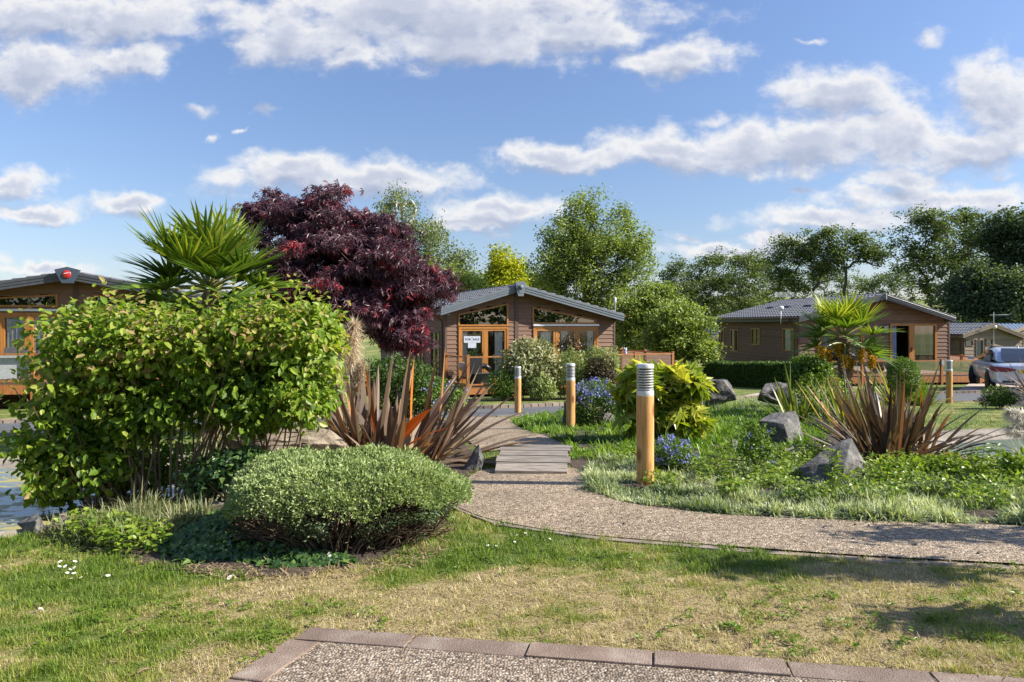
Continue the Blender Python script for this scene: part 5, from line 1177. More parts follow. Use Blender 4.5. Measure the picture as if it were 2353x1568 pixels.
def tree(name, label, base, trunk_to, blobs, nc, per, cr, L, Wd, lm, r0, bark='bark', group=None, shell=.75, droop=.2, wander=.12, T=T_DIAM, flat=.7, bump=.2, zlow=None, lift=.35):
    r = thing(name, label, 'tree', tuple(base), 0, group); base = np.array(base, float)
    c, _ = blob_points(blobs, nc, shell, bump, seed=int(R.integers(0, 9)))
    c = c - base
    trunk = [np.array([0, 0, -.2])] + [np.array(p, float) - base for p in trunk_to]
    tr = Acc(); skeleton(tr, trunk, c, r0, rmin=r0 * .06, wander=wander, lift=lift); tr.build('trunk', MT[bark] if isinstance(bark, str) else bark, r, smooth=True)
    cw_ = Acc(); crown_leaves(cw_, c, per, cr, L, Wd, T, droop, flat); cw_.build('crown', LM[lm], r)
    return r
def PB(Y, rows, dy=None):
    "blobs from photo ellipses: px, py, rx, ry [, depth offset]"
    out = []
    for q in rows:
        y = Y + (q[4] if len(q) > 4 else 0); c = at(q[0], q[1], y); rx, rz = q[2] / F * y, q[3] / F * y
        out.append((c[0], c[1], c[2], rx, dy if dy else min(rx, rz * 1.5), rz))
    return out
def gb(px, Y): x = (px - CX) / F * Y; return np.array([x, Y, g1(x, Y)])

# purple Japanese maple
b0 = gb(820, 10.2); 
tree('maple_tree', 'purple leaved Japanese maple in front of the middle lodge', b0, [b0 + (0, 0, .5), at(800, 745, 10.2)],
     PB(10.2, [(690, 560, 105, 100), (800, 600, 135, 110), (890, 640, 115, 95), (940, 660, 62, 55), (700, 690, 100, 75), (830, 720, 125, 75), (930, 740, 62, 60), (650, 490, 42, 55), (760, 520, 70, 45), (860, 540, 60, 45), (985, 650, 36, 34), (635, 455, 16, 26), (700, 478, 22, 24), (590, 500, 30, 24), (800, 505, 30, 22), (1012, 645, 24, 18), (945, 785, 34, 22), (640, 640, 50, 50)]),
     430, 58, .19, .105, .12, 'maple', .07, shell=.55, droop=.75, T=T_MAPLE, flat=.4, bump=.3)
# weeping birch, golden tree, willow-like tree, dark green tree
bk = pm('birch_bark', (.3, .28, .25), (.6, .58, .54), 6, .8)
b0 = gb(960, 46.)
tree('birch_tree', 'tall airy birch rising behind the purple maple', b0, [b0 + (0, 0, 4), at(935, 600, 46), at(925, 470, 46)], PB(46, [(915, 470, 45, 42), (935, 540, 62, 55), (990, 545, 40, 40), (970, 600, 50, 45), (1045, 590, 38, 42), (1055, 640, 34, 34), (900, 600, 50, 50)]), 200, 70, .55, .17, .1, 'birch', .22, bk, droop=.7, flat=1.3, bump=.3)
b0 = gb(1030, 40.)
tree('tree', 'bright green low tree between the birch and the middle lodge roof', b0, [b0 + (0, 0, 2), at(1030, 680, 40)], PB(40, [(1010, 650, 45, 40), (1065, 660, 42, 35), (975, 640, 40, 40)]), 90, 80, .5, .17, .12, 'tree', .16)
b0 = gb(1165, 45.)
tree('tree', 'yellow leaved tree behind the ridge of the middle lodge', b0, [b0 + (0, 0, 2.5), at(1160, 640, 45)], PB(45, [(1155, 620, 32, 50), (1150, 655, 50, 35), (1180, 625, 26, 36)]), 110, 80, .5, .19, .13, 'gold', .15, flat=1.)
b0 = gb(1215, 52.)
tree('tree', 'mid green tree to the right of the yellow tree', b0, [b0 + (0, 0, 2.5), at(1215, 650, 52)], PB(52, [(1205, 640, 34, 38), (1120, 660, 26, 22), (1235, 660, 40, 30)]), 80, 80, .6, .2, .15, 'tree', .16)
b0 = gb(1360, 38.)
tree('willow_tree', 'largest loose green tree standing right behind the middle lodge', b0, [b0 + (0, 0, 2), at(1350, 700, 38), at(1345, 560, 38)], PB(38, [(1340, 480, 46, 45), (1310, 540, 72, 58), (1400, 560, 80, 60), (1280, 590, 62, 55), (1440, 505, 34, 42), (1460, 580, 50, 44), (1340, 620, 110, 60), (1450, 640, 60, 42), (1270, 640, 50, 40), (1360, 690, 110, 50)]), 480, 70, .42, .17, .085, 'tree', .24, droop=.35, flat=1.1, bump=.25)
b0 = gb(1480, 34.)
tree('tree', 'broad bushy green tree right of the middle lodge eave', b0, [b0 + (0, 0, 1.2), at(1480, 740, 34)], PB(34, [(1470, 700, 60, 50), (1520, 690, 45, 35), (1450, 760, 50, 55), (1530, 750, 50, 50)]), 200, 90, .4, .13, .09, 'tree', .16)
b0 = gb(1575, 31.)
tree('tree', 'rounded green bushy tree left of the right lodge', b0, [b0 + (0, 0, 1.), at(1575, 770, 31)], PB(31, [(1550, 735, 55, 40), (1590, 750, 52, 45), (1530, 790, 60, 45), (1600, 800, 45, 35)]), 220, 90, .36, .13, .095, 'tree', .14)
# far row of woodland trees
GW = 'row of tall trees beyond the right lodge'
FARS = [(1550, 78, [(1548, 622, 38, 26), (1530, 660, 42, 40), (1575, 670, 40, 40), (1550, 700, 50, 35)], 'smallest woodland tree at the left end of the far row', 'wood', 220),
        (1625, 80, [(1635, 600, 55, 28), (1605, 640, 50, 45), (1650, 655, 50, 50), (1625, 700, 55, 35)], 'dense woodland tree second from the left in the far row', 'wood', 300),
        (1710, 82, [(1705, 600, 52, 28), (1740, 612, 42, 34), (1700, 655, 60, 45), (1720, 700, 50, 35)], 'round topped woodland tree third from the left in the far row', 'wood', 300),
        (1812, 76, [(1812, 562, 38, 22), (1785, 590, 30, 26), (1845, 585, 34, 32), (1800, 630, 46, 34), (1830, 660, 40, 26)], 'woodland tree with a bare forked stem above the right lodge roof', 'wood', 230),
        (1895, 74, [(1890, 545, 48, 24), (1868, 580, 36, 26), (1915, 580, 34, 28), (1890, 620, 44, 28)], 'woodland tree left of the wide umbrella shaped crown', 'wood', 210),
        (1968, 72, [(1965, 552, 44, 20), (2015, 580, 34, 26), (1925, 592, 32, 26), (1990, 580, 40, 20)], 'woodland tree with a wide umbrella shaped crown and clear forked trunk', 'wood', 190),
        (1770, 95, [(1765, 615, 50, 36), (1800, 655, 50, 45), (1750, 680, 60, 40)], 'tree filling the gap behind the bare forked stem', 'wood', 230),
        (1925, 98, [(1880, 640, 45, 36), (1935, 655, 40, 40), (1985, 665, 40, 34), (1900, 690, 60, 25)], 'lower paler tree seen under the umbrella shaped crown', 'wood', 200),
        (2035, 90, [(2010, 655, 50, 26), (2070, 640, 50, 45), (2035, 690, 60, 30)], 'low thin tree behind the apex of the right lodge', 'wood', 170),
        (2125, 68, [(2120, 505, 55, 28), (2075, 548, 34, 32), (2165, 525, 46, 40), (2105, 590, 46, 44), (2150, 600, 55, 45), (2130, 660, 50, 35)], 'tall airy woodland tree with sky showing through its branches', 'wood', 330),
        (2215, 70, [(2215, 502, 50, 26), (2240, 550, 55, 50), (2200, 600, 55, 50), (2220, 660, 50, 45)], 'tall woodland tree leaning against the dark wood', 'wood', 320)]
for px, Y, rows, lb, lm, nc in FARS:
    b0 = gb(px, Y); top = at(px, rows[0][1] + 40, Y); jx = lambda s: np.array([R.uniform(-s, s), 0, 0])
    tree('woodland_tree', lb, b0, [b0 + (0, 0, 2.2), b0 * .62 + top * .38 + jx(.4)], PB(Y, rows), nc, 30, .6, .25, .17, lm, .15, bark=MT['bark'], group=GW, shell=.85, droop=.1, wander=.08, flat=.6, bump=.35, lift=.3)
for px, Y, rows, lb in ((2305, 64, [(2300, 530, 50, 45), (2330, 600, 60, 60), (2290, 640, 55, 55)], 'darkest tall tree of the dense wood at the right edge'), (2400, 62, [(2380, 520, 60, 45), (2390, 600, 70, 70), (2360, 660, 60, 50)], 'dense dark tree cut by the right edge of the photo'), (2265, 60, [(2265, 660, 60, 60), (2230, 690, 50, 45)], 'dark bushy tree above the distant lodge roof'), (2330, 58, [(2330, 690, 70, 55), (2390, 680, 50, 50)], 'low dark tree above the blue grey roof')):
    b0 = gb(px, Y); tree('woodland_tree', lb, b0, [b0 + (0, 0, 2), at(px, rows[-1][1], Y)], PB(Y, rows), 260, 62, .85, .28, .2, 'woodd', .2, group='dark wood at the right edge', shell=.8, bump=.3)
# far hedgerow and distant wood on the hill: one mass
n = 3200; px = R.uniform(1380, 2500, n); Yf = R.uniform(95, 120, n); c = np.stack([(px - CX) / F * Yf, Yf, np.zeros(n)], -1); c[:, 2] = -3 + R.random(n) ** .8 * (6.4 + 2.0 * nz(c[:, 0], c[:, 1] * 0, 22, 3))
a_ = Acc(); crown_leaves(a_, c, 6, .9, .8, .6); 
n = 2400; px = R.uniform(1000, 2500, n); Yf = R.uniform(170, 230, n); x_ = (px - CX) / F * Yf; kk = nz(x_, Yf * .6, 40, 5) > .25
c = np.stack([x_, Yf, gz(x_, Yf) + np.interp(Yf, [170, 230], [2.5, 9.5]) + R.uniform(0, 2.5, n)], -1)[kk]; crown_leaves(a_, c, 5, 1.5, 1.6, 1.2)
tag(a_.build('distant_wood', LM['woodd']), 'distant dark hedgerow and woodland below the tree crowns', 'woodland', kind='stuff')

# young trees just beyond the right edge of the view: they throw the soft shadows over path and lawn
for k, (x, y, bl) in enumerate(((4.5, 2.95, [(4.5, 2.95, 1.95, .3, .12, .25), (4.3, 2.95, 1.6, .3, .1, .16)]), (4.9, 3.55, [(4.9, 3.55, 1.5, .5, .2, .3), (5.2, 3.7, 1.1, .5, .2, .25)]), (3.3, 2.4, [(3.3, 2.42, .95, .2, .1, .12), (3.5, 2.4, .7, .25, .1, .14)]))):
    b0 = np.array([x, y, g1(x, y)]); tree('young_tree', ['slender young tree right of the view that shades the lawn', 'bushy young tree right of the view that shades the path', 'small young tree right of the view near the drive'][k], b0, [b0 + (0, 0, .3), b0 + (0, 0, .8)], bl, 26, 40, .13, .08, .05, 'tree', .02, group='young trees beside the path')
n = 2600; x = R.uniform(-70, 70, n); y = -38 + R.normal(size=n) * 4; top = 9 + 3 * nz(x, x * 0, 14, 3) + 2 * nz(x, x * 0, 5, 6); c = np.stack([x, y, top * R.random(n) ** .7 - .5], -1)
a_ = Acc(); crown_leaves(a_, c, 8, 1.1, .9, .7); tag(a_.build('tree_belt', LM['wood']), 'belt of trees across the lawn facing the lodges, mirrored in their windows', 'woodland', kind='stuff')
# ------------------------------------------------------------------ shrubs
def shrub(name, label, cat, blobs, n, L, Wd, lm, T=T_OVAL, base=None, shell=.5, bump=.16, droop=.1, nst=8, rst=.012, out=.5, upn=.5, group=None, stem='stem', stemh=.75, flowers=None, extra=None):
    B = np.array(blobs, float); 
    if base is None: x_, y_ = B[:, 0].mean(), B[:, 1].mean(); base = (x_, y_, g1(x_, y_))
    base = np.array(base, float); r = thing(name, label, cat, tuple(base), 0, group); B[:, :3] -= base
    P, Nn = blob_points(B, n, shell, bump, seed=int(R.integers(0, 9)))
    keep = P[:, 2] > -.0; P, Nn = P[keep], Nn[keep]; n = len(P)
    D = rdir(n) + Nn * out; D[:, 2] -= droop; N = rdir(n) * .55 + Nn * .5; N[:, 2] += upn
    a = Acc(); leaves(a, P, D, N, L * R.uniform(.65, 1.2, n), Wd * R.uniform(.75, 1.15, n), T, np.clip(R.beta(2, 2, n) + .12 * nz(P[:, 0], P[:, 2], max(B[:, 3].max() * .5, .05), 2), 0, 1))
    a.build('foliage', LM[lm], r)
    if nst:
        tips = P[R.choice(n, nst)] * np.array([.8, .8, stemh]); bs = np.column_stack([R.normal(size=(nst, 2)) * B[:, 3].max() * .12, np.full(nst, -.05)]); s = Acc(); stems_to(s, bs, tips, rst); s.build('stem', MT[stem], r, smooth=True)
    if flowers:
        nf, fs, mat_, fsp, top = flowers; Pf, Nf = blob_points(B, nf * 3, .08, bump, seed=2); k = Pf[:, 2] > np.quantile(Pf[:, 2], top); Pf = Pf[k][:nf]
        pp = np.repeat(Pf, fsp, 0) + R.normal(size=(len(Pf) * fsp, 3)) * fs * .35; f_ = Acc(); leaves(f_, pp, rdir(len(pp)), rdir(len(pp)), fs * .45, fs * .45, T_DIAM, R.random(len(pp))); f_.build('blossom', LM[mat_], r)
    return r

# dogwood hedge on the left: two thickets that meet
def stemmed(label, rows, base_pts, n, seed, stem_r=.0095, group='dogwood shrubs on the left'):
    B = np.array(PB(5.3, rows, dy=.42)); bx = np.mean([b[0] for b in base_pts]); base = np.array([bx, 5.25, g1(bx, 5.25)])
    r = thing('dogwood_shrub', label, 'shrub', tuple(base), 0, group); B[:, :3] -= base
    P, Nn = blob_points(B, n, .7, .19, seed); gp = nz(P[:, 0] * 1. + P[:, 1] * .8, P[:, 2] * 1.1 - P[:, 1] * .5, .34, seed) + .5 * nz(P[:, 0], P[:, 2], .15, seed + 3) + .9 * sstep(.75, 1.3, P[:, 2]); k = (P[:, 2] > .02) & (gp > -.8); P, Nn = P[k], Nn[k]; n = len(P)
    D = rdir(n) * .7 + Nn * .35; D[:, 2] -= .5; N = rdir(n) * .55 + Nn * .45; N[:, 2] += .55; N[:, 0] += .25
    a = Acc(); tn = np.clip(R.beta(1.4, 1.7, n) * .95 + .2 * sstep(.7, 1.3, P[:, 2]) + .1 * nz(P[:, 0], P[:, 2], .3, 9), 0, 1)
    sz = .032 + .052 * R.random(n) ** 1.3; leaves(a, P, D, N, sz, sz * R.uniform(.55, .78, n), T_OVAL, tn)
    # shoots standing out of the top
    m = 95; tips, Nt = blob_points(B, 900, .02, .26, 1); tips = tips[tips[:, 2] > np.quantile(tips[:, 2], .72)][:m]; m = len(tips)
    sp = np.repeat(tips, 5, 0) + R.normal(size=(m * 5, 3)) * .02; sp[:, 2] += np.tile(np.linspace(0, 1, 5), m) * np.repeat(R.uniform(.06, .2, m), 5); Ds = rdir(m * 5); Ds[:, 2] = .5
    leaves(a, sp, Ds, np.array([0, -.3, 1.]) + rdir(m * 5) * .4, .06 * R.uniform(.6, 1.1, m * 5), .035, T_OVAL, np.clip(R.uniform(.6, 1.05, m * 5), 0, 1))
    a.build('foliage', LM['hedge'], r)
    s = Acc(); ns = 40; bs = np.array([b for b in base_pts]); kk = R.integers(0, len(bs), ns); b0_ = bs[kk] - base + np.column_stack([R.normal(size=ns) * .07, R.normal(size=ns) * .1, np.zeros(ns)]); b0_[:, 2] = -.05
    tp_ = P[R.choice(n, ns)].copy(); tp_[:, 2] = np.maximum(tp_[:, 2], .75); tp_[:, 0] = b0_[:, 0] + np.clip(tp_[:, 0] - b0_[:, 0], -.5, .5); stems_to(s, b0_, tp_, stem_r, wob=.04, sides=6); s.build('stem', MT['stem'], r, smooth=True)
    return r
bp_ = lambda *pxs: [np.array([(p - CX) / F * 5.25, 5.25 + q, 0]) for p, q in pxs]
stemmed('left leafy dogwood thicket reaching down to the pond edge', [(200, 790, 125, 95), (190, 900, 125, 100), (170, 1010, 105, 95), (150, 1090, 70, 60), (310, 780, 110, 85), (300, 880, 90, 90), (370, 790, 100, 80), (330, 950, 90, 60), (110, 1000, 40, 50), (120, 1090, 50, 60), (270, 1050, 80, 80), (400, 920, 80, 70)], bp_((215, 0), (240, .1), (340, -.1), (360, 0), (300, .1)), 15500, 3)
stemmed('right leafy dogwood thicket beside the bronze flax', [(500, 790, 110, 95), (620, 770, 110, 90), (700, 790, 85, 95), (590, 880, 130, 90), (690, 890, 80, 95), (640, 925, 100, 50), (550, 920, 80, 55), (470, 880, 50, 100), (490, 800, 60, 80), (715, 920, 50, 50), (590, 975, 45, 22), (730, 760, 55, 55)], bp_((420, 0), (400, -.05), (445, .05), (560, .1), (640, .15)), 13500, 5)
# domed hebe: dense silver green cap over woody underside, shade painted into its darker leaves
cx_, cy_ = at(782, 1150, 3.95)[0], 4.02; zb_ = g1(cx_, cy_)
hb = thing('domed_bush', 'low domed silver green bush beside the gravel path', 'shrub', (cx_, cy_, zb_))
n = 60000; th = R.uniform(0, 2 * np.pi, n); rr_ = np.sqrt(R.random(n)); rr_[:22000] = 1 - .22 * R.random(22000) ** 1.6; x_ = rr_ * np.cos(th); y_ = rr_ * np.sin(th)
lump = lambda x, y: 1 + .1 * nz(x, y, .6, 5) + .06 * nz(x, y, .22, 6)
edge = 1 + .05 * np.sin(3 * th + 1) + .04 * np.sin(5 * th)
zc_ = .255 + .035 * nz(x_, y_, .4, 9) * rr_ + .205 * np.sqrt(np.clip(1 - rr_ ** 3.4, 0, 1)) * lump(x_, y_)
P = np.stack([x_ * .69 * edge, y_ * .52 * edge, zc_ - np.where(rr_ > .8, .05 + .06 * np.clip(nz(x_, y_, .4, 12), -1, 1), .05) * R.random(n) ** 1.6 + .02 * (R.random(n) > .93)], -1); Nn = unit(np.stack([x_ * rr_ ** 2 * 1.3, y_ * rr_ ** 2 * 1.3, np.full(n, .75)], -1))
m_ = 3600; ci = R.integers(0, n, m_); kk = R.integers(0, m_, n); j_ = (np.arange(n) % 3) > 0; P[j_] = P[ci[kk[j_]]] + R.normal(size=(j_.sum(), 3)) * .009; Nn[j_] = Nn[ci[kk[j_]]]
D = Nn * .9 + rdir(n) * .9; N = rdir(n); a = Acc(); leaves(a, P, D, N, .024 * R.uniform(.7, 1.3, n), .0105, T_DIAM, np.clip(R.beta(2, 2, n) + .15 * nz(P[:, 0], P[:, 1], .12, 3), 0, 1))
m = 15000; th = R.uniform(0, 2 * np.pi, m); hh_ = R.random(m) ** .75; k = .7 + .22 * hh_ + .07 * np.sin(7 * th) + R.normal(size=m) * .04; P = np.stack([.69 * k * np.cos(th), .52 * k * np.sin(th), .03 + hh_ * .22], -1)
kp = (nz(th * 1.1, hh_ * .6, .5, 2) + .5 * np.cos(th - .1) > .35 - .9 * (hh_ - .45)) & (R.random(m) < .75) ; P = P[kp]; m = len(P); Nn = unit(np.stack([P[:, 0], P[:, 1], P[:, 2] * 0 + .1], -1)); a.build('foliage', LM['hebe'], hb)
a = Acc(); leaves(a, P, Nn + rdir(m) * .8, rdir(m), .02 * R.uniform(.7, 1.3, m), .0095, T_DIAM, R.random(m)); a.build('lower_foliage', LM['hebe_shade'], hb)
s = Acc(); ns = 800; an = R.uniform(0, 2 * np.pi, ns); bs = np.stack([.5 * np.cos(an) * R.random(ns), .38 * np.sin(an) * R.random(ns), np.full(ns, -.03)], -1); tp_ = np.stack([.66 * np.cos(an), .49 * np.sin(an), R.uniform(.06, .24, ns)], -1) * R.uniform(.75, .98, (ns, 1)); stems_to(s, bs, tp_, .007, wob=.12, sides=4); s.build('stem', MT['twig'], hb, smooth=True)

# shrubs in front of the middle lodge
SL = 'shrubs in front of the middle lodge'
shrub('variegated_shrub', 'cream and olive variegated shrub in front of the middle lodge', 'shrub', PB(20.6, [(1215, 830, 62, 48), (1190, 840, 45, 45), (1250, 845, 40, 50), (1225, 800, 40, 22), (1215, 865, 50, 45)]), 6500, .13, .06, 'olive', group=SL, shell=.6, bump=.22)
shrub('rounded_shrub', 'low rounded green shrub at the deck corner of the middle lodge', 'shrub', PB(20.2, [(1150, 882, 36, 34), (1172, 890, 32, 28)]), 3600, .07, .035, 'green', group=SL, shell=.4, bump=.08)
shrub('small_shrub', 'small bright green shrub at the foot of the variegated shrub', 'shrub', PB(20.0, [(1240, 890, 30, 30), (1255, 895, 25, 22)]), 1800, .08, .05, 'pitto', group=SL)
shrub('pale_shrub', 'pale green rounded shrub behind the second bollard', 'shrub', PB(20.8, [(1310, 845, 42, 42), (1300, 875, 42, 38), (1335, 870, 30, 40)]), 6500, .075, .035, 'pitto', group=SL, shell=.5)
shrub('pale_shrub', 'pale green shrub top against the right corner of the middle lodge', 'shrub', PB(21.3, [(1380, 825, 40, 30), (1360, 830, 30, 30), (1395, 850, 30, 40)]), 4200, .075, .035, 'pitto', group=SL, shell=.5)
shrub('bronze_shrub', 'dark spindly shrub below the right hand doors of the middle lodge', 'shrub', PB(21.6, [(1320, 792, 34, 22), (1305, 800, 28, 25), (1325, 830, 30, 25)]), 2000, .07, .04, 'dark', group=SL, bump=.3)
shrub('bronze_shrub', 'dark bronze shrub to the right of the pale green shrubs', 'shrub', PB(20.4, [(1375, 850, 32, 32), (1395, 870, 28, 35), (1365, 880, 26, 28)]), 3800, .07, .04, 'dark', group=SL, bump=.2)
# ceanothus
shrub('ceanothus', 'blue flowering ceanothus on the boulder beside the second bollard', 'shrub', PB(10.6, [(1370, 905, 52, 32), (1350, 930, 48, 36), (1415, 925, 36, 28)]), 3600, .045, .025, 'green', flowers=(150, .055, 'blue', 16, .45), group='blue flowering ceanothus')
shrub('ceanothus', 'small blue flowering ceanothus right of the nearest bollard', 'shrub', PB(6.0, [(1545, 1040, 42, 36), (1530, 1062, 34, 28), (1565, 1060, 28, 22)]), 2300, .028, .016, 'green', flowers=(70, .034, 'blue', 16, .35), group='blue flowering ceanothus')
shrub('ceanothus', 'ceanothus with scattered blue flowers between the bronze flax and the lodge', 'shrub', PB(11.5, [(985, 905, 55, 42), (940, 920, 50, 45), (1040, 920, 35, 32), (900, 900, 45, 45)]), 5200, .06, .032, 'green', flowers=(70, .06, 'blue', 14, .35), group='blue flowering ceanothus')
# fatsia
B = PB(8.2, [(1480, 885, 55, 40), (1565, 880, 50, 38), (1445, 905, 30, 32), (1535, 940, 60, 48), (1475, 960, 45, 40), (1600, 895, 24, 26), (1580, 965, 38, 36), (1530, 862, 45, 22)])
shrub('fatsia', 'large lobed yellow green fatsia behind the nearest bollard', 'shrub', B, 420, .22, .24, 'fatsia', T=T_FATSIA, shell=.6, droop=.3, upn=.9, nst=16, rst=.012, bump=.2)
# clipped hedge before the right lodge
p0, p1 = P2.side(1660, 800), P2.side(1850, 800); hl = thing('clipped_hedge', 'long clipped dark green hedge under the side wall of the right lodge', 'hedge', (*at(1745, 870, 27.)[:2], g1(*at(1745, 870, 27.)[:2])))
A_, B_ = at(1636, 868, 30.5), at(1850, 880, 26.); hx = unit(B_ - A_) * [1, 1, 0]; hn = np.array([hx[1], -hx[0], 0]); n = 26000; u = R.random(n); v = R.uniform(-1, 1, n); wz_ = R.random(n)
face = R.random(n); L_ = np.linalg.norm((B_ - A_)[:2]); P = A_[None] + (B_ - A_)[None] * u[:, None] * [1, 1, 0]
zt = .95 + .03 * nz(u * L_, u, 1.2, 2); zg = gz(P[:, 0], P[:, 1]); top = face < .35; off = np.where(top, v, 1.) * .5 + R.normal(size=n) * .03
P = P + hn * off[:, None]; P[:, 2] = zg + np.where(top, zt, wz_ * zt) + R.normal(size=n) * .025; Nn = np.where(top[:, None], [0, 0, 1.], hn)
a = Acc(); leaves(a, P - np.array(hl.location), rdir(n) + Nn * .4, rdir(n) * .6 + Nn * .6 + [0, 0, .3], .085, .05, T_DIAM, R.random(n)); a.build('foliage', LM['deep'], hl)
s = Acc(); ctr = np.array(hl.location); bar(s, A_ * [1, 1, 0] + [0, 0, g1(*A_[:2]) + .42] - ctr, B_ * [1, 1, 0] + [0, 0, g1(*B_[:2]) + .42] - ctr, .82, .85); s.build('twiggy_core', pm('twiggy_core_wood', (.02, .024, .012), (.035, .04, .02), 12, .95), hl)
# clipped ball, bank shrubs near the right palm
shrub('clipped_bush', 'clipped round green bush in front of the right deck', 'shrub', PB(15.2, [(2076, 866, 34, 44)]), 6500, .04, .024, 'green', shell=.2, bump=.05)
shrub('shrub', 'glossy green shrub at the foot of the flowering palm', 'shrub', PB(13.2, [(1858, 838, 36, 24), (1840, 860, 32, 32), (1885, 850, 28, 30)]), 2600, .07, .045, 'green', bump=.2)
shrub('shrub', 'leafy yellow green shrub between the palm and the striped flax', 'shrub', PB(11.5, [(1890, 900, 60, 45), (1930, 930, 55, 40), (1850, 925, 35, 30)]), 2600, .06, .03, 'weed', bump=.2)
shrub('shrub', 'low green shrub in front of the boulder at the right edge', 'shrub', PB(14., [(2290, 908, 28, 22), (2310, 915, 26, 16)]), 1500, .05, .03, 'green')
shrub('shrub', 'feathery grey brown plant left of the low green shrub at the right edge', 'shrub', PB(14.2, [(2262, 922, 18, 9)]), 300, .05, .015, 'dark', nst=4, rst=.006)
# leafy plants on the pond banks
BANK = [(9, 5.6, [(2090, 1085, 90, 30), (2180, 1075, 60, 30)], 'leafy low plant with yellow tips below the right bronze flax'), (9, 5.4, [(2290, 1095, 60, 30), (2340, 1080, 40, 36)], 'leafy green plant on the bank of the right pond'), (9, 5.5, [(2200, 1120, 70, 35)], 'spreading green plant beside the low bank stone')]
for _, Y, rows, lb in BANK: shrub('bank_plant', lb, 'plant', PB(Y, rows), 1300, .045, .03, 'weed', bump=.3, group='leafy plants on the right bank', nst=10, rst=.005)
shrub('bank_plant', 'green leafy growth among the bare hedge stems', 'plant', PB(5.75, [(330, 1080, 80, 50), (400, 1060, 60, 55), (250, 1090, 60, 40)]), 1500, .06, .045, 'green', bump=.35, nst=10, rst=.006)
shrub('bank_plant', 'ivy clad low plant between the hedge stems and the domed bush', 'plant', PB(5.0, [(540, 1075, 65, 45), (470, 1100, 50, 45), (590, 1060, 40, 28)]), 1700, .045, .042, 'ivy', T=T_IVY, bump=.25)
shrub('shrub', 'green undergrowth with dark leaves below the purple maple', 'shrub', PB(11.2, [(900, 850, 60, 35), (960, 860, 40, 30), (860, 870, 40, 40)]), 2200, .06, .03, 'deep', bump=.25)
# small ceanothus sapling with bare trunk
c0 = at(1738, 1100, 5.7); zg = g1(c0[0], c0[1])
sp_ = thing('sapling', 'crooked sapling with bare pale trunk and a few blue flowers', 'sapling', (c0[0], c0[1], zg))
s = Acc(); q = lambda px, py, dy=0: at(px, py, 5.7 + dy) - np.array([c0[0], c0[1], zg])
tube(s, [q(1737, 1112), q(1738, 1075), q(1741, 1050), q(1752, 1025), q(1748, 985)], [.016, .014, .012, .008, .004], 7); tube(s, [q(1737, 1110), q(1755, 1092), q(1768, 1082)], [.008, .007, .006], 6); tube(s, [q(1738, 1072), q(1725, 1045), q(1712, 1020)], [.01, .007, .004], 6); tube(s, [q(1720, 1060), q(1660, 1055), q(1625, 1046)], [.004, .007, .005], 5); tube(s, [q(1660, 1055), q(1640, 1068), q(1620, 1072)], [.006, .004, .003], 5)
s.build('trunk', MT['stem'], sp_, smooth=True)
Bq = np.array(PB(5.7, [(1740, 1000, 32, 32), (1722, 1035, 26, 28), (1765, 1040, 18, 22), (1728, 985, 18, 20)])); Bq[:, :3] -= (c0[0], c0[1], zg)
P, Nn = blob_points(Bq, 900, .7, .3); n = len(P); a = Acc(); leaves(a, P, rdir(n), rdir(n) + [0, 0, .7], .03, .017, T_OVAL, R.random(n)); a.build('crown', LM['green'], sp_)
P, _ = blob_points(Bq, 9, .05, .2); P = np.repeat(P, 14, 0) + R.normal(size=(126, 3)) * .008; a = Acc(); leaves(a, P, rdir(126), rdir(126), .012, .012, T_DIAM, R.random(126)); a.build('blossom', LM['blue'], sp_)

# ------------------------------------------------------------------ flax, yucca, palms, pampas
def flax(label, base, n, L, Wd, lm, spread=.25, el=(25, 88), az=(0, 360), sag=(.02, .25), tint=None, name='flax', group=None, bend_x=0., fold=.5, wild=.2):
    r = thing(name, label, 'plant', tuple(base), 0, group)
    azr = np.radians(R.uniform(az[0], az[1], n)); e = np.radians(el[0] + (el[1] - el[0]) * R.random(n) ** .8)
    D = np.stack([np.cos(azr) * np.cos(e), np.sin(azr) * np.cos(e), np.sin(e)], -1); D[:, 0] += bend_x; D = unit(D) + rdir(n) * wild
    P = np.stack([np.cos(azr), np.sin(azr), np.zeros(n)], -1) * (spread * R.random(n) ** .6)[:, None]; P[:, 2] = -.02; D[:, 2] = np.maximum(D[:, 2], .08)
    S = np.stack([-np.sin(azr), np.cos(azr), np.zeros(n)], -1) + rdir(n) * .35
    Ln = L * R.uniform(.4, 1.1, n) ** .8; sg = R.uniform(*sag, n) * (1.6 - 1.5 * np.sin(e)) * np.where(R.random(n) < .15, 2., 1.)
    a = Acc(); ribbons(a, P, D, Ln, Wd * R.uniform(.7, 1.25, n), sg, S=S, nseg=9, prof=(.5, .62, .8, .95, 1, .98, .88, .68, .38, .03), fold=fold, tint=R.random(n) if tint is None else tint(n), power=2.6)
    a.build('leaf_clump', LM[lm], r)
    if n > 40:      # withered leaves hanging at the foot
        m = n // 2; an = R.uniform(0, 6.28, m); e = np.radians(R.uniform(-5, 55, m)); a = Acc(); ribbons(a, np.stack([np.cos(an) * spread * .8, np.sin(an) * spread * .8, np.full(m, .03)], -1), np.stack([np.cos(an) * np.cos(e), np.sin(an) * np.cos(e), np.sin(e)], -1), L * R.uniform(.2, .5, m), Wd * .55, R.uniform(.3, 1.1, m), S=rdir(m), nseg=5, tint=R.random(m)); a.build('withered_leaves', LM['pinkish'], r)
    return r
gl = at(905, 1040, 6.75); gl[2] = g1(gl[0], gl[1])
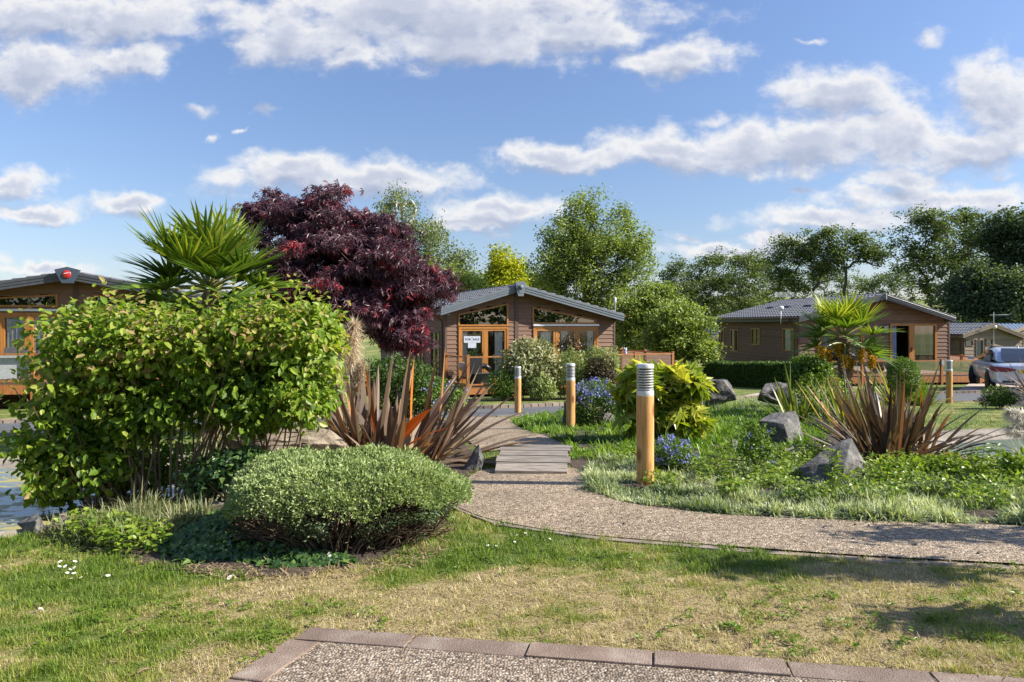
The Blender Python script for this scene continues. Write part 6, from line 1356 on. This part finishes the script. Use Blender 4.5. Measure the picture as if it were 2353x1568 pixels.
FLX = flax('large bronze flax with one orange blade behind the domed bush', gl, 125, 1.2, .082, 'phorm', .46, (8, 86), sag=(.02, .45), tint=lambda n: np.concatenate([np.clip(R.beta(1.7, 1.7, n - 5) * .9, 0, .92), R.uniform(.9, .96, 5)]), group='bronze flax plants', bend_x=.2)
for p_, q_, w_, tn_ in (((902, 1032, 6.42), (992, 938, 6.3), .1, 1.), ((925, 1035, 6.4), (1030, 985, 6.2), .07, .97), ((945, 1000, 6.5), (952, 808, 6.5), .07, .95), ((860, 1000, 6.6), (838, 850, 6.5), .06, .94)):
    p_, q_ = at(*p_) - gl, at(*q_) - gl; fo = Acc(); dd = q_ - p_ + [0, 0, .1]; ribbons(fo, p_[None], dd[None], np.linalg.norm(dd), w_, .16 if w_ > .065 else .05, nseg=10, prof=(.4, .6, .85, 1, 1, .95, .8, .55, .25, .03), fold=.4, tint=tn_, power=2.2, S=np.array([[.5, -.2, -.5]]) if w_ > .09 else None); fo.build('orange_blade', LM['phorm'], FLX)
gr_ = at(2035, 1050, 6.7); gr_[2] = g1(gr_[0], gr_[1])
flax('dark bronze flax with red edged blades behind the peaked boulder', gr_, 105, 1.05, .046, 'phorm_d', .22, (10, 86), sag=(.02, .5), tint=lambda n: np.concatenate([np.clip(R.beta(1.6, 1.6, n - 3), 0, .93), R.uniform(.97, 1, 3)]), group='bronze flax plants', bend_x=-.12)
gr2 = at(2130, 1062, 6.9); gr2[2] = g1(gr2[0], gr2[1])
flax('smaller loose bronze flax leaning towards the right pond', gr2, 44, .9, .038, 'phorm_d', .16, (2, 70), sag=(.05, .6), group='bronze flax plants', bend_x=.3)
ge_ = at(2405, 925, 13.6); ge_[2] = g1(ge_[0], ge_[1]) + .15
flax('dark spiky flax cut by the right edge near the car', ge_, 95, .95, .045, 'phorm_d', .25, (8, 85), sag=(.02, .3), group='bronze flax plants')
gv = at(1833, 950, 10.2); gv[2] = g1(gv[0], gv[1])
flax('small upright flax with yellow edged blades beside the dark flat boulder', gv, 22, 1.0, .05, 'phorm_g', .12, (38, 88), sag=(.02, .12), tint=lambda n: R.uniform(0, .8, n), group='striped flax plants')
gv = at(1960, 960, 9.6); gv[2] = g1(gv[0], gv[1])
flax('yellow green striped flax behind the dark bronze flax', gv, 80, .82, .04, 'phorm_g', .4, (25, 85), sag=(.05, .35), group='striped flax plants')
gv = at(2068, 905, 16.2); gv[2] = g1(gv[0], gv[1]) - .1
flax('fan of yellow green sword leaves behind the clipped round bush', gv, 70, 1.25, .055, 'phorm_g', .2, (20, 85), sag=(.02, .15), group='striped flax plants')
gv = at(2117, 908, 15.6); gv[2] = g1(gv[0], gv[1])
flax('fine green grassy tuft beside the clipped round bush', gv, 420, .62, .012, 'lirio', .2, (40, 88), sag=(.1, .5), name='grass_tuft', fold=0)
gv = at(2292, 795, 42.); gv[2] = g1(gv[0], gv[1]) + .3
flax('small yellow green spiky plant by the distant lodge above the car roof', gv, 30, 1.5, .07, 'phorm_g', .1, (30, 85), name='spiky_plant')

def palm(name, label, base, crown, n, FR, lm, trunk_r, pet, el=(-20, 85), seg=34, seed=0, tilt0=None):
    r = thing(name, label, 'palm', tuple(base)); cr = np.array(crown) - np.array(base)
    tr = Acc(); k = 40; t_ = np.linspace(0, 1, k)[:, None]; path = np.array([0, 0, -.1]) * (1 - t_) + cr * t_ + np.column_stack([.04 * np.sin(t_[:, 0] * 3), np.zeros(k), np.zeros(k)])
    tube(tr, path, trunk_r * (1.0 + .18 * np.sin(np.arange(k) * 2.1) + .1 * R.random(k)) * np.linspace(1., .85, k), 14)
    m = 300; q = R.random(m); an = R.uniform(0, 6.28, m); dd = np.stack([np.cos(an), np.sin(an), R.uniform(-.6, .9, m)], -1); ribbons(tr, path[(q * (k - 1)).astype(int)] + dd * trunk_r * [.95, .95, 0], dd, trunk_r * R.uniform(.5, 1.3, m), trunk_r * .22, .5, nseg=2)
    tr.build('trunk', MT['fibre'], r, smooth=False)
    for k in range(n):
        az_ = k * 2.399 + R.uniform(-.25, .25); e = rad(el[0] + (el[1] - el[0]) * ((k + .5) / n) ** .75) ; d = np.array([math.cos(az_) * math.cos(e), math.sin(az_) * math.cos(e), math.sin(e)])
        pl_ = pet * R.uniform(.75, 1.1); p0 = cr + d * trunk_r * .6; p1 = cr + d * pl_ - np.array([0, 0, .12 * pl_ * (1 - math.sin(e))])
        fr_ = Acc(); pm_ = (p0 + p1) / 2 + np.array([0, 0, .05 * pl_]); tt_ = np.linspace(0, 1, 5)[:, None]; tube(fr_, (1 - tt_) ** 2 * p0 + 2 * tt_ * (1 - tt_) * pm_ + tt_ ** 2 * p1, np.linspace(.014, .008, 5) * FR / .45, 5, mi=1)
        D0 = unit(p1 - pm_); s = unit(np.cross(D0, [0, 0, 1.]) + 1e-4); up_ = np.cross(s, D0); ph = np.radians(np.linspace(-128, 128, seg)) + R.normal(size=seg) * .02
        Dg = np.cos(ph)[:, None] * D0 + np.sin(ph)[:, None] * s + up_ * (.28 + .25 * np.sin(np.abs(ph)) ** 2)[:, None] + R.normal(size=(seg, 3)) * .03
        Lg = FR * (1 - .22 * np.abs(ph) / 2.2) * R.uniform(.92, 1.05, seg)
        Sg = np.cross(up_, unit(Dg)); tn = np.clip(R.uniform(.1, .75, seg) + (.25 if k > n * .55 else 0) - (.2 if k < n * .25 else 0), 0, 1)
        ribbons(fr_, np.tile(p1, (seg, 1)), Dg, Lg, FR * .075, R.uniform(.03, .16, seg) * (1.5 if k < n * .3 else 1), S=Sg, nseg=5, prof=(.35, .8, 1, .8, .45, .04), fold=.45, tint=tn, power=2.6)
        fr_.build('frond', [LM[lm], LM['petiole']], r)
    return r, cr
b0 = gb(482, 8.6)
palm('fan_palm', 'green fan palm rising above the dogwood hedge', b0, at(482, 665, 8.6), 27, .7, 'palm', .1, .62, el=(-36, 66), seg=32)
b0 = gb(1938, 12.2); pr, crp = palm('fan_palm', 'small fan palm with hanging yellow flowers before the right lodge', b0, at(1936, 775, 12.2), 17, .58, 'palm_y', .12, .5, el=(-30, 66), seg=26)
for k, (px, py) in enumerate(((1888, 805), (1905, 812), (1940, 825), (1955, 832), (1978, 815), (1998, 800), (2003, 828), (1925, 798))):
    p = at(px, py, 11.75 + .35 * (k % 2)) - np.array(b0); q0 = crp + np.array([0, -.05, -.12]); fl_ = Acc(); mid = (q0 + p) / 2 + [0, -.05, .12]; tt_ = np.linspace(0, 1, 6)[:, None]
    tube(fl_, (1 - tt_) ** 2 * q0 + 2 * tt_ * (1 - tt_) * mid + tt_ ** 2 * p, np.linspace(.02, .012, 6), 6, mi=1)
    m = 460; z_ = R.random(m); P = p + np.stack([R.normal(size=m) * .04 * (1 - z_ * .6), R.normal(size=m) * .04 * (1 - z_ * .6), .08 - z_ * .22], -1); D = rdir(m); D[:, 2] -= .8
    leaves(fl_, P, D, rdir(m), .035, .022, T_OVAL, R.random(m)); fl_.build('flower_cluster', [LM['yflower'], LM['petiole']], pr)
def plumes(label, base, heads, lm, L, name='pampas_grass', leafn=120, leafL=.9):
    r = thing(name, label, 'grass', tuple(base)); base = np.array(base)
    s = Acc(); spiky_n = leafn; d = rdir(spiky_n); d[:, 2] = np.abs(d[:, 2]) + .5; ribbons(s, R.normal(size=(spiky_n, 3)) * [.08, .08, 0], d, leafL * R.uniform(.6, 1.1, spiky_n), .012, R.uniform(.2, .7, spiky_n), nseg=6, tint=R.random(spiky_n)); s.build('leaf_clump', LM['sedge'], r)
    for p, top, wd in heads:
        p = np.array(p) - base; top = np.array(top) - base; ax = top - p; Lh = np.linalg.norm(ax); m = 1500; z_ = R.random(m); f_ = Acc()
        b_st = np.array([p[0] * .5, p[1] * .5, 0]); tube(f_, [b_st, (b_st + p) / 2 + [0, 0, .05], p, p + ax * .9], [.006, .006, .005, .002], 5)
        wdt = wd * np.sin(np.clip(z_ * .9 + .12, 0, 1) * math.pi) ** .7; o_ = rdir(m); P = p + ax * z_[:, None] + o_ * (wdt * .45 * R.random(m))[:, None]; D = o_ * .8 + unit(ax) * .9
        ribbons(f_, P, D, Lh * .24 * R.uniform(.5, 1.2, m), .009, R.uniform(.1, .5, m), nseg=3, tint=R.random(m)); f_.build('plume', LM[lm], r)
    return r
b0 = gb(800, 7.5)
plumes('pampas grass with beige plumes beside the dogwood hedge', b0, [(at(803, 845, 7.9), at(815, 745, 7.4), .2), (at(785, 830, 7.5), at(790, 755, 7.4), .16), (at(815, 905, 7.4), at(832, 832, 7.3), .15), (at(775, 900, 7.9), at(768, 830, 8), .09), (at(780, 930, 7.8), at(790, 870, 7.8), .08)], 'plume', .4, leafn=260)
b0 = at(2400, 1010, 6.9); b0[2] = g1(b0[0], b0[1])
plumes('white pampas plume at the right edge above the pond', b0, [(at(2385, 972, 6.9), at(2318, 948, 6.8), .14), (at(2385, 992, 6.9), at(2320, 985, 6.8), .12), (at(2400, 960, 6.9), at(2360, 925, 6.9), .1)], 'plume_w', .35, leafn=160)

# ------------------------------------------------------------------ ground cover, ivy, lawn
def tufts(name, label, cat, pts, per, L, Wd, lm, el=(35, 85), sag=(.1, .5), jit=.03, nseg=4, fold=0., tintf=None):
    n = len(pts) * per; k = np.repeat(np.arange(len(pts)), per); P = np.column_stack([pts, gz(pts[:, 0], pts[:, 1])])[k] + np.column_stack([R.normal(size=(n, 2)) * jit, np.zeros(n)])
    az_ = R.uniform(0, 6.28, n); e = np.radians(R.uniform(el[0], el[1], n)); D = np.stack([np.cos(az_) * np.cos(e), np.sin(az_) * np.cos(e), np.sin(e)], -1)
    hs = (1 + .45 * nz(pts[:, 0], pts[:, 1], .35, 4) + .2 * nz(pts[:, 0], pts[:, 1], 1.2, 7))[k]; ct = (.5 + .25 * nz(pts[:, 0], pts[:, 1], .8, 8))[k]
    a = Acc(); ribbons(a, P, D, L * R.uniform(.5, 1.15, n) * hs, Wd, R.uniform(*sag, n), nseg=nseg, tint=np.clip(ct + R.normal(size=n) * .25, 0, 1), fold=fold)
    return tag(a.build(name, LM[lm]), label, cat, kind='stuff')
def scatter(poly, n, avoid=(), cond=None):
    p = np.asarray(poly); out = []
    while sum(len(o_) for o_ in out) < n:
        q = np.column_stack([R.uniform(p[:, 0].min(), p[:, 0].max(), n * 2), R.uniform(p[:, 1].min(), p[:, 1].max(), n * 2)]); k = inpoly(q[:, 0], q[:, 1], p)
        for a in avoid: k &= ~inpoly(q[:, 0], q[:, 1], a)
        if cond is not None: k &= cond(q[:, 0], q[:, 1])
        if not k.any(): break
        out.append(q[k])
    return np.concatenate(out)[:n]
VAR = G2([(1352, 1128), (1345, 1090), (1380, 1062), (1480, 1058), (1600, 1085), (1720, 1070), (1800, 1062), (1870, 1085), (2000, 1110), (2100, 1090), (2353, 1120), (2700, 1150), (2700, 1222), (2353, 1210), (2000, 1199), (1700, 1187), (1520, 1169), (1420, 1152)])
pts = scatter(VAR, 3300); tufts('variegated_ground_cover', 'pale variegated strap leaved ground cover along the path', 'ground cover', pts, 36, .118, .0105, 'carex', el=(14, 88), sag=(.2, .8), jit=.018)
GRN = G2([(1308, 1062), (1300, 1022), (1215, 992), (1175, 972), (1240, 955), (1400, 940), (1640, 930), (1850, 940), (1900, 990), (1890, 1045), (1800, 1058), (1720, 1066), (1600, 1080), (1480, 1055), (1380, 1058)])
pts = scatter(GRN, 3300); tufts('green_ground_cover', 'bright green grassy ground cover around the bollards', 'ground cover', pts, 30, .2, .015, 'lirio', el=(12, 82), sag=(.3, 1.05), jit=.026)
GRY = G2([(1640, 950), (1640, 925), (1740, 918), (1780, 935), (1760, 955)]); pts = scatter(GRY, 420); tufts('grey_ground_cover', 'grey green tufted plants before the far boulders', 'ground cover', pts, 12, .17, .01, 'carex', el=(45, 88))
SED = G2([(110, 1215), (130, 1170), (250, 1150), (400, 1150), (480, 1180), (440, 1225), (330, 1260), (200, 1262), (130, 1248)])
pts = scatter(SED, 620, avoid=(POND_L,)); tufts('sedge', 'straw coloured variegated sedge below the dogwood hedge', 'ground cover', pts, 12, .17, .009, 'sedge', el=(15, 85), sag=(.2, .9))
SEDB = G2([(250, 1150), (450, 1110), (640, 1060), (760, 1010), (760, 980), (600, 1000), (300, 1090)])
pts = scatter(SEDB, 500, avoid=(POND_L,)); tufts('undergrowth', 'green and straw undergrowth behind the hedge stems', 'undergrowth', pts, 9, .22, .012, 'sedge', el=(40, 88))
IVY = G2([(330, 1262), (420, 1215), (500, 1180), (560, 1180), (620, 1250), (800, 1288), (830, 1298), (740, 1306), (640, 1312), (520, 1290), (430, 1300)])
pts = scatter(IVY, 5200); n = len(pts); P = np.column_stack([pts, gz(pts[:, 0], pts[:, 1]) + .015 + .08 * R.random(n) * np.clip(polydist(pts[:, 0], pts[:, 1], IVY) / .25, .2, 1)]); N = rdir(n) * .5 + [0, -.35, .8]; D = rdir(n) * [1, 1, .3]; D[:, 2] -= .25
a = Acc(); leaves(a, P, D, N, .042 * R.uniform(.6, 1.3, n), .044 * R.uniform(.7, 1.2, n), T_IVY, R.random(n)); tag(a.build('ivy', LM['ivy']), 'dark green ivy spreading under the domed bush', 'ivy', kind='stuff')
# low leafy weeds on the edge of the bed
WD1 = G2([(130, 1240), (170, 1205), (280, 1215), (400, 1240), (380, 1280), (250, 1275)]); pts = scatter(WD1, 900); n = len(pts); P = np.column_stack([pts, gz(pts[:, 0], pts[:, 1]) + .02 + .1 * R.random(n)])
a = Acc(); leaves(a, P, rdir(n) * [1, 1, .4], rdir(n) * .5 + [0, -.2, .8], .038, .026, T_OVAL, R.random(n)); tag(a.build('weeds', LM['weed']), 'yellow green weeds at the left lawn edge', 'weeds', kind='stuff')
pts = scatter(VAR, 4200, cond=lambda x, y: nz(x, y, .45, 11) + .4 * sstep(0, 4, x) > (.25 + 2 * (polydist(x, y, PATH_N, False) < .42))); n = len(pts); P = np.column_stack([pts, gz(pts[:, 0], pts[:, 1]) + .06 + .09 * R.random(n)]); a = Acc(); leaves(a, P, rdir(n) * [1, 1, .4], rdir(n) * .5 + [0, -.2, .8], .035, .028, T_OVAL, R.random(n)); tag(a.build('weeds', LM['weed']), 'broad leaved weeds among the variegated ground cover', 'weeds', kind='stuff')
MID = G2([(1600, 1075), (1720, 1062), (1800, 1056), (1900, 1045), (1960, 1080), (2100, 1070), (2353, 1085), (2353, 1120), (2000, 1112), (1870, 1092), (1720, 1085)]); pts = scatter(MID, 2400, cond=lambda x, y: nz(x, y, .6, 12) > -.3); n = len(pts); P = np.column_stack([pts, gz(pts[:, 0], pts[:, 1]) + .03 + .14 * R.random(n)]); a = Acc(); leaves(a, P, rdir(n) * [1, 1, .5], rdir(n) * .5 + [0, -.2, .8], .04 * R.uniform(.6, 1.3, n), .022, T_OVAL, R.random(n)); tag(a.build('leafy_undergrowth', LM['weed']), 'yellow green leafy undergrowth around the boulders in the right bed', 'undergrowth', kind='stuff')
# tall single weeds
for px, py, hpx, Y, lb in ((1660, 1165, 130, 5.0, 'thin upright weed with narrow leaves right of the nearest bollard'), (1908, 1180, 120, 4.9, 'tall leafy weed in front of the peaked boulder'), (2235, 1145, 100, 5.3, 'upright leafy weed near the right pond'), (2275, 1150, 110, 5.2, 'dense upright leafy weed by the low bank stone')):
    c0 = at(px, py, Y); zg = g1(c0[0], c0[1]); H = hpx / F * Y; r = thing('tall_weed', lb, 'weed', (c0[0], c0[1], zg), 0, 'tall weeds in the right bed'); s = Acc()
    for k in range(3): tube(s, [(.02 * k, 0, 0), (.02 * k + R.normal() * .02, R.normal() * .02, H * .5), (.02 * k + R.normal() * .05, R.normal() * .03, H * R.uniform(.8, 1.05))], [.004, .003, .0015], 5)
    s.build('stem', LM['petiole'], r); n = 90; z_ = R.random(n); az_ = R.uniform(0, 6.28, n); D = np.stack([np.cos(az_), np.sin(az_), np.full(n, .35)], -1); a = Acc(); P = np.column_stack([R.uniform(-.01, .06, n), R.normal(size=n) * .02, H * (.12 + .85 * z_)]); leaves(a, P, D, np.array([0, 0, 1.]) + rdir(n) * .3, .07 * R.uniform(.5, 1.1, n), .02, T_OVAL, R.random(n)); a.build('leaves', LM['weed'], r)

# lawn blades
def ok_lawn(X, Y, lo=0.):
    k = np.ones(len(X), bool)
    for p in (PATHPOLY, BACKPOLY, ROADPOLY, DRIVE, POND_L, POND_R): k &= ~inpoly(X, Y, p)
    k &= ~(inpoly(X, Y, BED_L) & (polydist(X, Y, BED_L) > .05)); k &= ~inpoly(X, Y, BED_R)
    k &= (polydist(X, Y, POND_L) > .5) & (polydist(X, Y, POND_R) > .5)
    return k
def lawn(n, y0, y1, ex_, L, Wd):
    u = R.random(n); Y = 1 / (1 / y0 + (1 / y1 - 1 / y0) * u); X = R.uniform(-.79, .79, n) * Y; k = ok_lawn(X, Y); X, Y = X[k], Y[k]; n = len(X)
    dry = DRY(X, Y); az_ = R.uniform(0, 6.28, n); e = np.radians(np.clip(R.normal(62, 18, n) - 42 * dry * R.random(n), 4, 90)); D = np.stack([np.cos(az_) * np.cos(e), np.sin(az_) * np.cos(e), np.sin(e)], -1)
    sc = np.clip(Y / 3.2, .8, 3.2); P = np.column_stack([X, Y, gz(X, Y) - .003]); Ln = L * R.uniform(.4, 1.4, n) * (1 - .35 * dry) * np.clip(1 + .45 * nz(X, Y, .13, 13), .4, 1.8) * np.clip(sc, .9, 1.5)
    return P, D, Ln, Wd * sc * R.uniform(.7, 1.3, n), np.clip(dry * .85 + R.normal(size=n) * .17 + .02 + .12 * nz(X, Y, .07, 9), 0, 1)
a = Acc(); P, D, Ln, Wn, tn = lawn(270000, 2.1, 5.6, None, .034, .0032)
ribbons(a, P, D, Ln, Wn, R.uniform(0, .5, len(P)), nseg=2, prof=(1, .8, .05), tint=tn)
P, D, Ln, Wn, tn = lawn(90000, 5.6, 24., None, .03, .0035); ribbons(a, P, D, Ln, Wn, .2, nseg=1, prof=(1, .1), tint=np.clip(tn * .9, 0, .7))
tag(a.build('lawn_grass', LM['grass']), 'short mown lawn grass, green with dry straw patches', 'grass', kind='stuff')
# straw clippings on the dry lawn
n = 16000; u = R.random(n); Y = R.uniform(2.15, 3.9, n); X = R.uniform(-.75, .75, n) * Y; k = ok_lawn(X, Y) & (DRY(X, Y) > R.uniform(.3, 1.1, n)); X, Y = X[k], Y[k]; n = len(X); az_ = R.uniform(0, 6.28, n); D = np.stack([np.cos(az_), np.sin(az_), R.uniform(-.05, .25, n)], -1)
a = Acc(); ribbons(a, np.column_stack([X, Y, gz(X, Y) + .008]), D, R.uniform(.015, .06, n), .0032, .05, nseg=2, prof=(.8, 1, .3), tint=R.random(n)); tag(a.build('straw_clippings', LM['pinkish']), 'dry straw clippings scattered over the lawn', 'clippings', kind='stuff')
# broad leaved lawn weeds in rosettes
q = scatter([(-2.6, 2.3), (2.6, 2.3), (4.5, 5.5), (-3, 4.2)], 260, cond=lambda x, y: ok_lawn(x, y) & (nz(x, y, 1.1, 14) > .25)); k = np.repeat(np.arange(len(q)), 9); n = len(k); P = np.column_stack([q[k] + R.normal(size=(n, 2)) * .012, gz(q[k, 0], q[k, 1]) + .008 + .012 * R.random(n)]); an = R.uniform(0, 6.28, n)
a = Acc(); leaves(a, P, np.stack([np.cos(an), np.sin(an), R.uniform(.1, .5, n)], -1), np.array([0, 0, 1.]) + rdir(n) * .3, R.uniform(.012, .03, n), .011, T_OVAL, R.random(n) * .6); tag(a.build('lawn_weeds', LM['weed']), 'small broad leaved weeds in the lawn', 'weeds', kind='stuff')
# leaf litter on bed edge
n = 700; pts = scatter(G2([(430, 1290), (640, 1300), (860, 1300), (1000, 1230), (1060, 1195), (1010, 1290), (860, 1325), (640, 1340), (430, 1330)]), n); a = Acc(); ribbons(a, np.column_stack([pts, gz(pts[:, 0], pts[:, 1]) + .012]), rdir(n) * [1, 1, .25], R.uniform(.01, .05, n), .008, .0, nseg=1, prof=(1, .5), tint=R.random(n)); tag(a.build('leaf_litter', LM['pinkish']), 'brown leaf litter on the bare soil beside the domed bush', 'litter', kind='stuff')

# ------------------------------------------------------------------ daisies, twigs, pebbles
def daisy():
    r = thing('daisy', 'x', 'daisy'); p = Acc(); n = 14; an = np.arange(n) / n * 6.283; D = np.stack([np.cos(an), np.sin(an), np.full(n, .25)], -1); leaves(p, D * .003 + [0, 0, .03], D, np.array([0, 0, 1.]), .0095, .0045, T_OVAL); p.build('petals', MT['petal'], r)
    c = Acc(); lathe(c, [(0, .029), (.004, .030), (.0035, .033), (0, .034)], 10); c.build('centre', MT['yolk'], r, smooth=True)
    s = Acc(); tube(s, [(0, 0, 0), (.001, 0, .03)], .0009, 4); s.build('stem', LM['petiole'], r); return r
DA = [(142, 1301), (155, 1310), (166, 1302), (158, 1318), (176, 1312), (152, 1327), (170, 1330), (148, 1338), (163, 1340), (205, 1331), (190, 1336), (235, 1327), (263, 1324), (5, 1311), (132, 1312), (88, 1412), (300, 1373), (246, 1336)]
DB = [(1155, 1240), (1172, 1246), (1190, 1238), (1205, 1234), (1160, 1262), (1120, 1262), (1140, 1262), (1180, 1254), (1230, 1238), (1260, 1245), (1215, 1236)]
first = None
for lst, lb, gp in ((DA, 'small white daisy in the cluster on the left lawn', 'daisies clustered on the left lawn'), (DB, 'small white daisy on the green lawn below the path kerb', 'daisies near the path kerb'), ([(536, 1341)], 'single larger white daisy at the edge of the bush shadow', None)):
    for px, py in lst:
        g = G(px, py)
        if first is None: first = daisy(); q = first; q.location = tuple(g)
        else: q = dup(first, tuple(g))
        q['label'] = lb
        s = 1.25 if gp is None else R.uniform(.6, .95); q.scale = (s, s, s); q.rotation_euler = (R.uniform(.1, .6), R.uniform(-.3, .3), R.uniform(0, 6))
        if gp: q['group'] = gp
        elif 'group' in q: del q['group']
for (p, q), lb in ((((315, 1560), (345, 1550)), 'pale dry stick on the straw lawn left of the drive kerb'), ((((1170, 1191), (1230, 1189))), 'thin dry twig lying on the gravel path')):
    A_, B_ = G(*p), G(*q); a = Acc(); o_ = np.array([0, 0, .02]); tube(a, [A_ + o_, A_ * .6 + B_ * .4 + o_ + [0, .004, .004], B_ + o_], [.003, .005, .002] if p[0] < 500 else [.001, .0018, .0008], 6)
    c = (A_ + B_) / 2; a.V[0] = a.V[0] - c; ob = a.build('stick', MT['stem']); ob.location = tuple(c); tag(ob, lb, 'stick')
n = 150; s_ = R.random(n); v_ = R.uniform(.03, .97, n) ** np.where(R.random(n) < .5, .4, 1.6); A_ = resample(PATH_S, 200)[(s_ * 170).astype(int)]; B_ = resample(PATH_N, 200)[(s_ * 170).astype(int)]; q = A_ * (1 - v_[:, None]) + B_ * v_[:, None]
q2 = np.array([C0 + ex * R.uniform(.1, 3) + ey * R.uniform(.12, .9) for _ in range(40)]); q = np.concatenate([q, q2]); n = len(q); a = Acc(); ribbons(a, np.column_stack([q, gz(q[:, 0], q[:, 1]) + .02]), rdir(n) * [1, 1, .15], R.uniform(.008, .035, n), R.uniform(.003, .009, n), .0, nseg=2, prof=(.3, 1, .2), tint=R.random(n)); tag(a.build('fallen_leaves', LM['pinkish']), 'fallen leaves and straw blown over the gravel', 'litter', kind='stuff')
n = 26; a = Acc()
for k in range(n):
    s = R.random(); q = resample(PATH_S[:60], 60)[int(s * 59)] * (1 - (v := R.uniform(.1, .9))) + resample(PATH_N[:60], 60)[int(s * 59)] * v
    z = g1(*q) + .018; r_ = R.uniform(.005, .011); lathe(a, [(0, -r_ * .6), (r_ * .9, -r_ * .2), (r_ * .7, r_ * .5), (0, r_ * .7)], 7, (q[0], q[1], z))
tag(a.build('dark_pebbles', MT['rock']), 'scattered dark pebbles on the gravel path', 'pebbles', kind='stuff')
